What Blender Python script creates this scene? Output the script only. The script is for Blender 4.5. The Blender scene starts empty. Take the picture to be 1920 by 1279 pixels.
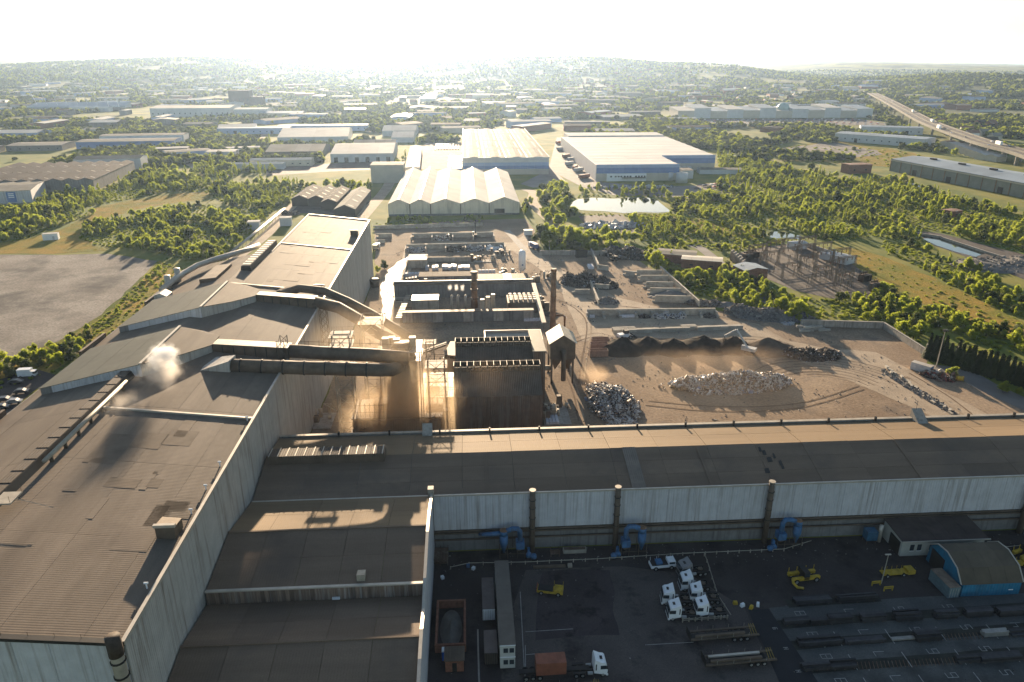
import bpy, bmesh, math, random
from mathutils import Vector, Matrix, noise
SC = bpy.context.scene
C = SC.collection
R = random.Random(7)
PI = math.pi
rad = math.radians

# ---------------------------------------------------------------- camera (drone, 100 m above the yard)
cam_d = bpy.data.cameras.new('camera')
cam = bpy.data.objects.new('camera', cam_d)
C.objects.link(cam)
cam.location = (0, 0, 100)
cam.rotation_euler = (rad(90 - 21.216), 0, rad(-3.520))
cam_d.sensor_width = 36.0
cam_d.lens = 36.0 * 1364 / 1920
cam_d.clip_start = 1.0
cam_d.clip_end = 40000
SC.camera = cam

# ---------------------------------------------------------------- sky and sun
SUN_EL, SUN_AZ = 10.5, -3.8            # degrees above the horizon, degrees clockwise from +Y
world = bpy.data.worlds.new('World')
SC.world = world
world.use_nodes = True
wn = world.node_tree.nodes
sky = wn.new('ShaderNodeTexSky')
sky.sky_type = 'NISHITA'
sky.sun_disc = False
sky.sun_elevation = rad(SUN_EL)
sky.sun_rotation = rad(SUN_AZ)
sky.altitude = 150
sky.air_density = 1.0
sky.dust_density = 0.7
sky.ozone_density = 1.0
world.node_tree.links.new(sky.outputs[0], wn['Background'].inputs[0])
wn['Background'].inputs[1].default_value = 0.055
sun_d = bpy.data.lights.new('sun', 'SUN')
sun_d.energy = 5.0
sun_d.angle = rad(0.53)
sun_d.color = (1.0, 0.77, 0.52)
sun = bpy.data.objects.new('sun', sun_d)
C.objects.link(sun)
sd = Vector((math.sin(rad(SUN_AZ)) * math.cos(rad(SUN_EL)), math.cos(rad(SUN_AZ)) * math.cos(rad(SUN_EL)), math.sin(rad(SUN_EL))))
sun.rotation_euler = sd.to_track_quat('Z', 'Y').to_euler()
SC.view_settings.view_transform = 'Standard'
SC.view_settings.look = 'None'
SC.view_settings.gamma = 1.0
SC.view_settings.use_curve_mapping = False
SC.view_settings.exposure = 1.8
SC.cycles.use_denoising = True
SC.cycles.max_bounces = 5
SC.cycles.diffuse_bounces = 2
SC.cycles.glossy_bounces = 2
SC.cycles.transparent_max_bounces = 32
SC.cycles.volume_bounces = 3
SC.cycles.caustics_reflective = False
SC.cycles.caustics_refractive = False
SC.cycles.sample_clamp_indirect = 6.0
SC.cycles.volume_step_rate = 1.0

# ---------------------------------------------------------------- materials
MATS = {}
def M(name, col, rough=0.8, var=0.0, scale=0.3, col2=None, metal=0.0, spec=0.3, stretch=(1, 1, 1), bump=0.0, bscale=6.0,
      wave=None, rnd=0.0, streak=None, transl=None, stain=None, fine=0.0):
    """procedural surface: base colour varied by noise, optional second colour, corrugation, streaks, per-piece tone"""
    if name in MATS: return MATS[name]
    m = bpy.data.materials.new(name); MATS[name] = m
    m.use_nodes = True
    nt = m.node_tree; N = nt.nodes; L = nt.links.new
    b = N['Principled BSDF']
    b.inputs['Roughness'].default_value = rough
    b.inputs['Metallic'].default_value = metal
    b.inputs['Specular IOR Level'].default_value = spec
    geo = N.new('ShaderNodeNewGeometry')
    def mapped(s):
        mp = N.new('ShaderNodeMapping'); L(geo.outputs['Position'], mp.inputs[0]); mp.inputs['Scale'].default_value = s
        return mp.outputs[0]
    def nz(s, det=4.0, rgh=0.6, vec=None):
        n = N.new('ShaderNodeTexNoise'); L(vec if vec else geo.outputs['Position'], n.inputs['Vector'])
        n.inputs['Scale'].default_value = s; n.inputs['Detail'].default_value = det; n.inputs['Roughness'].default_value = rgh
        return n.outputs[0]
    def ramp(src, lo, hi):
        r = N.new('ShaderNodeMapRange'); L(src, r.inputs[0]); r.inputs[1].default_value = lo; r.inputs[2].default_value = hi
        r.clamp = True
        return r.outputs[0]
    def mix(f, a, c, mode='MIX'):
        x = N.new('ShaderNodeMix'); x.data_type = 'RGBA'; x.blend_type = mode
        if isinstance(f, float): x.inputs[0].default_value = f
        else: L(f, x.inputs[0])
        for i, v in ((6, a), (7, c)):
            if isinstance(v, tuple): x.inputs[i].default_value = (*v[:3], 1)
            else: L(v, x.inputs[i])
        return x.outputs[2]
    c = tuple(col)
    if col2: c = mix(ramp(nz(scale, 5.0, 0.65, mapped(stretch)), 0.38, 0.62), c, tuple(col2))
    elif var: 
        d = tuple(v * (1 - var) for v in col); u = tuple(min(v * (1 + var), .95) for v in col)
        c = mix(ramp(nz(scale, 5.0, 0.65, mapped(stretch)), 0.3, 0.7), d, u)
    if fine:
        g = ramp(nz(bscale, 3.0, 0.7), 0.25, 0.75)
        c = mix(fine, c, mix(g, (0, 0, 0), (1, 1, 1)), 'OVERLAY')
    if stain:                                   # (colour, scale, lo, hi) blotches with a shape of their own
        c = mix(ramp(nz(stain[1], 6.0, 0.7), stain[2], stain[3]), c, tuple(stain[0]))
    if streak:                                  # (colour, horizontal scale, amount): run-off streaks down a wall
        s = nz(1.0, 3.0, 0.6, mapped((streak[1], streak[1], 0.06)))
        c = mix(ramp(s, 0.5, 0.5 + 0.5 * (1 - streak[2]) + 0.05), c, tuple(streak[0]))
    if rnd:
        oi = N.new('ShaderNodeObjectInfo')
        hs = N.new('ShaderNodeHueSaturation')
        r = N.new('ShaderNodeMapRange'); L(oi.outputs['Random'], r.inputs[0]); r.inputs[3].default_value = 1 - rnd; r.inputs[4].default_value = 1 + rnd
        L(r.outputs[0], hs.inputs['Value'])
        if isinstance(c, tuple): hs.inputs['Color'].default_value = (*c[:3], 1)
        else: L(c, hs.inputs['Color'])
        c = hs.outputs[0]
    if isinstance(c, tuple): b.inputs['Base Color'].default_value = (*c[:3], 1)
    else: L(c, b.inputs['Base Color'])
    h = None
    if wave:                                    # (axis, spacing, depth): sheet corrugation
        w = N.new('ShaderNodeTexWave'); w.bands_direction = wave[0]; L(geo.outputs['Position'], w.inputs[0])
        w.inputs['Scale'].default_value = 1 / wave[1] * 0.31; w.inputs['Distortion'].default_value = 0.15
        bp = N.new('ShaderNodeBump'); bp.inputs['Distance'].default_value = wave[2]; L(w.outputs[1], bp.inputs['Height'])
        h = bp.outputs[0]
    if bump:
        bp = N.new('ShaderNodeBump'); bp.inputs['Distance'].default_value = bump; bp.inputs['Strength'].default_value = 1.0
        L(nz(bscale, 5.0, 0.7), bp.inputs['Height'])
        if h: L(h, bp.inputs['Normal'])
        h = bp.outputs[0]
    if h: L(h, b.inputs['Normal'])
    if transl:
        t = N.new('ShaderNodeBsdfTranslucent'); t.inputs[0].default_value = (*transl[0], 1)
        ms = N.new('ShaderNodeMixShader'); ms.inputs[0].default_value = transl[1]
        L(b.outputs[0], ms.inputs[1]); L(t.outputs[0], ms.inputs[2]); L(ms.outputs[0], N['Material Output'].inputs[0])
    return m

# ---------------------------------------------------------------- mesh helpers
class MB:
    def __init__(s): s.v = []; s.f = []
    def add(s, vs, fs):
        o = len(s.v); s.v += [tuple(v) for v in vs]; s.f += [tuple(i + o for i in f) for f in fs]; return s
    def box(s, c, d, rz=0.0, taper=1.0):
        x, y, z = d[0] / 2, d[1] / 2, d[2] / 2
        q = [(-x, -y), (x, -y), (x, y), (-x, y)]; cs, sn = math.cos(rz), math.sin(rz)
        vs = []
        for zz, t in ((-z, 1), (z, taper)):
            for a, b in q: vs.append((c[0] + (a * cs - b * sn) * t, c[1] + (a * sn + b * cs) * t, c[2] + zz))
        return s.add(vs, [(3, 2, 1, 0), (4, 5, 6, 7), (0, 1, 5, 4), (1, 2, 6, 5), (2, 3, 7, 6), (3, 0, 4, 7)])
    def b2(s, a, b):
        return s.box([(a[i] + b[i]) / 2 for i in range(3)], [abs(b[i] - a[i]) for i in range(3)])
    def prism(s, poly, z0, z1):
        n = len(poly); g0 = z0 if hasattr(z0, '__len__') else [z0] * n; g1 = z1 if hasattr(z1, '__len__') else [z1] * n
        vs = [(p[0], p[1], g0[i]) for i, p in enumerate(poly)] + [(p[0], p[1], g1[i]) for i, p in enumerate(poly)]
        return s.add(vs, [tuple(range(n))[::-1], tuple(range(n, 2 * n))] + [(i, (i + 1) % n, n + (i + 1) % n, n + i) for i in range(n)])
    def tube(s, p0, p1, r0, r1=None, n=10, caps=True):
        p0, p1 = Vector(p0), Vector(p1); r1 = r0 if r1 is None else r1
        d = p1 - p0
        if d.length < 1e-6: return s
        q = d.to_track_quat('Z', 'Y'); vs = []
        for p, r in ((p0, r0), (p1, r1)):
            for i in range(n): vs.append(p + q @ Vector((r * math.cos(2 * PI * i / n), r * math.sin(2 * PI * i / n), 0)))
        fs = [(i, (i + 1) % n, n + (i + 1) % n, n + i) for i in range(n)]
        if caps: fs += [tuple(range(n))[::-1], tuple(range(n, 2 * n))]
        return s.add(vs, fs)
    def bar(s, p0, p1, w): return s.tube(p0, p1, w * 0.7, n=4)
    def path(s, pts, r, n=12):
        pts = [Vector(p) for p in pts]; rings = []
        for i, p in enumerate(pts):
            d = (pts[min(i + 1, len(pts) - 1)] - pts[max(i - 1, 0)]).normalized()
            q = d.to_track_quat('Z', 'Y'); rr = r[i] if hasattr(r, '__len__') else r
            rings.append([p + q @ Vector((rr * math.cos(2 * PI * k / n), rr * math.sin(2 * PI * k / n), 0)) for k in range(n)])
        o = len(s.v)
        for ring in rings: s.v += [tuple(v) for v in ring]
        for i in range(len(rings) - 1):
            for k in range(n): s.f.append((o + i * n + k, o + i * n + (k + 1) % n, o + (i + 1) * n + (k + 1) % n, o + (i + 1) * n + k))
        s.f.append(tuple(o + k for k in range(n))[::-1]); s.f.append(tuple(o + (len(rings) - 1) * n + k for k in range(n)))
        return s
    def extr(s, prof, axis, a, b):
        """profile of (u, z) swept along x or y from a to b"""
        n = len(prof)
        vs = [((t, u, z) if axis == 'x' else (u, t, z)) for t in (a, b) for u, z in prof]
        return s.add(vs, [tuple(range(n)), tuple(range(n, 2 * n))[::-1]] + [(i, n + i, n + (i + 1) % n, (i + 1) % n) for i in range(n)])
    def slab(s, q, t):
        """sloping sheet: four corners of the top face, thickness straight down"""
        return s.add([tuple(p) for p in q] + [(p[0], p[1], p[2] - t) for p in q], [(0, 1, 2, 3), (7, 6, 5, 4), (0, 4, 5, 1), (1, 5, 6, 2), (2, 6, 7, 3), (3, 7, 4, 0)])
    def mesh(s, name, mat, smooth=False):
        me = bpy.data.meshes.new(name); me.from_pydata(s.v, [], s.f)
        bm = bmesh.new(); bm.from_mesh(me); bmesh.ops.recalc_face_normals(bm, faces=bm.faces[:]); bm.to_mesh(me); bm.free()
        if mat: me.materials.append(mat)
        if smooth:
            for p in me.polygons: p.use_smooth = True
        return me
    def obj(s, name, mat, parent=None, loc=(0, 0, 0), rz=0.0, smooth=False):
        return put(s.mesh(name, mat, smooth), name, parent, loc, rz)
def put(me, name, parent=None, loc=(0, 0, 0), rz=0.0, sc=None):
    o = bpy.data.objects.new(name, me); C.objects.link(o); o.parent = parent; o.location = loc
    o.rotation_euler = (0, 0, rz) if not hasattr(rz, '__len__') else rz
    if sc is not None: o.scale = sc if hasattr(sc, '__len__') else (sc, sc, sc)
    return o
def thing(name, label, cat, loc=(0, 0, 0), rz=0.0, group=None):
    o = bpy.data.objects.new(name, None); C.objects.link(o); o.empty_display_size = 0.5
    o.location = (loc[0], loc[1], loc[2] if len(loc) > 2 else 0); o.rotation_euler = (0, 0, rz)
    return tag(o, label, cat, group)
def tag(o, label, cat, group=None):
    o['label'] = label; o['category'] = cat
    if group: o['group'] = group
    return o
def kind(o, k, label=None):
    o['kind'] = k
    if label: o['label'] = label
    return o
def copy_tree(o, parent=None, loc=None, rz=None, label=None, group=None):
    c = o.copy(); C.objects.link(c); c.parent = parent
    if loc is not None: c.location = (loc[0], loc[1], loc[2] if len(loc) > 2 else 0)
    if rz is not None: c.rotation_euler = (0, 0, rz)
    if label: c['label'] = label
    if group: c['group'] = group
    for ch in list(o.children): copy_tree(ch, c)
    return c
def inside(p, poly):
    x, y = p[0], p[1]; r = False; j = len(poly) - 1
    for i in range(len(poly)):
        xi, yi = poly[i]; xj, yj = poly[j]
        if (yi > y) != (yj > y) and x < (xj - xi) * (y - yi) / (yj - yi) + xi: r = not r
        j = i
    return r

# ---------------------------------------------------------------- the palette
m_dirt = M('yard dirt', (.20, .145, .10), .95, spec=.08, col2=(.29, .22, .155), scale=.035, bump=.12, bscale=1.2, stain=((.12, .10, .085), .05, .56, .74), fine=.35)
m_dirt2 = M('pale dust road', (.33, .265, .195), .9, spec=.15, var=.22, scale=.12, bump=.06, bscale=2.5, fine=.3)
m_grass = M('rough grass', (.085, .115, .02), .95, spec=.03, col2=(.17, .16, .035), scale=.03, bump=.5, bscale=.8, fine=.4)
m_meadow = M('dry meadow', (.30, .20, .045), .95, spec=.03, col2=(.17, .17, .035), scale=.05, bump=.35, bscale=.9, fine=.4)
m_lot = M('grey gravel lot', (.21, .185, .16), .95, spec=.06, col2=(.30, .27, .235), scale=.04, bump=.12, bscale=1.0, stain=((.09, .085, .08), .03, .48, .66), fine=.45)
m_asph = M('dark asphalt', (.034, .027, .027), .85, col2=(.055, .045, .043), scale=.07, bump=.02, bscale=4, stain=((.015, .013, .013), .12, .5, .66), fine=.3)
m_asph2 = M('worn concrete yard', (.068, .055, .052), .85, col2=(.095, .08, .072), scale=.08, bump=.02, bscale=4, stain=((.028, .023, .023), .14, .53, .66), fine=.3)
m_road = M('road', (.16, .15, .14), .85, var=.2, scale=.1)
m_conc = M('concrete', (.33, .30, .26), .9, var=.25, scale=.4, streak=((.16, .14, .12), 1.2, .55), bump=.03, bscale=2)
m_kerb = M('kerb concrete', (.30, .28, .25), .9, var=.2, scale=.8)
m_roof = M('weathered brown roof sheet', (.165, .135, .107), .75, var=.22, scale=.22, stretch=(1, .12, 1), spec=.08, wave=('Y', .45, .012), rnd=.1, stain=((.12, .098, .08), .06, .5, .72), fine=.15)
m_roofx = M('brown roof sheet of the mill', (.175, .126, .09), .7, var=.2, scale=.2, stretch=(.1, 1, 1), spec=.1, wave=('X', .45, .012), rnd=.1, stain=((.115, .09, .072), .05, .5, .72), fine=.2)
m_grroof = M('grey green hood roof', (.10, .10, .082), .62, var=.18, scale=.15, spec=.12, wave=('Y', .45, .02), rnd=.04)
m_white = M('pale blue grey cladding', (.52, .52, .54), .55, var=.1, scale=.5, spec=.35, wave=('X', .55, .05), streak=((.24, .21, .19), 1.6, .45), rnd=.05)
m_whiteY = M('pale cladding on the shop wall', (.40, .385, .36), .6, var=.12, scale=.3, spec=.35, wave=('Y', .5, .05), streak=((.20, .17, .14), .9, .55), rnd=.04)
m_lower = M('grey lower cladding', (.18, .175, .17), .7, var=.2, scale=.5, streak=((.09, .08, .075), 1.4, .55), rnd=.05)
m_trim = M('galvanised trim', (.45, .41, .35), .5, var=.15, scale=.5, metal=.3)
m_dark = M('black metal', (.025, .023, .022), .6, var=.2, scale=1)
m_steel = M('dusty steel', (.13, .10, .075), .7, var=.3, scale=.4, metal=.35)
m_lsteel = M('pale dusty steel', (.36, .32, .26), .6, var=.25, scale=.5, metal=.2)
m_rust = M('rusty brown cladding', (.11, .07, .048), .75, var=.35, scale=.5, wave=('X', .6, .05), streak=((.21, .18, .15), .8, .5))
m_rustroof = M('sooty roof', (.10, .074, .054), .7, var=.3, scale=.3, wave=('X', .5, .05))
m_rustpipe = M('rusted stack', (.22, .125, .07), .8, var=.35, scale=.6, streak=((.10, .06, .04), 1.0, .55))
m_concb = M('precast block', (.36, .33, .28), .9, var=.25, scale=.5, rnd=.12, bump=.03, bscale=2)
m_glass = M('window glass', (.03, .04, .05), .08, spec=.8)
m_paint = M('white road paint', (.30, .30, .29), .8, var=.3, scale=1.2)
m_tyre = M('tyre rubber', (.018, .018, .018), .9)
m_cab = M('white cab paint', (.78, .79, .80), .35, var=.06, scale=.8, spec=.5)
m_blue = M('blue machine paint', (.05, .135, .27), .6, var=.35, scale=.8, spec=.3, streak=((.05, .07, .09), 1.5, .45))
m_blueshed = M('blue shed sheet', (.018, .15, .26), .6, var=.25, scale=.4, streak=((.03, .08, .11), .9, .5), wave=('X', .6, .04), rnd=.03)
m_yel = M('yellow machine paint', (.42, .28, .03), .6, var=.4, scale=1, spec=.3)
m_red = M('oxide red container', (.24, .085, .05), .65, var=.25, scale=.6, wave=('X', .35, .04))
m_brick = M('red brick', (.22, .10, .065), .9, var=.3, scale=1.2)
m_water = M('still water', (.02, .028, .026), .04, spec=.6, bump=.004, bscale=.6)
m_wet = M('wet concrete', (.27, .225, .17), .6, var=.35, scale=.15, spec=.12, bump=.03, bscale=1.5)
m_rooft = M('tan dusty sunlit roof sheet', (.20, .145, .09), .75, var=.15, scale=.2, stretch=(.1, 1, 1), spec=.1, wave=('X', .45, .012), rnd=.06, fine=.1)  # dusty tan, also lightened in colour so the sun-facing slopes look lit
m_patch = M('darker replaced sheet', (.145, .116, .09), .75, var=.2, scale=.3, spec=.08, wave=('Y', .45, .012), rnd=.15)

# ================================================================ THE SETTING
def ang(px): return rad(3.52) + math.atan((px - 960) * 0.9322 / 1364)
HILLS = [  # bearing, distance, bearing spread, distance spread, height
    (ang(230), 4600, .15, 800, 78), (ang(480), 5200, .11, 900, 46), (ang(930), 4300, .10, 700, 80), (ang(1160), 4300, .09, 650, 70),
    (ang(1370), 3900, .055, 600, 40), (ang(1760), 3300, .10, 500, 26), (ang(1960), 2900, .09, 500, 36), (ang(1900), 6500, .2, 900, 48),
    (ang(-80), 9500, .22, 1200, 205), (ang(420), 9800, .16, 1200, 150), (ang(760), 9800, .1, 1000, 120), (ang(1060), 9800, .085, 1100, 205),
    (ang(1300), 9500, .1, 1100, 95), (ang(1650), 9500, .15, 1000, 60), (ang(40), 6800, .1, 700, 70), (ang(1560), 6500, .08, 700, 30)]
def ground_z(x, y):
    d = math.hypot(x, y)
    if d < 1900 or y < 0: return 0.0
    a = math.atan2(x, y); z = 0.0
    for ha, hd, sa, sdist, h in HILLS:
        z += h * math.exp(-((a - ha) / sa) ** 2 * .5 - ((d - hd) / sdist) ** 2 * .5)
    k = min(1, (d - 1900) / 1500)
    z += k * (noise.noise(Vector((x / 700, y / 700, 0))) * 9 + noise.noise(Vector((x / 230, y / 230, 3))) * 3)
    return z * k
def make_ground():
    rs = [0.1, 200, 500, 900, 1400, 1900]
    r = 1900
    while r < 12500: r *= 1.035; rs.append(r)
    rs += [16000, 22000]
    an = [-PI + i * .2 for i in range(int((PI - .9) / .2) + 1)]
    a = -.9
    while a < .98: an.append(a); a += .011
    a = .98
    while a < PI - .05: an.append(a); a += .2
    n = len(an); v = []; f = []
    for r in rs:
        for a in an:
            x, y = r * math.sin(a), r * math.cos(a); v.append((x, y, ground_z(x, y)))
    for i in range(len(rs) - 1):
        for k in range(n): f.append((i * n + k, (i + 1) * n + k, (i + 1) * n + (k + 1) % n, i * n + (k + 1) % n))
    me = bpy.data.meshes.new('ground'); me.from_pydata(v, [], f); me.materials.append(m_land)
    for p in me.polygons: p.use_smooth = True
    return kind(put(me, 'ground'), 'structure')
def land_material():
    m = bpy.data.materials.new('valley land'); m.use_nodes = True
    nt = m.node_tree; N = nt.nodes; L = nt.links.new; b = N['Principled BSDF']; b.inputs['Roughness'].default_value = .95; b.inputs['Specular IOR Level'].default_value = .1
    geo = N.new('ShaderNodeNewGeometry')
    vo = N.new('ShaderNodeTexVoronoi'); vo.inputs['Scale'].default_value = 1 / 210; L(geo.outputs[0], vo.inputs[0])
    nd = N.new('ShaderNodeTexNoise'); nd.inputs['Scale'].default_value = 1 / 160; nd.inputs['Detail'].default_value = 6; L(geo.outputs[0], nd.inputs[0])
    cr = N.new('ShaderNodeValToRGB'); L(vo.outputs['Color'], cr.inputs[0]); cr.color_ramp.interpolation = 'CONSTANT'
    for i, (p, c) in enumerate([(0, (.032, .05, .018)), (.25, (.055, .072, .024)), (.45, (.025, .04, .015)), (.66, (.075, .085, .03)), (.76, (.035, .052, .02)), (.93, (.16, .135, .055))]):
        e = cr.color_ramp.elements[i] if i < 2 else cr.color_ramp.elements.new(p)
        e.position = p; e.color = (*c, 1)
    r2 = N.new('ShaderNodeMapRange'); L(nd.outputs[0], r2.inputs[0]); r2.inputs[1].default_value = .42; r2.inputs[2].default_value = .55
    n3 = N.new('ShaderNodeTexNoise'); n3.inputs['Scale'].default_value = .035; n3.inputs['Detail'].default_value = 5; L(geo.outputs[0], n3.inputs[0])
    g = N.new('ShaderNodeMix'); g.data_type = 'RGBA'; g.inputs[6].default_value = (.095, .13, .022, 1); g.inputs[7].default_value = (.20, .19, .04, 1)
    r3 = N.new('ShaderNodeMapRange'); L(n3.outputs[0], r3.inputs[0]); r3.inputs[1].default_value = .4; r3.inputs[2].default_value = .62; L(r3.outputs[0], g.inputs[0])
    mx = N.new('ShaderNodeMix'); mx.data_type = 'RGBA'; L(r2.outputs[0], mx.inputs[0]); L(g.outputs[2], mx.inputs[6]); L(cr.outputs[0], mx.inputs[7])
    ln = N.new('ShaderNodeVectorMath'); ln.operation = 'LENGTH'; L(geo.outputs[0], ln.inputs[0])
    r4 = N.new('ShaderNodeMapRange'); L(ln.outputs['Value'], r4.inputs[0]); r4.inputs[1].default_value = 900; r4.inputs[2].default_value = 1700
    m2 = N.new('ShaderNodeMix'); m2.data_type = 'RGBA'; L(r4.outputs[0], m2.inputs[0]); L(g.outputs[2], m2.inputs[6]); L(mx.outputs[2], m2.inputs[7])
    L(m2.outputs[2], b.inputs['Base Color'])
    bp = N.new('ShaderNodeBump'); bp.inputs['Distance'].default_value = .6; L(n3.outputs[0], bp.inputs['Height']); L(bp.outputs[0], b.inputs['Normal'])
    return m
m_land = land_material()
make_ground()
def rough(poly, amp, step):
    out = []
    for i in range(len(poly)):
        a = Vector(poly[i]); b = Vector(poly[(i + 1) % len(poly)]); n = max(1, int((b - a).length / step))
        for k in range(n):
            p = a.lerp(b, k / n); q = Vector((p.x * .11, p.y * .11, 5))
            out.append((p.x + noise.noise(q) * amp, p.y + noise.noise(q + Vector((9, 3, 1))) * amp))
    return out
def sheet(name, poly, mat, z, amp=0.0, step=6.0, label=None):
    if amp: poly = rough(poly, amp, step)
    me = bpy.data.meshes.new(name); me.from_pydata([(x, y, z) for x, y in poly], [], [tuple(range(len(poly)))]); me.materials.append(mat)
    bm = bmesh.new(); bm.from_mesh(me); bmesh.ops.triangulate(bm, faces=bm.faces[:])
    for f in bm.faces:
        if f.normal.z < 0: f.normal_flip()
    bm.to_mesh(me); bm.free()
    return kind(put(me, name), 'structure', label)
def ribbon(name, pts, w, mat, z, label=None):
    pts = [Vector(p) for p in pts]
    fine = []
    for i in range(len(pts) - 1):                       # Catmull-Rom through the surveyed points
        p0, p1, p2, p3 = pts[max(i - 1, 0)], pts[i], pts[i + 1], pts[min(i + 2, len(pts) - 1)]
        for k in range(6):
            t = k / 6; fine.append(.5 * ((2 * p1) + (p2 - p0) * t + (2 * p0 - 5 * p1 + 4 * p2 - p3) * t * t + (3 * p1 - p0 - 3 * p2 + p3) * t ** 3))
    fine.append(pts[-1]); l = []; r = []
    for i, p in enumerate(fine):
        d = (fine[min(i + 1, len(fine) - 1)] - fine[max(i - 1, 0)]).normalized(); nn = Vector((-d.y, d.x)) * w / 2
        l.append(p + nn); r.append(p - nn)
    v = [(p.x, p.y, z) for p in l] + [(p.x, p.y, z) for p in r]; n = len(l)
    me = bpy.data.meshes.new(name); me.from_pydata(v, [], [(i, n + i, n + i + 1, i + 1) for i in range(n - 1)]); me.materials.append(mat)
    return kind(put(me, name), 'structure', label)

YARD = [(-46, 150), (-46, 352)] + [(-59.1, 460.8), (-9.4, 479), (38.7, 482.9), (41.8, 449.9), (40.1, 397.9), (73.3, 383.9), (90.6, 369.4), (97.1, 327.8), (98.3, 291.1), (119.8, 280), (135.7, 264.8), (165.7, 265.4), (164.9, 232.8), (157.3, 222.6), (167.2, 202.4), (173.1, 186.9)] + [(190, 150)]
sheet('yard_ground', YARD, m_dirt, .03, .8, 8)
sheet('haul_road', [(-36.7, 260.1), (-34.5, 312.7), (-35, 346.8), (-35.6, 406.3), (-14.9, 421.8), (25.5, 415.3), (34.9, 435.5), (37.8, 395.6), (44.3, 361.6), (52.5, 341.4), (65, 310.5), (80.5, 294.3), (93.5, 283), (115.9, 269.7), (120.8, 250.4), (133.2, 241.5), (147.5, 237.9), (150.8, 223), (151.3, 205.4), (156.6, 182.7), (159.7, 169.7), (144.8, 170.6), (134.3, 194.8), (122.8, 220.1), (110.5, 240.2), (94.6, 252), (61.4, 259.7), (42.1, 255.2), (42.2, 286.1), (41.9, 320), (37.8, 351.9), (24.4, 396.4), (-8.4, 403.3), (-29.9, 387.9), (-28.5, 328.6), (-28.6, 283.8), (-27.2, 254)], m_dirt2, .06, 1.2, 5)
sheet('works_ground', [(-464.6, 373.2), (-46.3, 347.5), (-36.3, 260), (-53.2, 123.2), (-193.8, 131.9)], m_grass, .012)
sheet('gravel_lot', [(-313.7, 407.7), (-255.5, 404.1), (-223.5, 402.2), (-198.4, 403), (-164.1, 385), (-159.2, 345.3), (-154.1, 298.2), (-155.9, 267.4), (-163.6, 253), (-172.6, 229.5), (-211.6, 216), (-334, 365.2)], m_lot, .05, 1.5, 7)
sheet('dry_meadow', [(-279, 415.1), (-272.4, 433.7), (-259.7, 443.7), (-253.9, 475.9), (-257.5, 504.6), (-270.1, 535.3), (-252.9, 570.1), (-230.9, 596.9), (-207.5, 607.9), (-194.5, 573.3), (-216.5, 556.8), (-229.6, 540.9), (-238.9, 514.3), (-244.2, 483.4), (-232.5, 444.8), (-201.6, 410.3), (-227.6, 404.8), (-274.4, 407.6)], m_meadow, .045, 3, 9)
sheet('verge_strip', [(-163, 385), (-146, 368.2), (-137.9, 290.5), (-142.7, 241), (-149.1, 217.9), (-165.6, 229.1), (-163.6, 253), (-153.9, 267.3), (-151.8, 298.1), (-157.4, 345.2)], m_meadow, .04, 2, 8)
sheet('car_park', [(-169.3, 219.2), (-157.1, 232), (-151.9, 241.6), (-139.1, 234), (-141.1, 221.4), (-139.4, 200.9), (-143.7, 179.6)], m_asph, .05)
sheet('pond_meadow', [(113.1, 492.7), (140.6, 491), (159.1, 466.9), (183.8, 438.2), (173.4, 419.8), (146.9, 428.6), (124, 441.8), (109.8, 453.6)], m_meadow, .05, 4, 9)
sheet('meadow_strip', [(207.5, 395.1), (217.2, 389.5), (225, 370), (227, 321.5), (225.7, 289.1), (223.9, 244), (212.5, 229.8), (201.4, 254.1), (195.8, 283.6), (187.7, 302.9), (195.2, 323.5), (198, 352.1)], m_meadow, .045, 3, 9)
sheet('open_field', [(327.3, 829.4), (414, 906.3), (483.6, 965.9), (508.3, 833.6), (499.1, 758), (429, 698.1), (392.4, 731.2), (347.1, 754.5)], m_meadow, .05, 5, 14)
sheet('bare_field', [(352.4, 853.7), (471.2, 940.1), (476.9, 846), (467.5, 806), (386.4, 765), (348.8, 785.1)], m_lot, .09, 6, 14)
sheet('lake', [(74.2, 530.5), (83.6, 551.6), (96.1, 557.7), (111.6, 552.2), (124.8, 555.9), (139.6, 555), (143.6, 541.2), (142.4, 518), (142.4, 500.3), (131.7, 497.1), (120.3, 499.7), (108.4, 496.7), (95, 505.1), (84, 507.7), (76.3, 512.1)], m_water, .08, 1.2, 6)
sheet('pond', [(181.3, 426.5), (188, 434.9), (195.3, 432.9), (198.8, 425.4), (202.2, 418.1), (196, 412.9), (188.8, 417.5), (181.3, 415.2)], m_water, .08, .6, 4)
sheet('settling_pond', [(270, 409.7), (282.9, 414.5), (283.7, 395.5), (285.9, 375.5), (273.9, 367), (269.7, 378.9), (268.3, 393.9)], m_water, .09, .6, 4)
sheet('lagoon_bed', [(277.6, 432.4), (289.8, 422.7), (295.5, 398.7), (304.4, 367.4), (306.7, 347.5), (271.4, 303.4), (269.2, 324.4), (269.4, 347.7), (268.2, 371.9), (266.8, 396.6)], m_asph, .06, 1, 6)
sheet('substation_ground', [(143.1, 379.6), (171, 397.3), (194.7, 404.9), (202.8, 385.4), (199.6, 354.1), (194.2, 321.8), (177.3, 299.7), (161.8, 300.6), (150.2, 313.4), (143, 340.6), (140.6, 364.1)], M('substation gravel', (.105, .088, .075), .95, var=.3, scale=.1, bump=.1, bscale=2, fine=.3), .06, .5, 6)
ribbon('substation_road', [(132.5, 287.5), (131.1, 323), (131.5, 366.8), (130.7, 397.3), (123, 402.8)], 6, m_road, .07)
ribbon('hedge_road', [(154.5, 222.7), (166.4, 217.4), (168.6, 204.4), (173.1, 186.9)], 9, m_road, .065)
sheet('scrap_dealer_yard', [(75.6, 489.5), (105.8, 493.1), (106.4, 453.8), (106.3, 431.1), (87.9, 429.3), (75.8, 455.7)], m_asph, .06, .6, 6)
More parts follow.
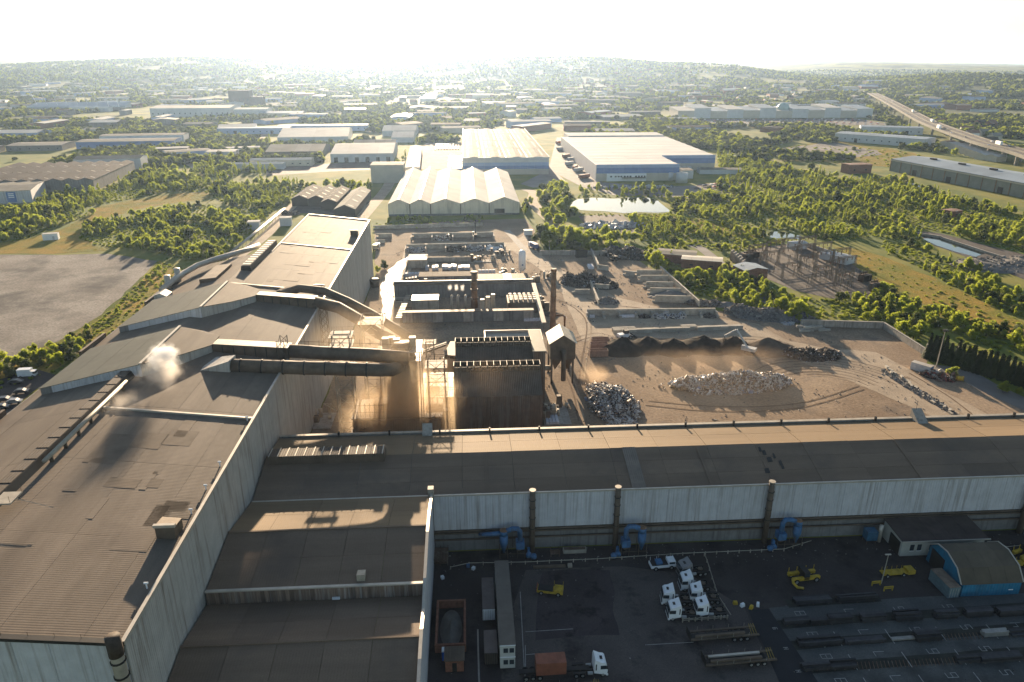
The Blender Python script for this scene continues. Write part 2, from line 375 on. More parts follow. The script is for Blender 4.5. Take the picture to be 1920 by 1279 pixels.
sheet('lorry_park', [(-61.6, 720.9), (-54.3, 917.5), (-49.8, 959.4), (-3.7, 956.6), (-3.4, 717.3)], m_dirt2, .06)
sheet('warehouse_apron', [(45.9, 627.4), (80, 712.2), (85.2, 670.6), (86.5, 624.9), (55.1, 607.5)], m_road, .06)
sheet('service_road', [(78.9, 712.3), (123.5, 1016), (135.1, 1015.3), (117.6, 631.7), (162.7, 606.3), (239.1, 615.6), (235.4, 591.1), (173.3, 550.6), (114.7, 568.3), (95.8, 610.4)], m_road, .055)
sheet('staff_car_park', [(185.5, 591.5), (198.1, 618.1), (239.9, 624.2), (238.9, 598.9), (211.8, 577.1)], m_asph2, .075)
ribbon('lake_road', [(47.9, 600), (52.9, 581.9), (48.8, 544.9), (51.5, 504), (55.4, 456.9), (43.7, 434.9)], 8, m_dirt2, .07)
ribbon('estate_road', [(-221.4, 689.5), (-227.8, 802.8), (-244.9, 901.2), (-270.1, 1012.3), (-285.3, 1101.9)], 13, m_dirt2, .07)
ribbon('rail_side_road', [(-72.6, 457), (-70, 517.2), (-66.6, 594.2), (-66.6, 664.1)], 9, m_dirt2, .07)
ribbon('works_access_road', [(-125.9, 372.1), (-123.7, 405.5), (-122.6, 452.5), (-126.6, 514.9), (-126.2, 555.6)], 7, m_dirt2, .07)
sheet('bright_concrete_strip', [(-126, 395), (-127.1, 415.7), (-125.3, 463.3), (-119, 469.2), (-121, 439.4), (-121.3, 405.4)], m_dirt2, .075)
sheet('shed_apron', [(-128.9, 540.9), (-129.1, 569.2), (-96.4, 567.2), (-70.3, 552.2), (-68.8, 507.6), (-85.9, 499.4), (-105.8, 509.9), (-124.2, 511)], m_asph2, .06)
sheet('estate_yard', [(-182.5, 687.1), (-128.6, 710.8), (-79.6, 722), (-84.1, 793.9), (-148.4, 764.4), (-195.6, 740.2)], m_asph2, .055)
sheet('estate_yard', [(-306.7, 807.6), (-314.7, 916.5), (-293.8, 974.4), (-253.2, 875.3), (-249.5, 782.9), (-268.7, 744.7)], m_dirt2, .055)
sheet('foreground_yard', [(-9, 40), (-9, 131.5), (190, 131.5), (190, 40)], m_asph, .03)
sheet('concrete_yard', [(10.4, 124.3), (31.4, 124.4), (44.2, 121.3), (52.2, 110.6), (51.6, 90.1), (3.9, 93), (5.6, 107.7)], m_asph2, .045, .5, 5)
sheet('stockyard_ground', [(57.1, 110.3), (85.6, 111.5), (117.5, 111.1), (108.3, 86.6), (57.9, 89.7)], M('stockyard concrete', (.065, .068, .068), .9, col2=(.095, .098, .095), scale=.1, bump=.02, bscale=4, stain=((.035, .035, .035), .06, .52, .7), fine=.3), .06, .3, 6)
sheet('tarmac_lane', [(52.7, 109.9), (56.8, 110), (58.6, 89.6), (51.6, 90.1)], M('fresh tarmac', (.022, .023, .027), .9, var=.2, scale=.3), .085)
sheet('reddish_pavement', [(13.1, 123.3), (28.8, 123.1), (25.4, 105.1), (10.4, 105.4)], M('stained pavement', (.062, .047, .048), .9, col2=(.042, .033, .034), scale=.12, fine=.3, bscale=4, stain=((.016, .013, .013), .2, .52, .62)), .06, 2.2, 2)
sheet('wet_track', [(-32.8, 277.6), (-33.3, 312.6), (-33.2, 346.7), (-32.6, 385.8), (-37.4, 375.1), (-41.8, 354.9), (-41.7, 329.4), (-37.4, 301.6), (-36.2, 277.8)], m_wet, .09, 1.0, 4)

# ================================================================ THE STEELWORKS
def frange(a, b, n): return [a + (b - a) * i / n for i in range(n + 1)]
def roof_grid(parent, xs, ys, zf, mat, name='roof_panel', lap=.05, t=.12):
    """sheets laid in a grid; zf(x, y) gives the plane, every sheet has its own edge and lap"""
    for i in range(len(xs) - 1):
        for k in range(len(ys) - 1):
            e = .035 * (i % 2) + R.uniform(0, .012); g = .03
            q = [(xs[i] + g, ys[k] + g), (xs[i + 1] - g, ys[k] + g), (xs[i + 1] - g, ys[k + 1] - g), (xs[i] + g, ys[k + 1] - g)]
            MB().slab([(x, y, zf(x, y) + e) for x, y in q], t).obj(name, mat, parent)
def wall_x(parent, y, xs, z0, zt, mat, t=.25, name='wall_panel'):
    """wall panels on a plane of constant y; zt(x) is the top"""
    for i in range(len(xs) - 1):
        a, b = xs[i] + .03, xs[i + 1] - .03; e = R.uniform(0, .05)
        MB().prism([(a, y - t - e), (b, y - t - e), (b, y), (a, y)], z0, [zt(a), zt(b), zt(b), zt(a)]).obj(name, mat, parent)
def wall_y(parent, x, ys, z0, zt, mat, t=.25, name='wall_panel'):
    for i in range(len(ys) - 1):
        a, b = ys[i] + .03, ys[i + 1] - .03; e = R.uniform(0, .05)
        MB().prism([(x, a), (x + t + e, a), (x + t + e, b), (x, b)], z0, [zt(a), zt(a), zt(b), zt(b)]).obj(name, mat, parent)

# ---- melt shop: ridge along y at x = -79
melt = thing('melt_shop', 'huge brown roofed melt shop with pale right wall, left of the yards', 'factory', (-79, 78, 0))
def mp(): return melt
OFF = (-79, 78, 0)
hold = bpy.data.objects.new('tmp', None)
class Local:                                # builds in plant coordinates, hangs the result under a thing standing at its own base
    def __init__(s, root): s.r = root
    def __enter__(s): s.n = len(s.r.children); return s.r
    def __exit__(s, *a):
        inv = Matrix.Translation(-s.r.location)
        for c in list(s.r.children)[s.n:]: c.matrix_parent_inverse = inv
zr = lambda x, y=0: 32 - (x + 79) * 3.8 / 32.6 if x > -79 else 32 + (x + 79) * 5 / 23
with Local(melt):
    roof_grid(melt, frange(-46.4, -79, 6), frange(78, 276, 9), zr, m_roof)
    roof_grid(melt, frange(-46.4, -74.5, 5), frange(276, 346, 3), zr, m_roof)
    roof_grid(melt, frange(-79, -102, 4), frange(78, 272, 9), zr, m_roof)
    wall_y(melt, -46.6, frange(78, 346, 22), 0, lambda y: 28.5, m_whiteY)
    wall_x(melt, 78, frange(-102, -46.6, 12), 0, lambda x: zr(x) - .1, m_white)
    wall_x(melt, 346.3, frange(-74.5, -46.6, 5), 0, lambda x: zr(x) - .1, m_whiteY)
    MB().b2((-102.3, 78, 0), (-102, 272, 27)).obj('wall', m_lower, melt)
    MB().b2((-74.9, 272, 0), (-74.6, 346, 31.4)).obj('wall', m_lower, melt)
    MB().b2((-102, 272.1, 0), (-74.6, 272.4, 26.9)).obj('wall', m_lower, melt)
    MB().b2((-46.75, 77.7, 28.15), (-46.2, 346.6, 28.72)).obj('eave_trim', m_trim, melt)
    MB().b2((-74.9, 275, 31.2), (-74.3, 346.6, 31.75)).obj('eave_trim', m_trim, melt)
    for a, b in ((78, 150), (184, 198), (226, 272)): MB().b2((-102.9, a, 26.2), (-102.2, b, 28.2)).obj('parapet', m_steel, melt)
    MB().slab([(-102, 77.5, zr(-102) + .3), (-79, 77.5, 32.3), (-79, 78.4, 32.3), (-102, 78.4, zr(-102) + .3)], .5).obj('gable_trim', m_dark, melt)
    MB().slab([(-79, 77.5, 32.3), (-46.3, 77.5, 28.5), (-46.3, 78.4, 28.5), (-79, 78.4, 32.3)], .5).obj('gable_trim', m_dark, melt)
    MB().slab([(-74.6, 346, 31.9), (-46.3, 346, 28.6), (-46.3, 346.8, 28.6), (-74.6, 346.8, 31.9)], .5).obj('gable_trim', m_trim, melt)
    for k in range(16): MB().b2((-73 + k * 1.6, 346.1, 31), (-72.9 + k * 1.6, 346.2, zr(-73 + k * 1.6) + 1.2)).obj('railing_post', m_steel, melt)
    for y in (141.5, 232): MB().slab([(-79, y, 32.45), (-46.3, y, 28.65), (-46.3, y + .55, 28.65), (-79, y + .55, 32.45)], .4).obj('roof_joint', m_trim, melt)
    MB().slab([(-74.5, 289, 31.75), (-46.3, 289, 28.5), (-46.3, 289.6, 28.5), (-74.5, 289.6, 31.75)], .3).obj('roof_joint', m_trim, melt)
    rp_ = random.Random(3)
    for k in range(16):                             # replaced sheets, a little proud of the old ones
        x, y = rp_.uniform(-76, -52), rp_.uniform(82, 136); w_, l_ = rp_.choice((1.1, 2.2, 5.4)), rp_.choice((3, 6, 11))
        MB().slab([(x, y, zr(x) + .062), (x + w_, y, zr(x + w_) + .062), (x + w_, y + l_, zr(x + w_) + .062), (x, y + l_, zr(x) + .062)], .05).obj('patch_sheet', (m_roof, m_patch)[k % 2], melt)
    for k in range(12):
        x, y = rp_.uniform(-72, -54), rp_.uniform(235, 330); w_, l_ = rp_.choice((2.2, 5.4, 9)), rp_.choice((3, 4, 7))
        MB().slab([(x, y, zr(x) + .062), (x + w_, y, zr(x + w_) + .062), (x + w_, y + l_, zr(x + w_) + .062), (x, y + l_, zr(x) + .062)], .05).obj('patch_sheet', (m_patch, m_roof)[k % 2], melt)
    # ridge ventilator with louvre blades and a pipe beside it
    MB().extr([(-80.9, 31.7), (-80.2, 33.2), (-77.8, 33.2), (-77.1, 31.7)], 'y', 78.5, 159).obj('ridge_ventilator', m_dark, melt)
    for k in range(20): MB().box((-79, 80.5 + k * 4, 33.25), (2.2, 3.4, .12)).obj('louvre', m_rustroof, melt)
    MB().tube((-76.3, 118, 33.1), (-76.3, 152, 33.3), .42, n=12).obj('ridge_pipe', m_lsteel, melt, smooth=True)
    for k in range(7): MB().b2((-76.6, 120 + k * 5, 31.6), (-76, 120.3 + k * 5, 32.9)).obj('pipe_bracket', m_steel, melt)
    pl = MB().b2((-77.5, 104.5, 33), (-74.5, 108, 33.25)).obj('roof_platform', m_lsteel, melt)
    for x, y in ((-77.4, 104.6), (-74.6, 104.6), (-74.6, 107.9)): MB().bar((x, y, 33.2), (x, y, 34.5), .05).obj('railing_post', m_steel, melt)
    MB().bar((-74.6, 106, 33.2), (-68, 104.5, 32.2), .07).obj('roof_rail', m_lsteel, melt)
    # monitor vent on the far roof
    MB().extr([(-78.6, 31), (-78.2, 33.6), (-75.2, 33.6), (-74.8, 31)], 'y', 248, 286).obj('monitor_vent', m_dark, melt)
    for k in range(12): MB().box((-76.7, 250 + k * 3.1, 33.7), (2.6, 1.7, .15)).obj('louvre', m_trim, melt)
    MB().extr([(-90, 29.4), (-90, 31.2), (-84.5, 31.8), (-84.5, 30)], 'y', 240, 258).obj('side_vent', m_steel, melt)
    # boxed roof outlets near the right eave, each with a pale louvred back
    for y in (100, 231.5, 313):
        b = MB().prism([(-50.6, y), (-47.6, y), (-47.6, y + 3.2), (-50.6, y + 3.2)], [28.4] * 4, [31.0, 30.6, 30.2, 30.6]).obj('roof_outlet', m_steel, melt)
        MB().b2((-50.8, y - .15, 30.7), (-47.4, y + .4, 31.2)).obj('outlet_hood', m_trim, b)
        for ch in b.children: ch.matrix_parent_inverse = Matrix()
    for y in (88.5, 107, 114.5, 122.5, 141): MB().tube((-47.6, y, 28.3), (-47.6, y, 29.3), .12, n=6).tube((-47.9, y, 29.3), (-47.3, y, 29.3), .16, n=6).obj('eave_lamp', m_cab, melt)
    for k in range(16): MB().bar((-98 + k * 3.3, 78.2, zr(-98 + k * 3.3)), (-98 + k * 3.3, 78.2, zr(-98 + k * 3.3) + .9), .04).obj('safety_post', m_dark, melt)
    # flue at the near corner
    f = MB().path([(-46.9, 76.6, 0), (-46.9, 76.6, 27), (-46.9, 76.6, 30.5)], .85, 14).obj('flue', m_lsteel, melt, smooth=True)
    MB().tube((-46.9, 76.6, 27.6), (-46.9, 76.6, 30.6), .95, n=14).obj('flue_cap', M('burnt steel', (.06, .045, .035), .8, var=.4, scale=1), melt, smooth=True)
    for z in (18, 21, 24, 26.5): MB().tube((-46.9, 76.6, z), (-46.9, 76.6, z + .25), .98, n=14).obj('flue_band', m_dark, melt)
    # pipework along the left edge of the far roof
    MB().path([(-101, 236, 29), (-101, 250, 29.4), (-98, 262, 30.2), (-93, 268, 31), (-86, 280, 31), (-84, 292, 30)], 1.0, 12).obj('roof_duct', m_trim, melt, smooth=True)
    for x, y in ((-101.5, 243), (-101.5, 252)): MB().tube((x, y, 26), (x, y, 32), 1.0, n=12).obj('vent_stack', m_trim, melt, smooth=True)
    MB().extr([(-100.5, 27), (-100.5, 29.5), (-98.5, 30.2), (-96.5, 29.2), (-96.5, 28)], 'y', 228, 233).obj('dormer', m_whiteY, melt)
    # two fume hoods across the ridge
    for dy in (0, 41):
        hp = [(-99, 158.5 + dy), (-75.5, 158.5 + dy), (-75.5, 183 + dy), (-99, 183 + dy)]
        MB().prism(hp, [27.2, 31, 31, 27.2], [29.2, 34.7, 34.7, 29.2]).obj('hood_wall', m_lower, melt)
        xs = frange(-99.4, -75.5, 4)
        zh = lambda x, y: 29.35 + (x + 99) * 5.5 / 23.5
        for i in range(4):
            for k in range(2):
                a, b2_ = xs[i] + .03, xs[i + 1] - .03; ya, yb = 158.1 + dy + k * 12.65 + .03, 170.75 + dy + k * 12.65 - .03
                MB().slab([(a, ya, zh(a, 0)), (b2_, ya, zh(b2_, 0)), (b2_, yb, zh(b2_, 0)), (a, yb, zh(a, 0))], .12).obj('hood_roof_panel', m_grroof, melt)
        for k in range(9):                          # stained fascia sheets on the near side of the hood
            xa = -98.9 + k * 2.6
            MB().prism([(xa, 158.2 + dy), (xa + 2.55, 158.2 + dy), (xa + 2.55, 158.45 + dy), (xa, 158.45 + dy)], [zr(xa) - .2] * 4, [zh(xa, 0) - .15, zh(xa + 2.55, 0) - .15, zh(xa + 2.55, 0) - .15, zh(xa, 0) - .15]).obj('fascia_sheet', m_white if k > 0 else m_lower, melt)
        MB().b2((-75.8, 158 + dy, 34.75), (-75.2, 183.4 + dy, 35.15)).obj('hood_ridge', m_trim, melt)
        rp = [(-75.5, 158.5 + dy), (-70, 167 + dy), (-65.5, 175.5 + dy), (-65.5, 181.5 + dy), (-70, 183 + dy), (-75.5, 183 + dy)]
        MB().prism(rp, [29] * 6, [34.7, 33.4, 32.4, 32.4, 33.4, 34.7]).obj('hood_neck', m_whiteY, melt)
        MB().prism([(x * 1.0 + (.0 if i in (0, 5) else .25), y + (-.25 if i < 3 else .25)) for i, (x, y) in enumerate(rp)], [34.72, 33.42, 32.42, 32.42, 33.42, 34.72], [34.85, 33.55, 32.6, 32.6, 33.55, 34.85]).obj('neck_roof', m_roof, melt)
    MB().prism([(-66, 164), (-58, 164.5), (-57.4, 168.5), (-63, 171)], 28.5, [30, 32.4, 32.4, 31]).obj('duct_house', m_whiteY, melt)

# ---- the two fume extraction mains from the hoods to the filter plant
def duct_main(name, label, loc, build):
    t = thing(name, label, 'duct', loc, 0, None)
    with Local(t): build(t)
    return t
def lattice_leg(parent, x, y, z0, z1, w=1.6, d=1.6, n=3, nm='trestle'):
    m = MB()
    for sx in (-w / 2, w / 2):
        for sy in (-d / 2, d / 2): m.bar((x + sx, y + sy, z0), (x + sx, y + sy, z1), .12)
    h = (z1 - z0) / n
    for k in range(n):
        a, b = z0 + k * h, z0 + (k + 1) * h
        for sy in (-d / 2, d / 2): m.bar((x - w / 2, y + sy, a), (x + w / 2, y + sy, b), .08).bar((x + w / 2, y + sy, a), (x - w / 2, y + sy, b), .08)
        for sx in (-w / 2, w / 2): m.bar((x + sx, y - d / 2, a), (x + sx, y + d / 2, b), .08)
    return m.obj(nm, m_steel, parent)
def boxduct(parent, a, b, w, h):
    a, b = Vector(a), Vector(b); n = max(3, int((b - a).length / 2.6))
    d = (b - a).normalized(); s = Vector((-d.y, d.x, 0)).normalized() * w / 2
    m = MB().add([a - s, a + s, a + s + Vector((0, 0, h)), a - s + Vector((0, 0, h)), b - s, b + s, b + s + Vector((0, 0, h)), b - s + Vector((0, 0, h))], [(0, 1, 2, 3), (7, 6, 5, 4), (0, 4, 5, 1), (1, 5, 6, 2), (2, 6, 7, 3), (3, 7, 4, 0)])
    o = m.obj('box_duct', m_steel, parent)
    for k in range(n + 1):
        p = a.lerp(b, k / n); MB().bar(p - s * 1.06, p - s * 1.06 + Vector((0, 0, h)), .16).obj('stiffener', m_dark, parent)
    for k in range(n):
        p, q = a.lerp(b, k / n), a.lerp(b, (k + 1) / n); MB().bar(p - s * 1.06, q - s * 1.06 + Vector((0, 0, h * .8)), .07).obj('stiffener', m_steel, parent)
    top = Vector((0, 0, h + .05))
    MB().slab([a - s * 1.1 + top + Vector((0, 0, .15)), b - s * 1.1 + top + Vector((0, 0, .15)), b + s * 1.1 + top, a + s * 1.1 + top], .1).obj('duct_cover', m_lsteel, parent)
    return o
def d1(t):
    boxduct(t, (-65.5, 178, 29.4), (-46, 176, 28.6), 3.6, 3.0)
    MB().path([(-46.2, 176, 30.2), (-38, 175.5, 29.6), (-26, 175, 29), (-16, 174.5, 28)], 1.75, 16).obj('round_duct', m_steel, t, smooth=True)
    MB().path([(-58, 166.5, 30.4), (-45, 167.1, 29.4), (-32, 167.7, 28.4), (-23, 168.4, 27.6), (-20, 170, 26.8), (-19, 174, 25.6), (-19, 184, 23.5)], 1.7, 16).obj('round_duct', m_steel, t, smooth=True)
    for k in range(7):
        x = -56 + k * 5; q = (x + 58) / 26
        MB().tube((x, 166.5 + q * 1.2, 30.4 - q * 2), (x + .3, 166.51 + q * 1.2, 30.38 - q * 2), 1.86, n=16).obj('duct_flange', m_dark, t)
    lattice_leg(t, -53, 176.8, 28.7, 30, 2, 3); lattice_leg(t, -52, 167, 28.7, 29, 1.5, 2.4); lattice_leg(t, -47.9, 176, 28.3, 33.8, 1.8, 4)
    for k in range(10):
        x = -44 + k * 2.6; MB().bar((x, 176.5, 31), (x, 176.8, 32.6), .06).obj('railing_post', m_steel, t)
    MB().bar((-44, 176.7, 32.5), (-20, 176.4, 31.2), .06).obj('handrail', m_steel, t)
def d2(t):
    boxduct(t, (-65.5, 219.5, 29.4), (-47, 217, 28.4), 3.4, 3.0)
    MB().path([(-47.5, 217, 30), (-40, 214, 29), (-33, 209, 26.5), (-27, 204, 24), (-20, 199, 22)], 1.75, 16).obj('round_duct', m_steel, t, smooth=True)
    MB().path([(-60, 227, 29.5), (-54, 226.5, 31.6), (-46, 224.5, 31.2), (-38, 220, 29), (-30, 214.5, 26.5), (-24, 209.5, 24.5), (-18, 205, 22)], 1.3, 14).obj('round_duct', m_steel, t, smooth=True)
    MB().prism([(-62, 228.5), (-56, 226), (-55, 228), (-61, 231)], 29.5, [30.2, 32.4, 32.4, 30.5]).obj('duct_house', m_roof, t)
    lattice_leg(t, -57.5, 218.3, 28.8, 29.6, 2.4, 2.4); lattice_leg(t, -48.5, 217, 28.3, 29, 2, 3); lattice_leg(t, -45.2, 216, 8, 28.5, 2.2, 2.6, 9, 'trestle')
duct_main('fume_duct', 'dusty twin fume ducts leaving the nearer roof hood for the filter plant', (-56, 172, 28), d1)
duct_main('fume_duct', 'bending fume ducts leaving the farther roof hood above the melt shop wall', (-52, 220, 28), d2)

def lattice_tower(label, x, y, z1, w, d, n, top=None, col=None):
    t = thing('lattice_tower', label, 'tower', (x, y, 0))
    col = col or m_lsteel
    for sx in (-w / 2, w / 2):
        for sy in (-d / 2, d / 2): MB().bar((sx, sy, 0), (sx, sy, z1), .16).obj('leg', col, t)
    h = z1 / n
    for k in range(n):
        a, b = k * h, (k + 1) * h
        MB().bar((-w / 2, -d / 2, b), (w / 2, -d / 2, b), .12).obj('strut', col, t)
        MB().bar((-w / 2, d / 2, b), (w / 2, d / 2, b), .12).obj('strut', col, t)
        for sx in (-w / 2, w / 2): MB().bar((sx, -d / 2, b), (sx, d / 2, b), .1).obj('strut', col, t)
        MB().bar((-w / 2, -d / 2, a), (w / 2, -d / 2, b), .1).obj('brace', col, t)
        MB().bar((w / 2, -d / 2, a), (-w / 2, -d / 2, b), .1).obj('brace', col, t)
        MB().bar((-w / 2, -d / 2, a), (-w / 2, d / 2, b), .09).obj('brace', col, t)
        MB().bar((w / 2, d / 2, a), (w / 2, -d / 2, b), .09).obj('brace', col, t)
    for zz in top or []:
        MB().b2((-w / 2 - .8, -d / 2 - .8, zz), (w / 2 + .8, d / 2 + .8, zz + .12)).obj('platform', m_steel, t)
        for ex in (-w / 2 - .7, 0, w / 2 + .7):
            for ey in (-d / 2 - .7, d / 2 + .7): MB().bar((ex, ey, zz), (ex, ey, zz + 1.2), .06).obj('railing_post', col, t)
        for ey in (-d / 2 - .7, d / 2 + .7): MB().bar((-w / 2 - .8, ey, zz + 1.2), (w / 2 + .8, ey, zz + 1.2), .06).obj('handrail', col, t)
    return t
lattice_tower('tall lattice stair tower carrying the fume ducts beside the melt shop wall', -33.5, 179.5, 33.5, 4.4, 4.0, 8, [24.5, 27, 30.5, 33])
lattice_tower('lattice pylon with diagonal bracing under the far fume ducts', -29, 205.5, 29, 6, 5.5, 6, [27.5])
lattice_tower('short braced steel frame standing behind the parapet near the stair tower', -29.5, 172, 10, 3, 3, 3, [8.5], m_steel)
lattice_tower('thin sampling tower with a square top platform beside the filter plant', -12.5, 210, 19, 2.4, 2.4, 6, [18.6])
lattice_tower('dark scaffold tower right of the spray tower', -9.5, 184, 24, 4.5, 4.5, 6, [14, 18, 22], m_steel)

# spray tower and the sooty filter house around it
t = thing('spray_tower', 'fat sooty spray tower with crowded platforms in the brown dust', 'tower', (-19, 188, 0))
with Local(t):
    MB().path([(-19, 188, 0), (-19, 188, 6), (-19, 188, 22), (-19, 188, 25), (-19, 188, 27)], [4.2, 4.2, 4.2, 3.2, 2.2], 18).obj('vessel', m_steel, t, smooth=True)
    MB().path([(-19, 184, 6), (-19, 181, 8), (-18.6, 180, 16), (-18.6, 180.4, 24), (-17, 178, 27)], 1.5, 14).obj('downcomer', m_steel, t, smooth=True)
    for z in (22.6, 25.2):
        MB().b2((-25.5, 185, z), (-13.5, 194.5, z + .2)).obj('platform', m_lsteel, t)
        for k in range(9): MB().bar((-25.4 + k * 1.48, 185.1, z + .2), (-25.4 + k * 1.48, 185.1, z + 1.4), .06).obj('railing_post', m_lsteel, t)
        MB().bar((-25.5, 185.1, z + 1.4), (-13.5, 185.1, z + 1.4), .06).obj('handrail', m_lsteel, t)
    for x, y, h in ((-23.5, 190, 2.5), (-20.5, 191, 1.8), (-16, 189.5, 2.8), (-22, 193, 1.6)): MB().box((x, y, 25.4 + h / 2), (1.8, 1.6, h)).obj('fan_box', m_lsteel, t)
    for x in (-25, -14):
        for y in (185.5, 194): MB().bar((x, y, 0), (x, y, 25.2), .2).obj('column', m_steel, t)
    for k in range(3): MB().bar((-25, 185.4, 3 + k * 7), (-14, 185.4, 10 + k * 7), .12).obj('brace', m_steel, t)
t = thing('filter_house', 'low sooty filter house under scaffold, lit roof strips, behind the parapet', 'building', (-22, 176, 0))
with Local(t):
    MB().b2((-31, 171, 0), (-8, 183.5, 12)).obj('wall', m_rust, t)
    roof_grid(t, frange(-31.3, -7.7, 8), [170.7, 177.2, 183.8], lambda x, y: 12.2 + (183.8 - y) * .05, m_rustroof)
    for k in range(8): MB().b2((-30.6 + k * 3.2, 170.55, 1), (-30.4 + k * 3.2, 170.95, 12)).obj('rib', m_steel, t)
    MB().b2((-26, 176, 12.3), (-22, 180, 14.5)).obj('roof_unit', m_steel, t)
    for k in range(7): MB().bar((-30 + k * 1.2, 171.2, 12.6), (-30 + k * 1.2, 171.2, 17), .08).obj('scaffold_post', m_steel, t)
    for z in (14.4, 16.4): MB().bar((-30, 171.2, z), (-22.8, 171.2, z), .08).obj('scaffold_rail', m_steel, t)
t = thing('loading_deck', 'corrugated loading deck with scaffold poles right of the spray tower', 'platform', (-9, 196, 0))
with Local(t):
    roof_grid(t, frange(-14.5, -5, 5), [186.5, 196, 203], lambda x, y: 11 + (y - 186) * .02, m_lsteel, 'deck_sheet')
    for k in range(7):
        for y in (187, 195, 202.5): MB().bar((-14.2 + k * 1.5, y, 0), (-14.2 + k * 1.5, y, 13.5), .08).obj('scaffold_post', m_steel, t)
    for y in (187, 195, 202.5): MB().bar((-14.3, y, 13), (-5, y, 13), .07).obj('scaffold_rail', m_steel, t)

# rust brown dust bunker with two louvred ridges
t = thing('dust_bunker', 'rust brown double bay shed with open louvred ridges behind the long mill', 'building', (7.5, 196, 0))
with Local(t):
    for bay, (y0, y1) in enumerate(((178, 197), (197, 215.5))):
        ym = (y0 + y1) / 2; x0, x1 = (-4.8, 19.4) if bay == 0 else (-4.6, 18.4)
        MB().extr([(y0 + .4, 0), (y1 - .1, 0), (y1 - .1, 14.6), (ym, 18.6), (y0 + .4, 14.6)], 'x', x0 + .3, x1 - .3).obj('wall', m_rust, t)
        for xa, xb in zip(frange(x0, x1, 10), frange(x0, x1, 10)[1:]):
            MB().slab([(xa + .03, y0, 15), (xb - .03, y0, 15), (xb - .03, ym - 1.4, 18.9), (xa + .03, ym - 1.4, 18.9)], .15).obj('roof_panel', m_rustroof, t)
            MB().slab([(xa + .03, ym + 1.4, 18.9), (xb - .03, ym + 1.4, 18.9), (xb - .03, y1, 15), (xa + .03, y1, 15)], .15).obj('roof_panel', m_rustroof, t)
        MB().b2((x0, ym - 1.6, 18.6), (x1, ym - 1.4, 20.2)).obj('vent_side', m_rustroof, t)
        MB().b2((x0, ym + 1.4, 18.6), (x1, ym + 1.6, 20.6)).obj('vent_side', m_rustroof, t)
        MB().b2((x0, ym - 1.4, 18.5), (x1, ym + 1.4, 18.6)).obj('vent_floor', m_dark, t)
        for k in range(14): MB().b2((x0 + k * (x1 - x0 - .12) / 13, ym - 1.6, 18.7), (x0 + .12 + k * (x1 - x0 - .12) / 13, ym + 1.6, 20.7)).obj('vent_divider', m_lsteel, t)
    for xa, xb in zip(frange(-4.8, 19.4, 8), frange(-4.8, 19.4, 8)[1:]): MB().b2((xa + .03, 177.7, 0), (xb - .03, 178, 14.9)).obj('wall_panel', m_rust, t)
    MB().b2((18.6, 199, 0), (22.2, 217, 19)).obj('side_tower', m_rust, t)
    MB().b2((18.4, 198.8, 19), (22.4, 217.2, 19.25)).obj('side_roof', m_grroof, t)
t = thing('flat_annex', 'flat roofed annex with bright parapet behind the rust brown shed', 'building', (14, 221, 0))
with Local(t):
    MB().b2((5, 217.6, 0), (23, 226, 15)).obj('wall', m_rust, t)
    MB().b2((5, 217.6, 15), (23, 226, 15.15)).obj('roof', m_lsteel, t)
    for a, b in (((4.8, 217.3, 14.9), (23.2, 217.6, 15.7)), ((4.8, 226, 14.9), (23.2, 226.3, 16)), ((4.6, 217.3, 14.9), (4.9, 226.3, 16)), ((23.1, 217.3, 14.9), (23.4, 226.3, 16))): MB().b2(a, b).obj('parapet', m_trim, t)
t = thing('hexagonal_bin', 'faceted grey ore bin with a sloping conveyor on its left side', 'bin', (-3, 225, 0))
with Local(t):
    hp = [(-9, 220), (-3, 218.5), (4, 218.5), (6, 223), (4, 232), (-7, 232)]
    MB().prism(hp, 0, 9).obj('bin_wall', m_lsteel, t); MB().prism([(x * .97, y * .997 + .6) for x, y in hp], 9, 10.2).obj('bin_rim', m_steel, t)
    for i in range(9): MB().b2((-8.6 + i * 1.6, 219, 9.1), (-8.45 + i * 1.6, 219.1, 10.6)).obj('rim_post', m_trim, t)
    MB().slab([(-22, 221, 8.5), (-8, 226, 11.5), (-8, 228.4, 11.5), (-22, 223.4, 8.5)], .6).obj('conveyor', m_steel, t)
    MB().bar((-22, 221, 8.8), (-8, 226, 11.8), .14).obj('conveyor_rail', m_trim, t); MB().bar((-22, 223.4, 8.8), (-8, 228.4, 11.8), .14).obj('conveyor_rail', m_trim, t)
    for x, y in ((-18, 223), (-12, 225)): MB().bar((x, y, 0), (x, y, 9), .2).obj('conveyor_leg', m_steel, t)

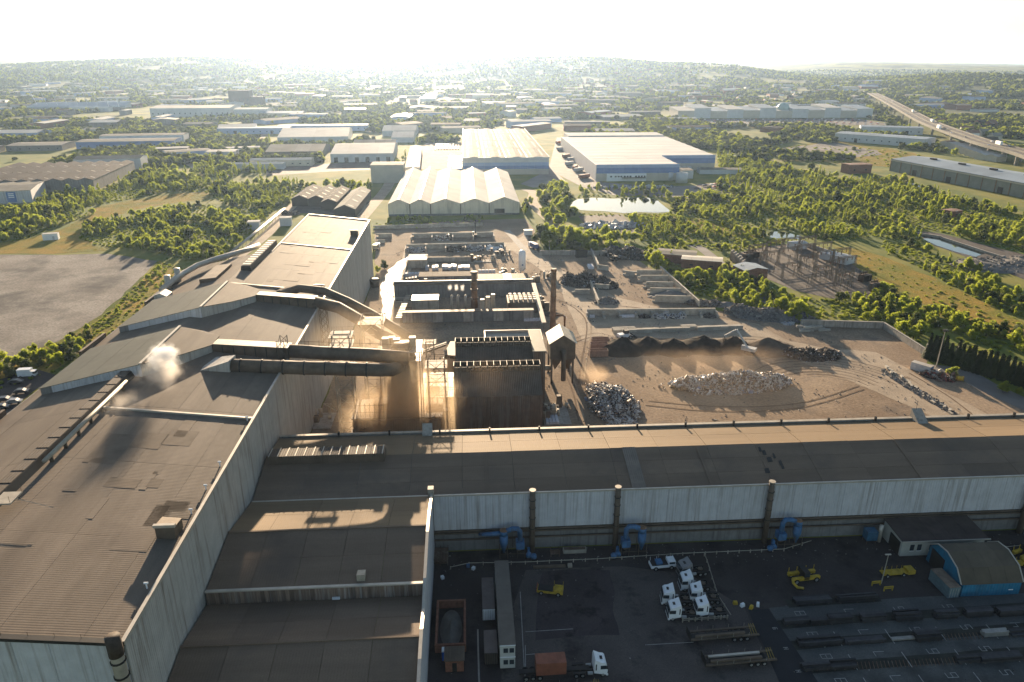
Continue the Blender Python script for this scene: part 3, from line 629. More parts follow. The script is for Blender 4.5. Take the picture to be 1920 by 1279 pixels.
# bag filter with gabled head and the rusty stack
t = thing('bag_filter', 'tall gabled bag filter house on legs at the foot of the rusty stack', 'filter', (30, 222, 0))
with Local(t):
    for x in (26.4, 33.4):
        for y in (218, 227): MB().b2((x - .3, y - .3, 0), (x + .3, y + .3, 9)).obj('leg', m_steel, t)
    MB().b2((25.8, 217.4, 8.6), (34, 227.6, 14)).obj('wall', m_steel, t)
    MB().extr([(25.8, 14), (34, 14), (30, 17)], 'y', 217.4, 227.6).obj('gable', m_steel, t)
    MB().slab([(25.3, 217, 14.1), (30, 217, 17.2), (30, 228, 17.2), (25.3, 228, 14.1)], .15).obj('roof', m_lsteel, t)
    MB().slab([(30.05, 217, 17.2), (34.6, 217, 14.1), (34.6, 228, 14.1), (30.05, 228, 17.2)], .15).obj('roof', m_lsteel, t)
    for x in (28, 32): MB().add([(x - 1.9, 218, 8.6), (x + 1.9, 218, 8.6), (x + 1.9, 227, 8.6), (x - 1.9, 227, 8.6), (x, 222, 3)], [(3, 2, 1, 0), (0, 1, 4), (1, 2, 4), (2, 3, 4), (3, 0, 4)]).obj('hopper', m_steel, t)
    MB().path([(25.8, 219, 5), (23.5, 218, 5.5), (22, 213, 6), (21, 205, 6)], .9, 10).obj('dust_pipe', m_lsteel, t, smooth=True)
    MB().path([(30, 216.8, 12), (30, 215.6, 11), (30, 215.4, 2)], .8, 10).obj('down_pipe', m_steel, t, smooth=True)
t = thing('chimney_stack', 'tall rusty brown chimney stack rising behind the bag filter', 'chimney', (31.8, 262, 0))
MB().path([(0, 0, 0), (0, 0, 10), (0, 0, 26.5)], [1.15, 1.1, 1.0], 16).obj('shaft', m_rustpipe, t, smooth=True)
MB().tube((0, 0, 25.8), (0, 0, 26.7), 1.15, n=16).obj('rim', m_rustpipe, t); MB().tube((0, 0, 26.65), (0, 0, 26.75), .85, n=16).obj('mouth', m_dark, t)
for z in (8, 16): MB().tube((0, 0, z), (0, 0, z + .4), 1.3, n=16).obj('band', m_rustpipe, t)
MB().path([(1, 0, 8.2), (4, 0, 8.2), (4.6, 0, 7.6), (4.6, 0, 0)], .45, 8).obj('side_pipe', m_rustpipe, t, smooth=True)

# ---- long rolling mill, ridge along x at y = 144.3
mill = thing('rolling_mill', 'very long rolling mill across the picture with pale cladding and brown roof', 'factory', (65, 144, 0))
zf = lambda x, y: 14.1 + (y - 132) * 3 / 12.3 if y < 144.3 else 17.1 - (y - 144.3) * 1.5 / 12.2
XS = [-46] + [-36 + k * 11.2 for k in range(20)]
with Local(mill):
    roof_grid(mill, XS, [131.8, 135.9, 140.1, 144.3], zf, m_roofx)
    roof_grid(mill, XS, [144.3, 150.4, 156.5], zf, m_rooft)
    MB().b2((-46, 156.4, 0), (176, 156.9, 16.0)).obj('back_wall', m_lower, mill)
    MB().b2((-46, 156.3, 15.95), (176, 157.2, 16.15)).obj('parapet_coping', m_lsteel, mill)
    MB().b2((-46, 131.5, 14.0), (176, 131.9, 14.35)).obj('eave_gutter', m_trim, mill)
    for z, nm in ((5.2, 'wall_rail'), (4.6, 'wall_rail'), (3.0, 'pipe_run')): MB().b2((-8.8, 131.25, z), (176, 131.6, z + .3)).obj(nm, m_steel, mill)
    for k in range(33):
        a = -8.6 + k * 5.6
        MB().b2((a + .02, 131.7, 5.5), (a + 5.57, 132, 13.98 + R.uniform(0, .03))).obj('wall_panel', m_white, mill)
        MB().b2((a + .02, 131.9, 0), (a + 5.57, 132.1, 4.9)).obj('lower_panel', m_lower, mill)
    MB().b2((-46, 132.2, 0), (176, 132.4, 13.8)).obj('inner_wall', m_dark, mill)
    for x, z in ((12.4, 15.3), (30.6, 15.4), (64, 15.4), (123, 13)):
        f = MB().path([(x, 130.6, 0), (x, 130.6, 8), (x, 130.8, z)], .62, 12).obj('wall_flue', m_steel, mill, smooth=True)
        MB().tube((x, 130.8, z - .05), (x, 130.8, z + .15), .72, n=12).obj('flue_rim', m_lsteel, mill)
        for zz in (6, 8.5, 11, 13): MB().tube((x, 130.7, zz), (x, 130.7, zz + .15), .72, n=12).obj('flue_band', m_dark, mill)
    MB().extr([(142.2, 16.7), (142.5, 18.6), (146, 18.6), (146.4, 16.7)], 'x', -45, -19.6).obj('ridge_vent', m_rustroof, mill)
    for k in range(14): MB().b2((-44.8 + k * 1.9, 142.4, 18.55), (-44.6 + k * 1.9, 146.2, 18.75)).obj('vent_divider', m_trim, mill)
    for k in range(17):
        x = -32 + k * 12; MB().b2((x, 155.6, 15.9), (x + .4, 156.1, 17.1)).obj('parapet_lamp', m_dark, mill)
    o = MB().prism([(110, 153), (112.6, 153), (112.6, 157.4), (110, 157.4)], [14.4] * 4, [15.6, 15.6, 18.3, 18.3]).obj('dormer', m_conc, mill)
    MB().bar((111, 157, 18), (111, 157, 20.5), .07).obj('dormer_mast', m_dark, mill)
    MB().prism([(-12, 155), (-9.6, 155), (-9.6, 157.4), (-12, 157.4)], 14.6, [16, 16, 18, 18]).obj('dormer', m_conc, mill)
    MB().b2((-9.6, 131.4, 13.6), (-8.4, 132.8, 16)).obj('corner_cowl', m_lsteel, mill)
    for x in (2.5, 51, 98): MB().slab([(x, 132, 14.25), (x + .9, 132, 14.25), (x + .9, 144, 17.2), (x, 144, 17.2)], .1).obj('roof_joint', m_roofx, mill)
    MB().slab([(34, 132.1, 14.32), (37, 132.1, 14.32), (37, 144.2, 17.32), (34, 144.2, 17.32)], .1).obj('patch_sheet', M('pale patched sheet', (.17, .14, .115), .65, var=.2, scale=.3, wave=('X', .45, .05)), mill)
    for k in range(7):                                # burnt tar patches on the front slope
        x, y = 66 + R.uniform(-2.5, 2.5), 135 + k * 1.1; a = R.uniform(.5, 1.2)
        MB().slab([(x, y, zf(x, y) + .12), (x + a, y + .1, zf(x, y + .1) + .12), (x + a * 1.1, y + 1.6, zf(x, y + 1.6) + .12), (x + .2, y + 1.4, zf(x, y + 1.4) + .12)], .03).obj('tar_patch', m_dark, mill)

# ---- annex of two roofs between the melt shop and the front yard
ann = thing('mill_annex', 'brown roofed annex between melt shop wall and front yard, stepped fascia', 'factory', (-28, 105, 0))
z1 = lambda x, y: 14.2 + (132 - y) * 2.9 / 14.8 if y > 117.2 else 17.1 - (117.2 - y) * 1.9 / 13.5
z2 = lambda x, y: 12.7 + (103 - y) * 1.8 / 11.6 if y > 91.4 else 14.5 - (91.4 - y) * 2.2 / 13
with Local(ann):
    xa = frange(-46.1, -9, 5)
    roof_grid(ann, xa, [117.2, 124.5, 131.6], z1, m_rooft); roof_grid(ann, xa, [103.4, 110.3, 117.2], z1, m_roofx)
    roof_grid(ann, xa, [91.4, 97, 102.9], z2, m_roofx); roof_grid(ann, xa, [70, 77, 84, 91.4], z2, m_roofx)
    m_tim = M('weathered fascia boards', (.17, .12, .09), .85, var=.3, scale=2, stretch=(3, 3, .3), rnd=.35, streak=((.34, .32, .30), 2.2, .5))
    for k in range(53): MB().b2((-46 + k * .7 + .01, 103.05, 12.6), (-46 + k * .7 + .68, 103.3, 15.25 + R.uniform(-.05, .05))).obj('fascia_board', m_tim, ann)
    MB().b2((-46.1, 102.9, 15.15), (-8.9, 103.5, 15.4)).obj('fascia_coping', m_trim, ann)
    MB().b2((-46.1, 117, 17.12), (-8.9, 117.4, 17.3)).obj('ridge_cap', m_roofx, ann); MB().b2((-46.1, 91.2, 14.52), (-8.9, 91.6, 14.7)).obj('ridge_cap', m_roofx, ann)
    ye = frange(70, 131.7, 11)
    for a, b in zip(ye, ye[1:]):
        zt = lambda y: (z1 if y >= 103.2 else z2)(0, y) + .5
        MB().prism([(-9, a + .03), (-8.7, a + .03), (-8.7, b - .03), (-9, b - .03)], 0, [zt(a), zt(a), zt(b), zt(b)]).obj('wall_panel', m_white if True else None, ann)
        MB().slab([(-9.1, a, zt(a) + .2), (-8.55, a, zt(a) + .2), (-8.55, b, zt(b) + .2), (-9.1, b, zt(b) + .2)], .2).obj('verge_trim', m_trim, ann)
    b = MB().prism([(-20.6, 104.2), (-19.2, 104.2), (-19.2, 106), (-20.6, 106)], 15, [16.6, 16.6, 16.3, 16.3]).obj('roof_cowl', m_lsteel, ann)
    MB().b2((-24.8, 102.7, 12.8), (-23.5, 103.0, 13.2)).obj('notice_board', m_cab, ann)
bpy.data.objects.remove(hold)

# ================================================================ THE FRONT YARD
# ---- blue dust extraction units against the mill wall
def extractor(x, y, flip, label, side_duct=False):
    t = thing('dust_extractor', label, 'dust extractor', (x, y, 0), 0, 'blue dust extraction units along the mill wall')
    s = -1 if flip else 1
    for lx in (-2.6, -.9, 1.2, 2.8):
        for ly in (-1.1, 1.1): MB().bar((s * lx, ly, 0), (s * lx, ly, 2.4 if lx > 0 else 3.2), .1).obj('leg', m_steel, t)
    MB().bar((-2.7, -1.1, 1.3), (2.9, -1.1, 1.3), .08).obj('cross_rail', m_steel, t)
    MB().path([(s * -1.7, 0, .9), (s * -1.7, 0, 3.2), (s * -1.7, 0, 3.3), (s * -1.7, 0, 5.2)], [.22, .85, .9, .9], 14).obj('cyclone', m_blue, t, smooth=True)
    MB().path([(s * -1.7, 0, 5.2), (s * -1.7, 0, 5.5), (s * -1.7, 0, 5.6), (s * -1.7, 0, 6.6)], [.6, .6, .85, .85], 14).obj('cyclone_head', m_blue, t, smooth=True)
    MB().tube((s * -1.7, 0, 6.6), (s * -1.7, 0, 6.85), .9, .5, n=14).obj('cyclone_cap', m_rustpipe, t)
    MB().path([(s * -1.2, 0, 6.3), (s * .2, 0, 6.9), (s * 1.2, 0, 6.9), (s * 1.75, 0, 6.2), (s * 1.8, 0, 4.3)], .55, 12).obj('transfer_duct', m_blue, t, smooth=True)
    MB().tube((s * 1.8, -.3, 4.0), (s * 1.8, .3, 4.4), .5, n=12).obj('duct_boot', m_blue, t, smooth=True)
    MB().b2((s * .9 if s > 0 else -2.7, -1, 2.2), (s * 2.7 if s > 0 else -.9, 1, 3.8)).obj('filter_box', m_blue, t)
    MB().add([(s * 1, -.9, 2.2), (s * 2.6, -.9, 2.2), (s * 2.6, .9, 2.2), (s * 1, .9, 2.2), (s * 1.8, 0, .8)], [(3, 2, 1, 0), (0, 1, 4), (1, 2, 4), (2, 3, 4), (3, 0, 4)]).obj('hopper', m_steel, t)
    for k, (dx, dy) in enumerate(((3.6, -1.2), (4.6, -1.7))):
        if flip: dx = -dx
        fn = MB().tube((dx, dy - .35, .9), (dx, dy + .35, .9), .62, n=14).obj('fan', m_blue, t, smooth=True)
        MB().b2((dx - .4, dy - .4, 0), (dx + .4, dy + .4, .35)).obj('fan_plinth', m_dark, t)
    MB().b2((s * 3.6 - .25, -1, .3), (s * 3.6 + .25, -.2, 2.2)).obj('fan_outlet', m_blue, t)
    if side_duct: MB().path([(-2.4, 0, 5.9), (-4.2, .2, 5.6), (-6, 1, 5.0), (-6.8, 1.8, 4.4)], [.5, .48, .42, .38], 10).obj('side_duct', m_blue, t, smooth=True)
    return t
extractor(7.9, 129.4, False, 'blue dust extractor with a side duct, nearest the annex corner', True)
extractor(34.2, 128.6, True, 'blue cyclone dust extractor behind the white flatbed truck')
extractor(68.6, 129.0, True, 'blue cyclone dust extractor nearest the low brown roofed office')

# ---- tractor units
m_grille = M('cab black trim', (.02, .02, .022), .5)
m_rim = M('wheel rim', (.35, .35, .34), .5, metal=.5)
def wheel(parent, x, y, r=.5, w=.32):
    a = MB().tube((x, y - w / 2, r), (x, y + w / 2, r), r, n=14).obj('wheel', m_tyre, parent)
    o = MB().tube((x, y - w / 2 - .02, r), (x, y + w / 2 + .02, r), r * .55, n=10).obj('rim', m_rim, a)
    return a
def tractor(x, y, rz, label, cab=None, tail=True, grp='parked white tractor units'):
    cab = cab or m_cab
    t = thing('tractor_unit', label, 'lorry', (x, y, 0), rz, grp)
    MB().b2((-4.1, -.45, .75), (1.0, -.2, 1.0)).b2((-4.1, .2, .75), (1.0, .45, 1.0)).b2((-4.1, -.4, .78), (-3.9, .4, .98)).b2((-1.8, -.4, .78), (-1.6, .4, .98)).obj('chassis', m_dark, t)
    b = MB().extr([(-.55, 1.0), (1.75, .45), (1.85, 1.5), (1.6, 2.75), (1.35, 3.25), (.9, 3.45), (-.55, 3.75), (-.62, 3.3)], 'y', -1.22, 1.22)
    b = MB(); prof = [(-.5, .95), (1.75, .45), (1.85, 1.5), (1.6, 2.75), (1.3, 3.05), (.6, 3.2), (-.35, 3.75), (-.5, 3.2)]
    n = len(prof); b.add([(u, -1.22, z) for u, z in prof] + [(u, 1.22, z) for u, z in prof], [tuple(range(n)), tuple(range(n, 2 * n))[::-1]] + [(i, n + i, n + (i + 1) % n, (i + 1) % n) for i in range(n)])
    cb = b.obj('cab', cab, t)
    ws = MB().add([(1.87, -1.1, 1.65), (1.87, 1.1, 1.65), (1.64, 1.1, 2.7), (1.64, -1.1, 2.7)], [(0, 1, 2, 3)]).obj('windscreen', m_glass, cb)
    for sy in (-1.235, 1.235):
        MB().b2((.55, sy - .005, 1.75), (1.55, sy + .005, 2.55)).obj('side_window', m_glass, cb)
        MB().b2((1.55, sy * 1.08 - .08, 1.9), (1.75, sy * 1.08 + .08, 2.5)).obj('mirror', m_grille, cb)
        MB().b2((-.3, sy - .012, 1.6), (-.1, sy + .012, 2.9)).obj('air_slot', m_grille, cb)
    MB().b2((.55, -.35, 3.2), (1.0, .35, 3.3)).obj('roof_hatch', m_grille, cb)
    MB().b2((1.78, -1.0, .55), (1.92, 1.0, 1.3)).obj('grille', m_grille, cb)
    MB().b2((1.6, -1.23, .3), (1.95, 1.23, .6)).obj('bumper', cab, cb)
    for xx in (1.05, -2.5, -3.6):
        for sy in (-1.05, 1.05): wheel(t, xx, sy)
    MB().tube((-2.9, 0, 1.05), (-2.9, 0, 1.15), .55, n=14).obj('fifth_wheel', m_steel, t)
    for sy in (-.9, .9): MB().tube((-1.6, sy, .75), (-.7, sy, .75), .32, n=10).obj('fuel_tank', m_rim, t)
    for sy in (-1.05, 1.05): MB().b2((-4.1, sy - .25, 1.06), (-1.95, sy + .25, 1.12)).obj('mudguard', m_dark, t)
    return t
tractor(38.4, 109.0, PI - .05, 'white tractor unit, front left of the parked group of five')
tractor(43.8, 109.4, PI - .04, 'white tractor unit, nearest the wooden barrier on the right')
tractor(38.3, 113.2, PI - .12, 'white tractor unit, far left of the parked group, cab turned slightly')
tractor(43.9, 113.4, PI - .12, 'white tractor unit in the middle of the parked group')
tractor(43.0, 117.0, PI - .03, 'white tractor unit at the back of the parked group')
tractor(43.8, 120.9, PI + .15, 'grey older tractor unit behind the white cabs', M('dull grey cab paint', (.25, .24, .24), .6, var=.2, scale=1))
lr = tractor(20.6, 96.6, 0.02, 'white cabbed lorry carrying a red container at the front of the yard', None, True, None)
with Local(lr): pass
MB().b2((-13.5, -.5, .95), (-1.2, .5, 1.2)).obj('trailer_frame', m_dark, lr)
for xx in (-12.3, -11.1, -9.9):
    for sy in (-1.0, 1.0): wheel(lr, xx, sy)
ct = tag(MB().b2((-2.6, -1.22, 0), (2.6, 1.22, 2.6)).obj('container', m_red, None, (12.6, 96.4, 1.22), .02), 'rust red shipping container loaded on the white cabbed lorry', 'container')

def flat_trailer(x, y, L, rz, label, rails, grp='flat trailers parked in the yard'):
    t = thing('flat_trailer', label, 'trailer', (x, y, 0), rz, grp)
    MB().b2((-L / 2, -.5, .9), (L / 2, .5, 1.15)).obj('spine', m_dark, t)
    for sy in (-1.0, 1.0): MB().b2((-L / 2, sy - .2, 1.1), (L / 2, sy + .2, 1.35)).obj('side_rail', m_steel, t)
    for k in range(9): MB().b2((-L / 2 + .3 + k * (L - .6) / 8 - .1, -1.2, 1.12), (-L / 2 + .3 + k * (L - .6) / 8 + .1, 1.2, 1.28)).obj('cross_member', m_dark, t)
    MB().b2((-L / 2 - .12, -1.2, 1.1), (-L / 2, 1.2, 2.6)).obj('headboard', m_dark, t)
    for k in range(3):
        for sy in (-1.0, 1.0): wheel(t, L / 2 - 4.6 + k * 1.2, sy, .48)
    for k in range(4):
        for sy in (-1.2, 1.2): MB().bar((-L / 2 + 2 + k * 3, sy, 1.3), (-L / 2 + 2 + k * 3, sy, 2.1), .05).obj('stake', m_lsteel, t)
    for k in range(3): MB().bar((L / 2 - 1.4 + k * .5, -1.1, 1.3), (L / 2 - 1.2 + k * .4, 1.1, 1.9), .05).obj('ramp_bar', m_yel, t)
    for i, (sy, m) in enumerate(rails): tag(MB().b2((-L / 2 + 1, sy - .22, 0), (L / 2 - 2.6, sy + .22, .35)).obj('steel_beam', m, None, (x, y, 1.37), rz), ('pale' if m is m_trim else 'dark') + ' steel beam loaded on ' + label.replace('flat trailer', 'the flat trailer'), 'beam')
    return t
flat_trailer(45.3, 103.0, 13, .05, 'dark flat trailer beyond the pale beam trailer', [(-.6, m_steel)])
flat_trailer(46.2, 97.0, 13, .05, 'dark flat trailer nearest the tarmac lane', [(.5, m_trim), (-.55, m_steel)])
flat_trailer(14.8, 92.0, 12, .02, 'low flat trailer below the red container', [(-.5, m_trim)])

# ---- cabins and box trailers at the left of the yard
t = thing('site_cabins', 'double stack of pale site cabins with four end windows', 'cabin', (5.3, 108, 0))
with Local(t):
    for k in range(2):
        for i in range(3):
            ya = 98.2 + i * 7.6
            c = MB().b2((3.95, ya, .2 + k * 2.6), (6.6, ya + 7.5, 2.7 + k * 2.6)).obj('cabin', M('cream cabin panel', (.50, .50, .46), .6, var=.1, scale=.6), t)
            if k: MB().b2((3.85, ya - .05, 5.32), (6.7, ya + 7.52, 5.44)).obj('cabin_roof', M('brown felt roof', (.14, .12, .10), .9, var=.15, scale=.4), t)
    for k in range(2):
        for x in (4.6, 5.65):
            w = MB().b2((x - .05, 98.12, 1.1 + k * 2.6), (x + .75, 98.2, 2.05 + k * 2.6)).obj('window', m_glass, t)
        MB().b2((3.9, 98.1, 2.62 + k * 2.6), (6.65, 98.25, 2.8 + k * 2.6)).obj('end_trim', m_cab, t)
    MB().b2((4.0, 98.3, 0), (6.5, 120.7, .2)).obj('base', m_dark, t)
def box_trailer(x, y, L, label, front=None):
    t = thing('box_trailer', label, 'trailer', (x, y, 0), 0, 'box trailers beside the site cabins')
    MB().b2((-1.15, 0, 1.1), (1.15, L, 3.6)).obj('box', M('brown box body', (.13, .105, .095), .8, var=.2, scale=.6), t)
    MB().b2((-1.15, -.08, 1.1), (1.15, 0, 3.55)).obj('end_door', front or m_dark, t)
    for k in range(7): MB().b2((-1.05 + k * .33, -.13, 1.15), (-.98 + k * .33, -.08, 3.5)).obj('door_rib', m_trim if front else m_steel, t)
    MB().b2((-.5, .2, .8), (.5, L - .2, 1.1)).obj('chassis', m_dark, t)
    for k in range(2):
        for sx in (-.85, .85):
            a = MB().tube((sx - .15, L - 2 - k * 1.2, .48), (sx + .15, L - 2 - k * 1.2, .48), .48, n=12).obj('wheel', m_tyre, t)
    return t
box_trailer(2.35, 109.2, 9, 'brown box trailer with a white ribbed end beside the site cabins', m_cab)
box_trailer(2.4, 98.4, 5.5, 'shorter brown box trailer nearest the picture bottom')
t = thing('sand_bay', 'walled bay of grey sand beside the annex wall', 'bay', (-4.5, 107, 0))
with Local(t):
    for a, b in (((-7.6, 103, 0), (-7.2, 114, 1.8)), ((-2.4, 103, 0), (-2, 114, 1.8)), ((-7.6, 114, 0), (-2, 114.4, 1.8)), ((-7.6, 102.6, 0), (-2, 103, 1.8))): MB().b2(a, b).obj('bay_wall', m_brick, t)
sm = MB(); na, nr = 20, 5
for i in range(nr + 1):
    for k in range(na):
        a = 2 * PI * k / na; q = i / nr; sm.v.append((-4.8 + 2.1 * q * math.cos(a), 108.5 + 5 * q * math.sin(a), .05 + 1.5 * (1 - q) * (1 + .3 * math.sin(3 * a))))
for i in range(nr):
    for k in range(na): sm.f.append((i * na + k, (i + 1) * na + k, (i + 1) * na + (k + 1) % na, i * na + (k + 1) % na))
so = sm.obj('sand', M('grey sand', (.13, .12, .105), .95, var=.2, scale=.6, bump=.05, bscale=3), t, smooth=True); so.matrix_parent_inverse = Matrix.Translation(-t.location)
t = thing('portable_toilet', 'bright blue portable toilet near the annex wall', 'toilet', (-5.7, 101.2, 0))
MB().b2((-.55, -.55, .1), (.55, .55, 2.1)).obj('body', M('bright blue plastic', (.03, .13, .55), .4), t); MB().box((0, 0, 2.2), (1.2, 1.2, .2), 0, .8).obj('roof', m_cab, t); MB().b2((-.4, -.58, .2), (.4, -.55, 2.0)).obj('door', M('bright blue plastic', (.03, .13, .55), .4), t)
t = thing('brick_hut', 'small brick red hut at the foot of the sand bay', 'hut', (-4, 99.5, 0))
MB().b2((-1.6, -1.4, 0), (1.6, 1.4, 2.6)).obj('wall', m_brick, t); MB().slab([(-1.8, -1.6, 2.7), (1.8, -1.6, 2.7), (1.8, 1.6, 2.9), (-1.8, 1.6, 2.9)], .15).obj('roof', m_rustroof, t); MB().b2((-.4, -1.45, 0), (.4, -1.4, 2.0)).obj('door', m_dark, t)
ribbon('kerb_line', [(2, 88), (.4, 94), (.2, 100), (.2, 108)], .3, m_kerb, .07)
for p in ([(8.8, 103.5), (8, 92.8)], [(8.9, 117.8), (8, 92.8)], [(30.7, 102.2), (39.7, 102.3)], [(9.1, 106.8), (18.1, 107)], [(8.6, 101.2), (11, 101.3)]): ribbon('painted_line', p, .14, m_paint, .075)

# ---- yard vehicles
t = thing('yard_tug', 'yellow flatbed yard tug parked askew on the dark apron', 'vehicle', (14.9, 117.3, 0), -.22)
MB().b2((-2.6, -1, .5), (2.6, 1, .95)).obj('body', m_yel, t); MB().b2((.9, -.95, .95), (2.6, .95, 1.35)).obj('bonnet', m_yel, t); MB().b2((-2.4, -.85, .95), (.6, .85, 1.15)).obj('deck', m_dark, t)
for x in (.7, 2.5):
    for y in (-.9, .9): MB().bar((x, y, 1.2), (x, y, 2.3), .06).obj('post', m_yel, t)
MB().b2((-2.75, -.8, .5), (-2.6, .8, 1.5)).obj('tailboard', m_red, t)
for x in (-1.7, 1.7):
    for y in (-.95, .95): wheel(t, x, y, .45)
t = thing('flatbed_truck', 'white flatbed truck with blue crates by the mill barrier', 'truck', (39.3, 123.6, 0), .08)
MB().b2((-2.7, -1, .6), (2.7, 1, 1.2)).obj('body', m_cab, t); MB().b2((-2.5, -.9, 1.2), (1.0, .9, 1.3)).obj('bed', m_dark, t); MB().b2((1.0, -.95, 1.2), (2.6, .95, 1.9)).obj('cab', m_cab, t)
MB().b2((1.2, -.97, 1.35), (2.4, .97, 1.8)).obj('cab_window', m_glass, t); MB().b2((-1.5, -.7, 1.3), (-.2, .7, 1.8)).obj('crate', m_blue, t)
for x in (-2.4, -1, 1.2, 2.5): MB().bar((x, .9, 1.2), (x, .9, 2.2), .06).obj('post', m_cab, t)
for x in (-1.7, 1.7):
    for y in (-.95, .95): wheel(t, x, y, .48)
def straddle(x, y, rz, label):
    t = thing('side_loader', label, 'loader', (x, y, 0), rz, 'yellow side loaders')
    MB().b2((-3, -1.2, .7), (3, -.6, 1.4)).obj('frame', m_yel, t); MB().b2((-3, .6, .7), (3, 1.2, 1.4)).obj('frame', m_yel, t); MB().b2((-.6, -1.2, .8), (.6, 1.2, 2.6)).obj('cab', m_dark, t)
    MB().b2((-.5, -1.22, 1.6), (.5, -1.2, 2.4)).obj('cab_window', m_glass, t)
    for sx in (-2.8, -1, 1, 2.8): MB().bar((sx, 1.1, 1.3), (sx, 1.1, 2.5), .12).obj('stake', m_yel, t)
    MB().path([(-3, -.9, 1.3), (-3.4, -1.8, 1.1), (-2.8, -2.6, .5), (-1.6, -2.8, .3)], .28, 8).obj('fork_arm', m_yel, t, smooth=True)
    for sx in (-2.2, 2.2):
        for sy in (-1.1, 1.1): wheel(t, sx, sy, .6, .45)
    return t
straddle(67.3, 118.0, .12, 'yellow side loader parked alone on the dark apron')
straddle(118.5, 122.4, .3, 'yellow side loader behind the low office, far right')
def stake_trailer(x, y, rz, label):
    t = thing('stake_trailer', label, 'trailer', (x, y, 0), rz, 'yellow stake trailers')
    MB().b2((-2.6, -.8, .55), (2.6, .8, .8)).obj('bed', m_yel, t)
    for k in range(5):
        for sy in (-.75, .75): MB().bar((-2.2 + k * 1.1, sy, .8), (-2.2 + k * 1.1, sy, 1.6), .07).obj('stake', m_yel, t)
    MB().b2((2.7, -.9, .4), (4.3, .9, 1.3)).obj('counterweight', m_yel, t)
    for x0 in (-1.8, 1.8):
        for sy in (-.8, .8): wheel(t, x0, sy, .42)
    return t
stake_trailer(86.6, 118.3, .06, 'yellow stake trailer left of the blue shed')
stake_trailer(113.5, 119.4, .1, 'yellow stake trailer tucked behind the blue shed')

# ---- low office, blue shed
t = thing('low_office', 'low pale office with wide dark brown roof against the mill wall', 'office', (101, 127, 0))
with Local(t):
    MB().b2((91.3, 124, 0), (109.6, 131.2, 4)).obj('wall', M('cream render', (.42, .42, .38), .8, var=.12, scale=.6), t)
    for i in range(5):
        x0, x1 = 90.9 + i * 3.84, 90.9 + (i + 1) * 3.84
        MB().slab([(x0 + .02, 123.4, 4.15), (x1 - .02, 123.4, 4.15), (x1 - .02, 131.4, 4.75), (x0 + .02, 131.4, 4.75)], .14).obj('roof_panel', M('dark brown felt roof', (.06, .045, .04), .85, var=.3, scale=.4, rnd=.1), t)
    MB().slab([(90.7, 123.2, 4.22), (110.3, 123.2, 4.22), (110.3, 123.4, 4.24), (90.7, 123.4, 4.24)], .25).obj('gutter', m_trim, t)
    for x in (93.2, 94.8, 97.5, 104, 107): 
        w = MB().b2((x, 123.93, 1.4), (x + .9, 124, 2.9)).obj('window', m_glass, t)
        MB().b2((x - .08, 123.9, 1.25), (x + .98, 123.96, 1.4)).obj('sill', m_cab, t)
    MB().b2((91.22, 124.6, 0), (91.3, 128.4, 3.2)).obj('doorway', m_dark, t)
t = thing('filter_unit', 'small dark blue filter unit with a pipe left of the low office', 'filter', (87.3, 129.3, 0))
MB().b2((-1.2, -1, 1), (1.2, 1, 3.2)).obj('box', M('dark blue steel', (.03, .10, .17), .6, var=.3, scale=1), t)
for x in (-1, 1):
    for y in (-.8, .8): MB().bar((x, y, 0), (x, y, 1), .1).obj('leg', m_steel, t)
MB().path([(2.2, 0, 0), (2.2, 0, 3), (2.4, .2, 4.2)], .45, 10).obj('pipe', m_trim, t, smooth=True)
t = thing('blue_shed', 'bright blue shed with a faceted brown roof by the stockyard', 'shed', (102, 116, 0))
with Local(t):
    prof = [(111, 0), (111, 2.9), (113.1, 5.3), (116.6, 6.5), (119.6, 6.2), (122.2, 4.2), (122.6, 0)]
    MB().extr(prof[0:1] + [(111, 2.8), (113.1, 5.2), (116.6, 6.4), (119.6, 6.1), (122.2, 4.1), (122.6, 0)], 'x', 96.3, 108.4).obj('wall', m_blueshed, t)
    for i in range(1, 5):
        (u0, w0), (u1, w1) = prof[i], prof[i + 1]
        for k in range(4):
            x0, x1 = 95.9 + k * 3.2, 95.9 + (k + 1) * 3.2
            MB().slab([(x0 + .02, u0, w0 + .05), (x1 - .02, u0, w0 + .05), (x1 - .02, u1, w1 + .05), (x0 + .02, u1, w1 + .05)], .1).obj('roof_panel', M('brown shed roof', (.10, .08, .055), .75, var=.2, scale=.3, rnd=.12), t)
    for k in range(2): MB().path([(95.85 if k == 0 else 108.75, u, z + .1) for u, z in prof[1:6]], .14, 6).obj('verge_trim', m_trim, t)
    MB().prism([(96.2, 117.2), (96.28, 117.2), (96.28, 121.4), (96.2, 121.4)], 0, 4).obj('doorway', m_dark, t)
    MB().b2((106, 110.92, 1.2), (106.9, 110.98, 1.4)).obj('name_plate', m_cab, t)
c = thing('container', 'grey blue shipping container beside the blue shed', 'container', (94.4, 113.6, 0), .06)
MB().b2((-1.2, -2.9, .1), (1.2, 2.9, 2.6)).obj('body', M('grey blue container', (.11, .16, .18), .6, var=.2, scale=1, wave=('Y', .35, .03)), c); MB().b2((-1.1, -2.96, .2), (1.1, -2.9, 2.5)).obj('door', M('container door', (.13, .19, .21), .6, var=.2, scale=1), c)
for k in range(4): MB().b2((-.9 + k * .55, -3.0, .3), (-.84 + k * .55, -2.96, 2.4)).obj('lock_bar', m_trim, c)
MB().b2((-1.22, -2.92, 2.6), (1.22, 2.92, 2.68)).obj('roof', M('rusty container roof', (.2, .15, .11), .8, var=.3, scale=1), c)
t = thing('lamp_post', 'slim lamp post between yellow barriers left of the blue shed', 'lamp post', (82.7, 115.8, 0))
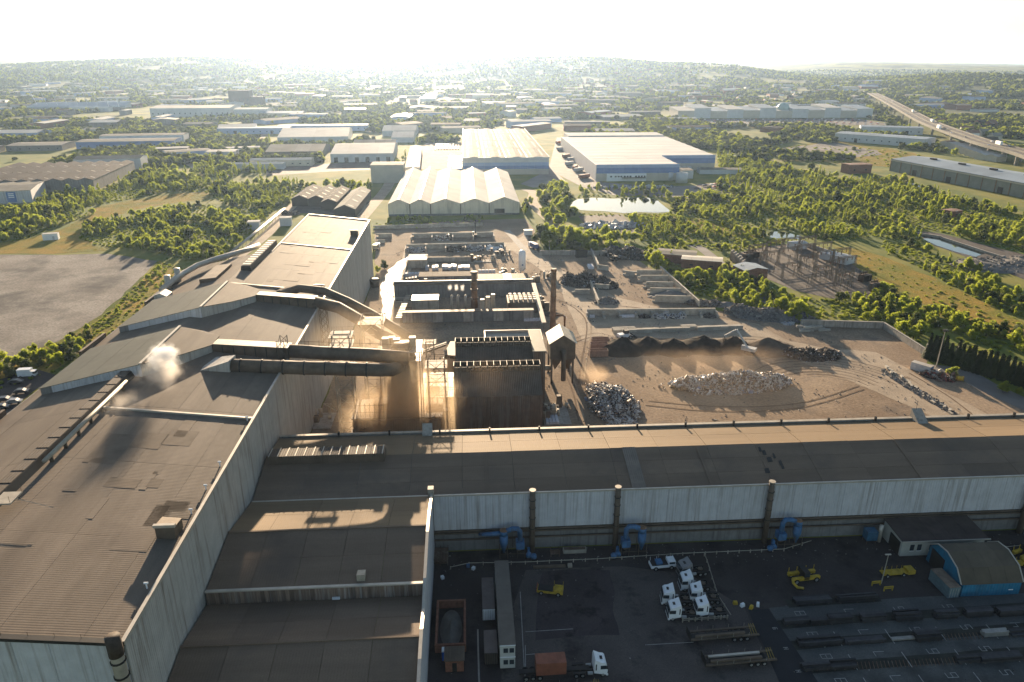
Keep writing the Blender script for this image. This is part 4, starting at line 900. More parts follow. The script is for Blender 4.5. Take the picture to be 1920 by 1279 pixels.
MB().tube((0, 0, 0), (.2, 0, 7.2), .11, .07, n=8).obj('post', m_trim, t); MB().b2((-.5, -.15, 7.1), (.7, .15, 7.25)).obj('lamp_head', m_trim, t)
for i, (x, y, w) in enumerate(((81.3, 115.3, 'behind'), (82.9, 113.6, 'in front of'))):
    b = thing('barrier', 'yellow steel barrier %s the slim lamp post' % w, 'barrier', (x, y, 0), .08, 'yellow barriers at the lamp post')
    for sx in (-.9, .9): MB().b2((sx - .1, -.1, 0), (sx + .1, .1, 1.0)).obj('post', m_yel, b)
    for z in (.55, .95): MB().b2((-1, -.08, z), (1, .08, z + .15)).obj('rail', m_yel, b)

# ---- barriers
t = thing('timber_barrier', 'pale post and rail barrier in front of the parked tractor units', 'barrier', (43, 107.6, 0), .03)
for k in range(8): MB().b2((-4 + k * 1.25, -.1, 0), (-3.8 + k * 1.25, .1, 1.0)).obj('post', m_lsteel, t)
for z in (.5, .85): MB().b2((-4, -.15, z), (5, -.1, z + .14)).obj('rail', m_lsteel, t)
def guard_rail(pts, label, step=2.4, name='guard_rail'):
    t = thing(name, label, 'barrier', (pts[0][0], pts[0][1], 0)); o = Vector(pts[0])
    for a, b in zip(pts, pts[1:]):
        a, b = Vector(a) - o, Vector(b) - o; n = max(1, int((b - a).length / step))
        for k in range(n): p = a.lerp(b, k / n); MB().b2((p.x - .09, p.y - .09, 0), (p.x + .09, p.y + .09, .8)).obj('post', m_lsteel, t)
        MB().bar((a.x, a.y, .62), (b.x, b.y, .62), .13).obj('rail', m_lsteel, t)
    return t
guard_rail([(-5.2, 125.6), (-1.3, 126.7), (10.6, 126.3), (26, 126.4), (44.7, 127.1), (67.1, 127.2), (74.3, 129.7)], 'long low guard rail below the blue extractors')
guard_rail([(49.3, 126.6), (49.2, 124.5), (48, 113.9), (48.7, 108.2)], 'broken guard rail right of the parked tractor units')
guard_rail([(115.2, 124.9), (125.6, 125.8)], 'yellow railed fence at the far right edge')
for i, (x, y) in enumerate([(50.8, 111.7), (52, 111), (53.5, 110.3), (55.1, 111)]):
    tag(MB().box((0, 0, .35), (.9, .6, .7), .4 * i, .8).obj('marker_block', m_yel if i % 2 == 0 else m_cab, None, (x, y, .03)), ('yellow' if i % 2 == 0 else 'white') + ' marker block at the head of the tarmac lane' , 'block', 'marker blocks at the lane head')
t = thing('rest_cabinet', 'long pale trough lying by the mill wall between extractors', 'trough', (21.6, 129.8))
MB().b2((-2.5, -.6, 0), (2.5, .6, .9)).obj('body', m_lsteel, t); MB().b2((-2.3, -.45, .9), (2.3, .45, .96)).obj('lid', m_rust, t)
t = thing('steel_rack', 'small rusty rack between the wall flues', 'rack', (17.2, 129.1))
for x in (-.9, .9):
    for y in (-.7, .7): MB().bar((x, y, 0), (x, y, 1.6), .1).obj('post', m_rust, t)
MB().b2((-1, -.8, .7), (1, .8, .8)).obj('shelf', m_rust, t)
t = thing('concrete_beam', 'long pale beam with end block beside the yellow tug', 'beam', (15.6, 125))
MB().b2((-3.4, -.3, 0), (3.4, .3, .45)).obj('beam', m_steel, t); MB().b2((3.9, -.4, 0), (4.8, .4, .6)).obj('end_block', m_lsteel, t)
for i, (x, y) in enumerate([(-1.5, 126.2), (-0.4, 125.3), (-6.8, 122.8)]): tag(MB().box((0, 0, .3), (.7, .6, .6), i).obj('bin_bag', m_cab if i else m_blue, None, (x, y, .03)), ('pale bag' if i else 'blue bag') + ' dropped near the annex corner', 'bag', 'bags near the annex corner')
t = thing('pallet_rack', 'rusty frame of pallets in the corner between annex and mill', 'rack', (-7.4, 128.9))
for x in (-1.6, 0, 1.6):
    for y in (-2, 2): MB().bar((x, y, 0), (x, y, 2.2), .1).obj('post', m_rust, t)
for z in (.6, 1.4): MB().b2((-1.7, -2.1, z), (1.7, 2.1, z + .15)).obj('shelf', m_rust, t)

# ---- stockyard: stacks of bars in rows, painted bay numbers
m_bar = M('dark rolled bar', (.05, .05, .055), .6, var=.3, scale=.8, rnd=.3, metal=.4)
m_barl = M('pale rolled bar', (.3, .29, .27), .55, var=.2, scale=.8, metal=.4)
def stack(x, y, L, n, h, label, mat=None, rz=0.035):
    t = thing('bar_stack', label, 'steel stack', (x, y, 0), rz, 'stacks of steel bars in the stockyard')
    mat = mat or m_bar; w = .36
    me = MB().b2((0, -w / 2 + .02, 0), (L, w / 2 - .02, .32)).mesh('bar', mat)
    for xx in (.6, L / 2, L - .6): MB().b2((xx - .12, -n * w / 2, 0), (xx + .12, n * w / 2, .15)).obj('bearer', m_rust, t)
    for k in range(h):
        for i in range(n):
            if k == h - 1 and R.random() < .25: continue
            put(me, 'bar', t, (R.uniform(-.15, .15), (i - (n - 1) / 2) * w, .15 + k * .34))
    return t
rows = [('first row behind the lamp post barriers', 111.2, [(62.4, 7.4, 4, 3), (71.0, 8, 4, 4)]),
        ('second row', 105.8, [(58, 5, 3, 3), (63, 3.6, 4, 3), (66.6, 4.6, 4, 4), (73, 4.8, 4, 4), (79.6, 5.2, 5, 4), (87.6, 4.6, 4, 4), (93.6, 5.4, 4, 4), (100, 7, 5, 4), (108, 6, 5, 4)]),
        ('third row', 100.6, [(58.6, 8, 5, 3), (67.4, 7.4, 4, 2), (76.2, 4.6, 2, 1), (80.6, 4.8, 5, 4), (93.6, 4.8, 3, 3), (99, 7, 4, 2)]),
        ('fourth row', 95.0, [(56.8, 5, 4, 3), (61.9, 4.8, 4, 3), (84.8, 5, 4, 3), (89.2, 7.6, 5, 3), (97.8, 5, 3, 2)])]
names = ['leftmost', 'second', 'third', 'fourth', 'fifth', 'sixth', 'seventh', 'eighth', 'ninth']
for rn, yy, items in rows:
    for i, (x, L, n, h) in enumerate(items):
        pale = (rn == 'third row' and i in (2, 4))
        stack(x, yy, L, n, h, ('pale' if pale else 'dark') + ' bar stack, %s in the %s of the stockyard' % (names[i], rn), m_barl if pale else None)
o = MB()
for y0, y1, xa, xb in ((94.2, 95.8, 66.8, 84.6), (99.8, 101.4, 85.6, 93.4), (99.8, 101.4, 98.4, 130), (94.2, 95.8, 97, 130)):
    x = xa
    while x < xb: o.bar((x, y0, .12), (x + .5, y1, .12), .1); x += .7
kind(o.obj('stillage_bars', m_rust), 'stuff', 'rusty stillage bars lying in rows between the stacks')
SEG = {'8': 'abcdefg', '7': 'abc', '6': 'acdefg', '5': 'acdfg', '4': 'bcfg', 'H': 'bcefg', '9': 'abcdfg'}
def numeral(ch, x, y, s=1.0):
    m = MB(); w = .13
    pos = {'a': ((0, 1.9), (1, 1.9)), 'g': ((0, .95), (1, .95)), 'd': ((0, 0), (1, 0)), 'b': ((1, .95), (1, 1.9)), 'c': ((1, 0), (1, .95)), 'f': ((0, .95), (0, 1.9)), 'e': ((0, 0), (0, .95))}
    for k in SEG[ch]:
        (u0, v0), (u1, v1) = pos[k]
        pts = [(-v0 * s, u0 * s), (-v1 * s, u1 * s)]         # top of the figure points to the left
        m.b2((min(p[0] for p in pts) - w / 2, min(p[1] for p in pts) - w / 2, .085), (max(p[0] for p in pts) + w / 2, max(p[1] for p in pts) + w / 2, .089))
    kind(m.obj('painted_number', m_paint, None, (x, y, 0)), 'structure', 'white bay number %s painted on the stockyard' % ch)
for yy, row in ((102.4, '87654'), (97, '87655'), (91.5, '87655'), (107.9, '8755')):
    for k, ch in enumerate(row): numeral(ch, 63.4 + k * 9.9, yy)
for k in range(6):
    for yy in (99.9, 94.3, 89): ribbon('painted_line', [(57.5 + k * 9.9 + 9, yy - .2), (58.2 + k * 9.9 + 9 - .6, yy + 3.4)], .16, m_paint, .09)
for yy, ch in ((104.6, '9'), (99.6, 'H'), (94.3, 'H')): numeral(ch, 56.4, yy, .4)

m_bed = M('stillage bed', (.022, .022, .020), .95, col2=(.04, .042, .034), scale=.4, fine=.3)
for yy, xa, xb in ((111.1, 61, 80), (105.7, 57, 135), (100.5, 57.5, 135), (94.9, 56, 135)): sheet('stack_bed', [(xa, yy - 1.1), (xb, yy - 1.1 + (xb - xa) * .035), (xb, yy + 1.1 + (xb - xa) * .035), (xa, yy + 1.1)], m_bed, .075, .25, 2)

# ================================================================ THE YARDS BEHIND THE MILL
def island_mat(name, cols, rough=.6, metal=0.0, spec=.4):
    m = bpy.data.materials.new(name); m.use_nodes = True; nt = m.node_tree; N = nt.nodes; L = nt.links.new; b = N['Principled BSDF']
    g = N.new('ShaderNodeNewGeometry'); cr = N.new('ShaderNodeValToRGB'); L(g.outputs['Random Per Island'], cr.inputs[0]); cr.color_ramp.interpolation = 'CONSTANT'
    for i, (p, c) in enumerate(cols):
        e = cr.color_ramp.elements[i] if i < 2 else cr.color_ramp.elements.new(p)
        e.position = p; e.color = (*c, 1)
    L(cr.outputs[0], b.inputs['Base Color']); b.inputs['Roughness'].default_value = rough; b.inputs['Metallic'].default_value = metal; b.inputs['Specular IOR Level'].default_value = spec
    return m
m_scrap = island_mat('mixed scrap metal', [(0, (.38, .365, .34)), (.25, (.20, .16, .13)), (.42, (.28, .20, .14)), (.56, (.52, .50, .47)), (.78, (.12, .10, .09)), (.88, (.68, .67, .65)), (.96, (.2, .25, .36))], .55, .15)
m_scrapd = island_mat('dark scrap', [(0, (.06, .05, .045)), (.3, (.12, .095, .075)), (.55, (.035, .03, .03)), (.75, (.18, .15, .13)), (.93, (.4, .4, .42))], .7, .25)
m_rubble = island_mat('grey rubble', [(0, (.13, .125, .12)), (.3, (.19, .18, .17)), (.6, (.09, .085, .085)), (.85, (.25, .24, .22))], .9)
m_pale = island_mat('pale light scrap', [(0, (.42, .42, .42)), (.3, (.30, .32, .36)), (.55, (.52, .5, .48)), (.8, (.2, .19, .18)), (.93, (.25, .33, .5))], .5, .3)
m_ash = M('black mill dust', (.030, .026, .023), .95, col2=(.055, .045, .038), scale=.25, bump=.1, bscale=1.5, spec=.05)
m_slag = M('brown dust heap', (.085, .065, .05), .95, col2=(.12, .095, .075), scale=.2, bump=.12, bscale=1.2, spec=.05)
m_grit = M('grey grit', (.14, .135, .13), .95, col2=(.2, .19, .18), scale=.25, bump=.08, bscale=2, spec=.05)
def chunk(m, c, s, rr):
    q = Matrix.Rotation(rr.uniform(0, 6.3), 3, Vector((rr.uniform(-1, 1), rr.uniform(-1, 1), rr.uniform(-1, 1))).normalized())
    d = (s * rr.uniform(.5, 1.6), s * rr.uniform(.3, 1.0), s * rr.uniform(.08, .5))
    vs = [Vector(c) + q @ Vector((sx * d[0], sy * d[1], sz * d[2])) for sz in (-.5, .5) for sx, sy in ((-.5, -.5), (.5, -.5), (.5, .5), (-.5, .5))]
    m.add(vs, [(3, 2, 1, 0), (4, 5, 6, 7), (0, 1, 5, 4), (1, 2, 6, 5), (2, 3, 7, 6), (3, 0, 4, 7)])
def heap(label, c, rx, ry, h, base, chunks=None, n=0, size=.5, rz=0.0, peaks=1, name='scrap_heap', cat='heap', seed=1, sharp=1.0, group=None):
    rr = random.Random(seed); t = thing(name, label, cat, (c[0], c[1], 0), rz, group)
    pk = [(rr.uniform(-.5, .5) if peaks > 1 else 0, rr.uniform(-.25, .25) if peaks > 1 else 0, rr.uniform(.7, 1)) for _ in range(peaks)]
    if peaks > 1: pk = [(-.62 + 1.24 * i / (peaks - 1) + rr.uniform(-.08, .08), p[1], p[2]) for i, p in enumerate(pk)]
    def hz(u, v):
        r = math.hypot(u, v); e = max(0, 1 - r)
        if peaks == 1: z = e ** sharp if sharp != 1 else e
        else: z = max(max(0, 1 - math.hypot((u - a) * 1.9, (v - b) * 1.15)) * k for a, b, k in pk) * .8 + e * .35
        z = min(z, 1.0) * h
        return z * (1 + .25 * noise.noise(Vector((u * 3 + seed, v * 3, 1)))) + min(e * 4, 1) * .12 * h * noise.noise(Vector((u * 7, v * 7, seed)))
    m = MB(); na, nr = 36, 12
    for i in range(nr + 1):
        for k in range(na):
            r = i / nr; a = 2 * PI * k / na; e = 1 + .13 * noise.noise(Vector((math.cos(a) * 1.6, math.sin(a) * 1.6, seed * 3.1)))
            u, v = r * math.cos(a), r * math.sin(a)
            m.v.append((u * rx * e, v * ry * e, max(hz(u, v), 0) if i < nr else -.05))
    for i in range(nr):
        for k in range(na): m.f.append((i * na + k, (i + 1) * na + k, (i + 1) * na + (k + 1) % na, i * na + (k + 1) % na))
    m.obj('mound', base, t, smooth=True)
    if n:
        m = MB()
        for _ in range(n):
            a = rr.uniform(0, 2 * PI); r = math.sqrt(rr.random()) * (1.02 if rr.random() < .93 else 1.16); u, v = r * math.cos(a), r * math.sin(a)
            e = 1 + .13 * noise.noise(Vector((math.cos(a) * 1.6, math.sin(a) * 1.6, seed * 3.1)))
            chunk(m, (u * rx * e, v * ry * e, max(hz(u, v), 0) + size * rr.uniform(-.05, .35)), size * (rr.uniform(.4, 1.2) if rr.random() < .95 else rr.uniform(1.4, 2.3)), rr)
        kind(m.obj('loose_pieces', chunks, t), 'stuff')
    return t
# main heaps
heap('large silvery scrap heap at right in the open dirt yard', (84.7, 212.8), 19.5, 7.5, 4.2, m_scrapd, m_scrap, 5200, .62, .03, 5, seed=3)
heap('silvery scrap heap close behind the long mill, right of the rusty shed', (43.5, 201.5), 7.2, 16, 4.6, m_scrapd, m_scrap, 3600, .6, .12, 3, seed=5)
tg = 'black dust heaps behind the large scrap heap'
for i, ((x, y), rx, h, w) in enumerate(zip([(55.6, 246.2), (65.8, 247.2), (74.6, 245.1), (86.1, 245.9), (96.8, 245.3), (109.6, 242.9)], (9, 8.5, 8.5, 10, 9, 12), (5, 4.6, 4.4, 5, 4.6, 4.4), ('beside the brick red skips', 'second from the skips', 'third from the skips', 'left of the grab excavator', 'under the grab excavator', 'right of the grab excavator'))):
    heap('black mill dust heap ' + w, (x, y), rx, 8.5, h, m_ash if i < 5 else m_slag, name='dust_heap', seed=11 + i, group=tg, sharp=1.0)
heap('scorched pile of dark scrap at the right end of the dust heaps', (122.8, 236.4), 11, 6.5, 2.6, m_ash, m_scrapd, 1100, .6, -.12, 3, seed=21)
heap('dark and bright mixed scrap heap beside the rusty stack', (55.7, 332.1), 11.5, 9, 5.2, m_scrapd, m_scrapd, 1500, .8, 0, 3, seed=23)
heap('loose dark scrap heap behind a bay wall right of the stack heap', (62.8, 325.5), 7, 6.5, 2.8, m_scrapd, m_scrapd, 500, .7, 0, 2, seed=24)
heap('small pale brush heap at the end of the dividing wall', (60.3, 302.2), 6, 4.5, 2.2, m_grit, m_rubble, 300, .6, 0, 1, seed=25)
heap('broad grey rubble heap below the tree belt', (124.2, 279.7), 17, 8.5, 3.8, m_grit, m_rubble, 1500, .75, -.3, 3, 'rubble_heap', seed=27)
heap('dark rubble heap at the foot of the bay walls', (102.8, 296.6), 8, 5, 2.6, m_slag, m_rubble, 500, .7, -.2, 2, 'rubble_heap', seed=28)
heap('low pale gravel heap between the two rubble heaps', (111.6, 294.6), 8, 4, 1.5, m_grit, name='gravel_heap', seed=29)
heap('smooth grey grit heap in front of the lowest bay wall', (90.8, 308.1), 11, 6.5, 3, m_grit, name='gravel_heap', seed=30)
heap('rounded grey slag heap in front of the broad rubble heap', (128.7, 274.1), 6.5, 4, 2.6, m_grit, name='gravel_heap', seed=31)
heap('white rag covered bundle at the foot of the slag heap', (128.3, 269), 2.4, 1.6, 1.3, m_pale, m_pale, 60, .7, 0, 2, 'bundle_heap', seed=32)
heap('dark tyre and scrap heap under the trees at the yard corner', (87.8, 383), 16, 12, 4.4, m_scrapd, m_scrapd, 900, .9, -.4, 3, seed=33)
heap('sand coloured spoil heap on the meadow side of the yard', (34.4, 286.6), 5, 3, 1.4, m_slag, name='gravel_heap', seed=34)

# ---- precast walls and storage bays
def block_wall(label, a, b, h, t=.7, bl=2.4, group=None, name='bay_wall', mat=None):
    a, b = Vector(a), Vector(b); L = (b - a).length; n = max(1, int(L / bl)); l = L / n; rows = max(1, round(h / .9)); rh = h / rows
    o = thing(name, label, 'wall', (a.x, a.y, 0), math.atan2(b.y - a.y, b.x - a.x), group)
    me = MB().b2((.02, -t / 2, .01), (l - .02, t / 2, rh - .01)).mesh('block', mat or m_concb)
    for r in range(rows):
        for k in range(n): put(me, 'block', o, (k * l + (l * .5 if r % 2 and k < n - 1 else 0), R.uniform(-.05, .05), r * rh))
    return o
def plain_wall(label, a, b, h, t=.5, pan=6.0, name='concrete_wall'):
    a, b = Vector(a), Vector(b); L = (b - a).length; n = max(1, int(L / pan)); l = L / n
    o = thing(name, label, 'wall', (a.x, a.y, 0), math.atan2(b.y - a.y, b.x - a.x))
    me = MB().b2((.03, -t / 2, 0), (l - .03, t / 2, h)).mesh('wall_panel', m_conc)
    for k in range(n): put(me, 'wall_panel', o, (k * l, R.uniform(-.03, .03), 0))
    MB().b2((0, -t / 2 - .1, h), (L, t / 2 + .1, h + .15)).obj('coping', m_kerb, o)
    return o
plain_wall('long pale concrete wall closing the back of the scrap yard', (132.3, 266.8), (163.7, 261.8), 2.6)
plain_wall('pale concrete wall running down the right side of the scrap yard', (163.7, 261.8), (163.7, 228.9), 2.6)
plain_wall('low concrete wall below the tree hedge left of the black wagon', (38.9, 386), (74.5, 382.7), 2.4)
gw = 'parallel concrete bay walls'
bw = [(81.1, 341.5), (94.7, 340.7), (80.9, 332.3), (95.5, 331.4), (81, 321.8), (95, 320.1), (80.7, 311.9), (95.7, 310.2), (80.3, 301), (97, 298.5)]
for i in range(0, len(bw), 2): block_wall('concrete bay wall, %s from the back of the stepped row' % names[i // 2], bw[i], bw[i + 1], 3.2, group=gw)
block_wall('slanting concrete wall closing the stepped bays on the right', (96.1, 348.3), (98.7, 292.5), 3.0)
block_wall('short concrete wall at the mouth of the dark corner bay', (65.4, 355.2), (70.5, 351.9), 2.6)
block_wall('slanting concrete wall left of the dark corner bay', (67.6, 389), (66.1, 356.2), 2.6)
block_wall('short concrete wall left of the stepped bays', (76.2, 343.7), (81.4, 340.6), 2.6)
block_wall('dividing concrete wall beside the dark mixed scrap heap', (57.9, 341.1), (56, 298), 2.4)
block_wall('low concrete wall in front of the dark mixed scrap heap', (46.7, 314.8), (54.9, 314.3), 2.2)
block_wall('low concrete wall right of the dividing wall', (57.7, 322.4), (64.9, 320.3), 2.4)
bk = thing('storage_bays', 'row of open concrete storage bays with low dividers', 'bays', (48.3, 284.4))
A, B = Vector((48.7, 284.4)), Vector((102.5, 282.4)); o0 = Vector(bk.location[:2])
nb = 34; dd = (B - A) / nb; me = MB().box((0, 0, 0), (dd.length - .05, .8, .95), math.atan2(dd.y, dd.x)).mesh('block', m_concb)
for r in range(3):
    for k in range(nb): p = A + dd * (k + .5) - o0; put(me, 'block', bk, (p.x, p.y + R.uniform(-.04, .04), .48 + r * .97))
me2 = MB().box((0, 0, 0), (.9, 2.0, .95)).mesh('block', m_concb)
for k in range(9):
    p = A + (B - A) * (k / 8) - o0
    for j in range(2): 
        for r in range(2 - j): put(me2, 'divider_block', bk, (p.x, p.y - 1.4 - j * 2.05, .48 + r * .97))
bays = [A + (B - A) * ((k + .5) / 8) for k in range(8)]
heap('pile of pale sheet scrap in the middle of the storage bays', (bays[4].x, bays[4].y - 2.8), 3.6, 2.6, 2.6, m_scrapd, m_pale, 380, .6, 0, 2, seed=41)
heap('pile of light scrap in the storage bays beside the pale sheets', (bays[5].x, bays[5].y - 2.9), 4.2, 2.6, 2.4, m_scrapd, m_pale, 380, .55, 0, 2, seed=42)
heap('small dark pile in the storage bays left of the pale sheets', (bays[3].x, bays[3].y - 2.6), 3, 2.2, 1.4, m_scrapd, m_scrapd, 160, .5, 0, 1, seed=43)
heap('small dark pile in the last storage bay on the right', (bays[7].x, bays[7].y - 2.6), 3, 2.4, 1.8, m_scrapd, m_rubble, 160, .5, 0, 1, seed=44)
m_bag = M('white bulk bag', (.62, .62, .66), .8, var=.15, scale=1)
def bags(label, x, y, nx, ny, s=1.1, group='rows of white bulk bags'):
    me = MB().box((0, 0, s / 2), (s, s, s), 0, .86).mesh('bulk_bag', m_bag)
    for i in range(nx):
        for k in range(ny): tag(put(me, 'bulk_bag', None, (x + i * s * 1.08, y + k * s * 1.08, .05), R.uniform(-.15, .15)), label, 'bag', group)
bags('white bulk bag lined up in the third storage bay', bays[2].x - 3.2, bays[2].y - 2.4, 6, 1, 1.0, 'bulk bags in the storage bay')
bags('white bulk bag in the first storage bay on the left', bays[0].x - 2, bays[0].y - 2.2, 2, 1, 1.0, 'bulk bags in the first bay')
bags('white bulk bag behind the rust brown double shed', *(22.6, 279.3), 6, 1, 1.1, 'bulk bags behind the rusty shed')
bags('white bag stacked behind the mill parapet by the rusty shed', *(22.1, 189), 4, 5, .9, 'white bags at the rusty shed corner')
bags('white bulk bag in the scrap side of the slanting wall', *(61.7, 356.4), 2, 4, 1.3, 'bulk bags beside the slanting wall')
gb = 'rows of long concrete blocks in front of the storage bays'
me = MB().b2((-1.5, -.45, 0), (1.5, .45, .8)).mesh('block', m_concb)
P0, P1 = Vector((55.7, 262.4)), Vector((108.5, 264.6))
for j, nm in enumerate(('near', 'middle', 'far')):
    t = thing('block_row', '%s line of long pale concrete blocks before the storage bays' % nm, 'blocks', (P0.x, P0.y + j * 1.4, 0), math.atan2((P1 - P0).y, (P1 - P0).x), gb)
    for k in range(17):
        for r in range(2 if j == 0 or k in (0, 1, 2, 9, 10) else 1):
            if (k * 7 + j * 3) % 11 != 4: put(me, 'block', t, (1.5 + k * (P1 - P0).length / 17.2, R.uniform(-.15, .15), .8 * r + .02), R.uniform(-.03, .03))
t = thing('block_pile', 'untidy pile of long concrete beams at the foot of the back wall', 'blocks', (134.3, 261.8))
for k in range(11): put(me, 'block', t, (R.uniform(-5.5, 5.5), R.uniform(-2.2, 2.2), .02 + .82 * (k % 3 == 0)), R.uniform(-.25, .25), (1.5, 1, 1))
t = thing('block_kerb', 'broken line of tumbled blocks edging the haul road at right', 'blocks', (143.5, 223.4))
for k, (x, y) in enumerate([(143.5, 223.4), (143.7, 221.1), (144, 218.3), (144.1, 215.2), (144.3, 211.7), (144.2, 209.2), (144.4, 206.7), (144.5, 204.2), (144.2, 201.4), (144.2, 199.1), (144.1, 196.8), (144.3, 194.5), (144.4, 192.3), (144.7, 190.1), (144.8, 187.6), (143.4, 219.3), (144, 207.5), (144.2, 200.3), (143.9, 195.3)]):
    put(me, 'block', t, (x - t.location.x + R.uniform(-.8, .8), y - t.location.y + R.uniform(-.6, .6), .02), 1.45 + R.uniform(-.5, .5), (.6, .8, .8))
heap('strip of rubble along the tumbled block line at right', (143.3, 203.5), 1.6, 19, .7, m_grit, m_rubble, 420, .5, .13, 3, 'rubble_heap', seed=51)

# ---- back rows of scrap bays
def bay_row(label, a, b, h, nd, depth, seed, piles):
    w = block_wall(label, a, b, h)
    a, b = Vector(a), Vector(b)
    for k in range(nd + 1):
        p = (b - a).length * k / nd
        MB().b2((p - .35, -depth, 0), (p + .35, -.4, h * .8)).obj('divider', m_concb, w)
    for k, (mb, mc, hh, lab) in piles.items():
        c = a + (b - a) * ((k + .5) / nd); heap(lab, (c.x, c.y - depth * .55), (b - a).length / nd * .45, depth * .5, hh, mb, mc, 420, .7, 0, 2, seed=seed + k)
bay_row('concrete back wall of the nearer row of scrap bays', (-34.7, 402.5), (20.3, 404.1), 3, 5, 8, 60, {0: (m_scrapd, m_pale, 3, 'silvery turnings in the leftmost scrap bay'), 2: (m_ash, m_scrapd, 3.4, 'black scrap pile in the middle scrap bay'), 3: (m_scrapd, m_pale, 3, 'pale turnings in the fourth scrap bay'), 4: (m_ash, None, 2.6, 'black dust in the rightmost scrap bay')})
bay_row('concrete back wall of the farther row of scrap bays', (-33.5, 429.8), (15.2, 431), 3, 4, 8, 70, {1: (m_scrapd, m_scrap, 3.2, 'tangled scrap pile in the farther row of bays')})
block_wall('long low boundary wall in front of the five bay warehouse', (-59.3, 456.2), (9.6, 461.3), 2.4)
block_wall('short concrete wall beside the melt shop far corner', (-55, 432.5), (-45.5, 433.3), 2.4)
block_wall('short low wall nearer than the far corner wall', (-53.8, 418.9), (-48.3, 419.9), 1.8)

# ---- material handlers
def handler(label, loc, rz, boom, body=None, s=1.0):
    t = thing('material_handler', label, 'excavator', loc, rz, 'grab cranes in the scrap yard'); body = body or M('pale grey machine paint', (.42, .43, .42), .5, var=.15, scale=1)
    for sy in (-1.3, 1.3): MB().b2((-2.2 * s, sy * s - .3, 0), (2.2 * s, sy * s + .3, .9 * s)).obj('track', m_dark, t)
    MB().tube((0, 0, .8 * s), (0, 0, 1.5 * s), 1.0 * s, n=12).obj('turntable', m_dark, t)
    MB().b2((-2.4 * s, -1.3 * s, 1.5 * s), (1.2 * s, 1.3 * s, 2.6 * s)).obj('house', body, t)
    c = MB().b2((1.2 * s, .2 * s, 1.5 * s), (2.6 * s, 1.3 * s, 3.3 * s)).obj('cab', body, t); MB().b2((2.6 * s, .3 * s, 2.0 * s), (2.63 * s, 1.2 * s, 3.1 * s)).obj('cab_window', m_glass, c)
    p = [Vector(v) * s for v in boom]
    MB().path([p[0], p[1]], .36 * s, 6).obj('boom', body, t); MB().path([p[1], p[2]], .26 * s, 6).obj('stick', body, t)
    MB().tube(p[2], p[2] - Vector((0, 0, 1 * s)), .1, n=6).obj('grab_link', m_dark, t)
    for k in range(5):
        a = k * 2 * PI / 5; q = p[2] - Vector((0, 0, 1 * s)); MB().path([q, q + Vector((.7 * math.cos(a), .7 * math.sin(a), -.4)) * s, q + Vector((.3 * math.cos(a), .3 * math.sin(a), -1.3)) * s], .12 * s, 5).obj('grab_tine', m_dark, t)
    return t
handler('pale grey grab excavator standing among the black dust heaps', (*(100.8, 238.8), 0), 2.5, [(1, -.6, 2.2), (5.5, -.6, 8.2), (9.5, -.6, 5.0)])
handler('dark material handler with raised boom behind the scrap bays', (*(4, 428.9), 0), 1.6, [(1, -.6, 2.2), (1.6, -.6, 9.5), (3.0, -.6, 10)], m_dark, 1.0)
handler('dark grab crane working in the dark corner bay', (*(76.9, 372.4), 0), 2.0, [(1, -.6, 2.2), (4, -.6, 6), (6, -.6, 4)], m_dark)
t = thing('wheel_loader', 'white wheel loader parked behind the black dust heaps', 'loader', (*(59.2, 257), 0), .3)
MB().b2((-3, -1.2, 1), (1.2, 1.2, 2.2)).obj('body', m_cab, t); c = MB().b2((-.6, -.9, 2.2), (1, .9, 3.5)).obj('cab', m_dark, t); MB().b2((-.55, -.92, 2.4), (.95, .92, 3.3)).obj('cab_window', m_glass, c)
MB().add([(3, -1.5, .3), (4.6, -1.5, .3), (3, -1.5, 1.6), (3, 1.5, .3), (4.6, 1.5, .3), (3, 1.5, 1.6)], [(0, 1, 2), (5, 4, 3), (0, 3, 4, 1), (0, 2, 5, 3)]).obj('bucket', m_dark, t)
MB().bar((1, -.7, 1.6), (3.2, -.7, .9), .2).obj('lift_arm', m_cab, t); MB().bar((1, .7, 1.6), (3.2, .7, .9), .2).obj('lift_arm', m_cab, t)
for x in (-2, 1.6):
    for y in (-1.2, 1.2): wheel(t, x, y, .8, .55)
def skip(label, loc, rz, L=6, w=2.5, h=2.0, mat=None, grp='skips in the scrap yard'):
    t = thing('skip', label, 'skip', (*loc, 0), rz, grp); mat = mat or m_red
    for a, b in (((-L / 2, -w / 2, .15), (L / 2, -w / 2 + .1, h)), ((-L / 2, w / 2 - .1, .15), (L / 2, w / 2, h)), ((-L / 2, -w / 2, .15), (-L / 2 + .1, w / 2, h)), ((L / 2 - .1, -w / 2, .15), (L / 2, w / 2, h))): MB().b2(a, b).obj('side', mat, t)
    MB().b2((-L / 2, -w / 2, .05), (L / 2, w / 2, .2)).obj('floor', m_dark, t)
    for k in range(5): MB().b2((-L / 2 + .4 + k * (L - .8) / 4 - .06, -w / 2 - .08, .2), (-L / 2 + .4 + k * (L - .8) / 4 + .06, -w / 2, h)).obj('rib', mat, t)
    return t
m_skip = M('pinkish brown skip', (.26, .16, .12), .8, var=.25, scale=.8)
for i, (p, nm) in enumerate(zip([(46, 240.1), (47.3, 246.7), (48.6, 251.5)], ('nearest', 'middle', 'farthest'))): skip('brown open skip, %s of the row right of the bag filter' % nm, p, 0, 6.6, 2.4, 2.6, m_skip)
skip('dark open wagon against the wall under the tree hedge', (60.9, 380.1), .05, 6, 3, 3.6, m_dark)
t = thing('rail_container', 'blue and white container beside the mast at the right edge of the yard', 'container', (*(154.2, 220), 0), -.95)
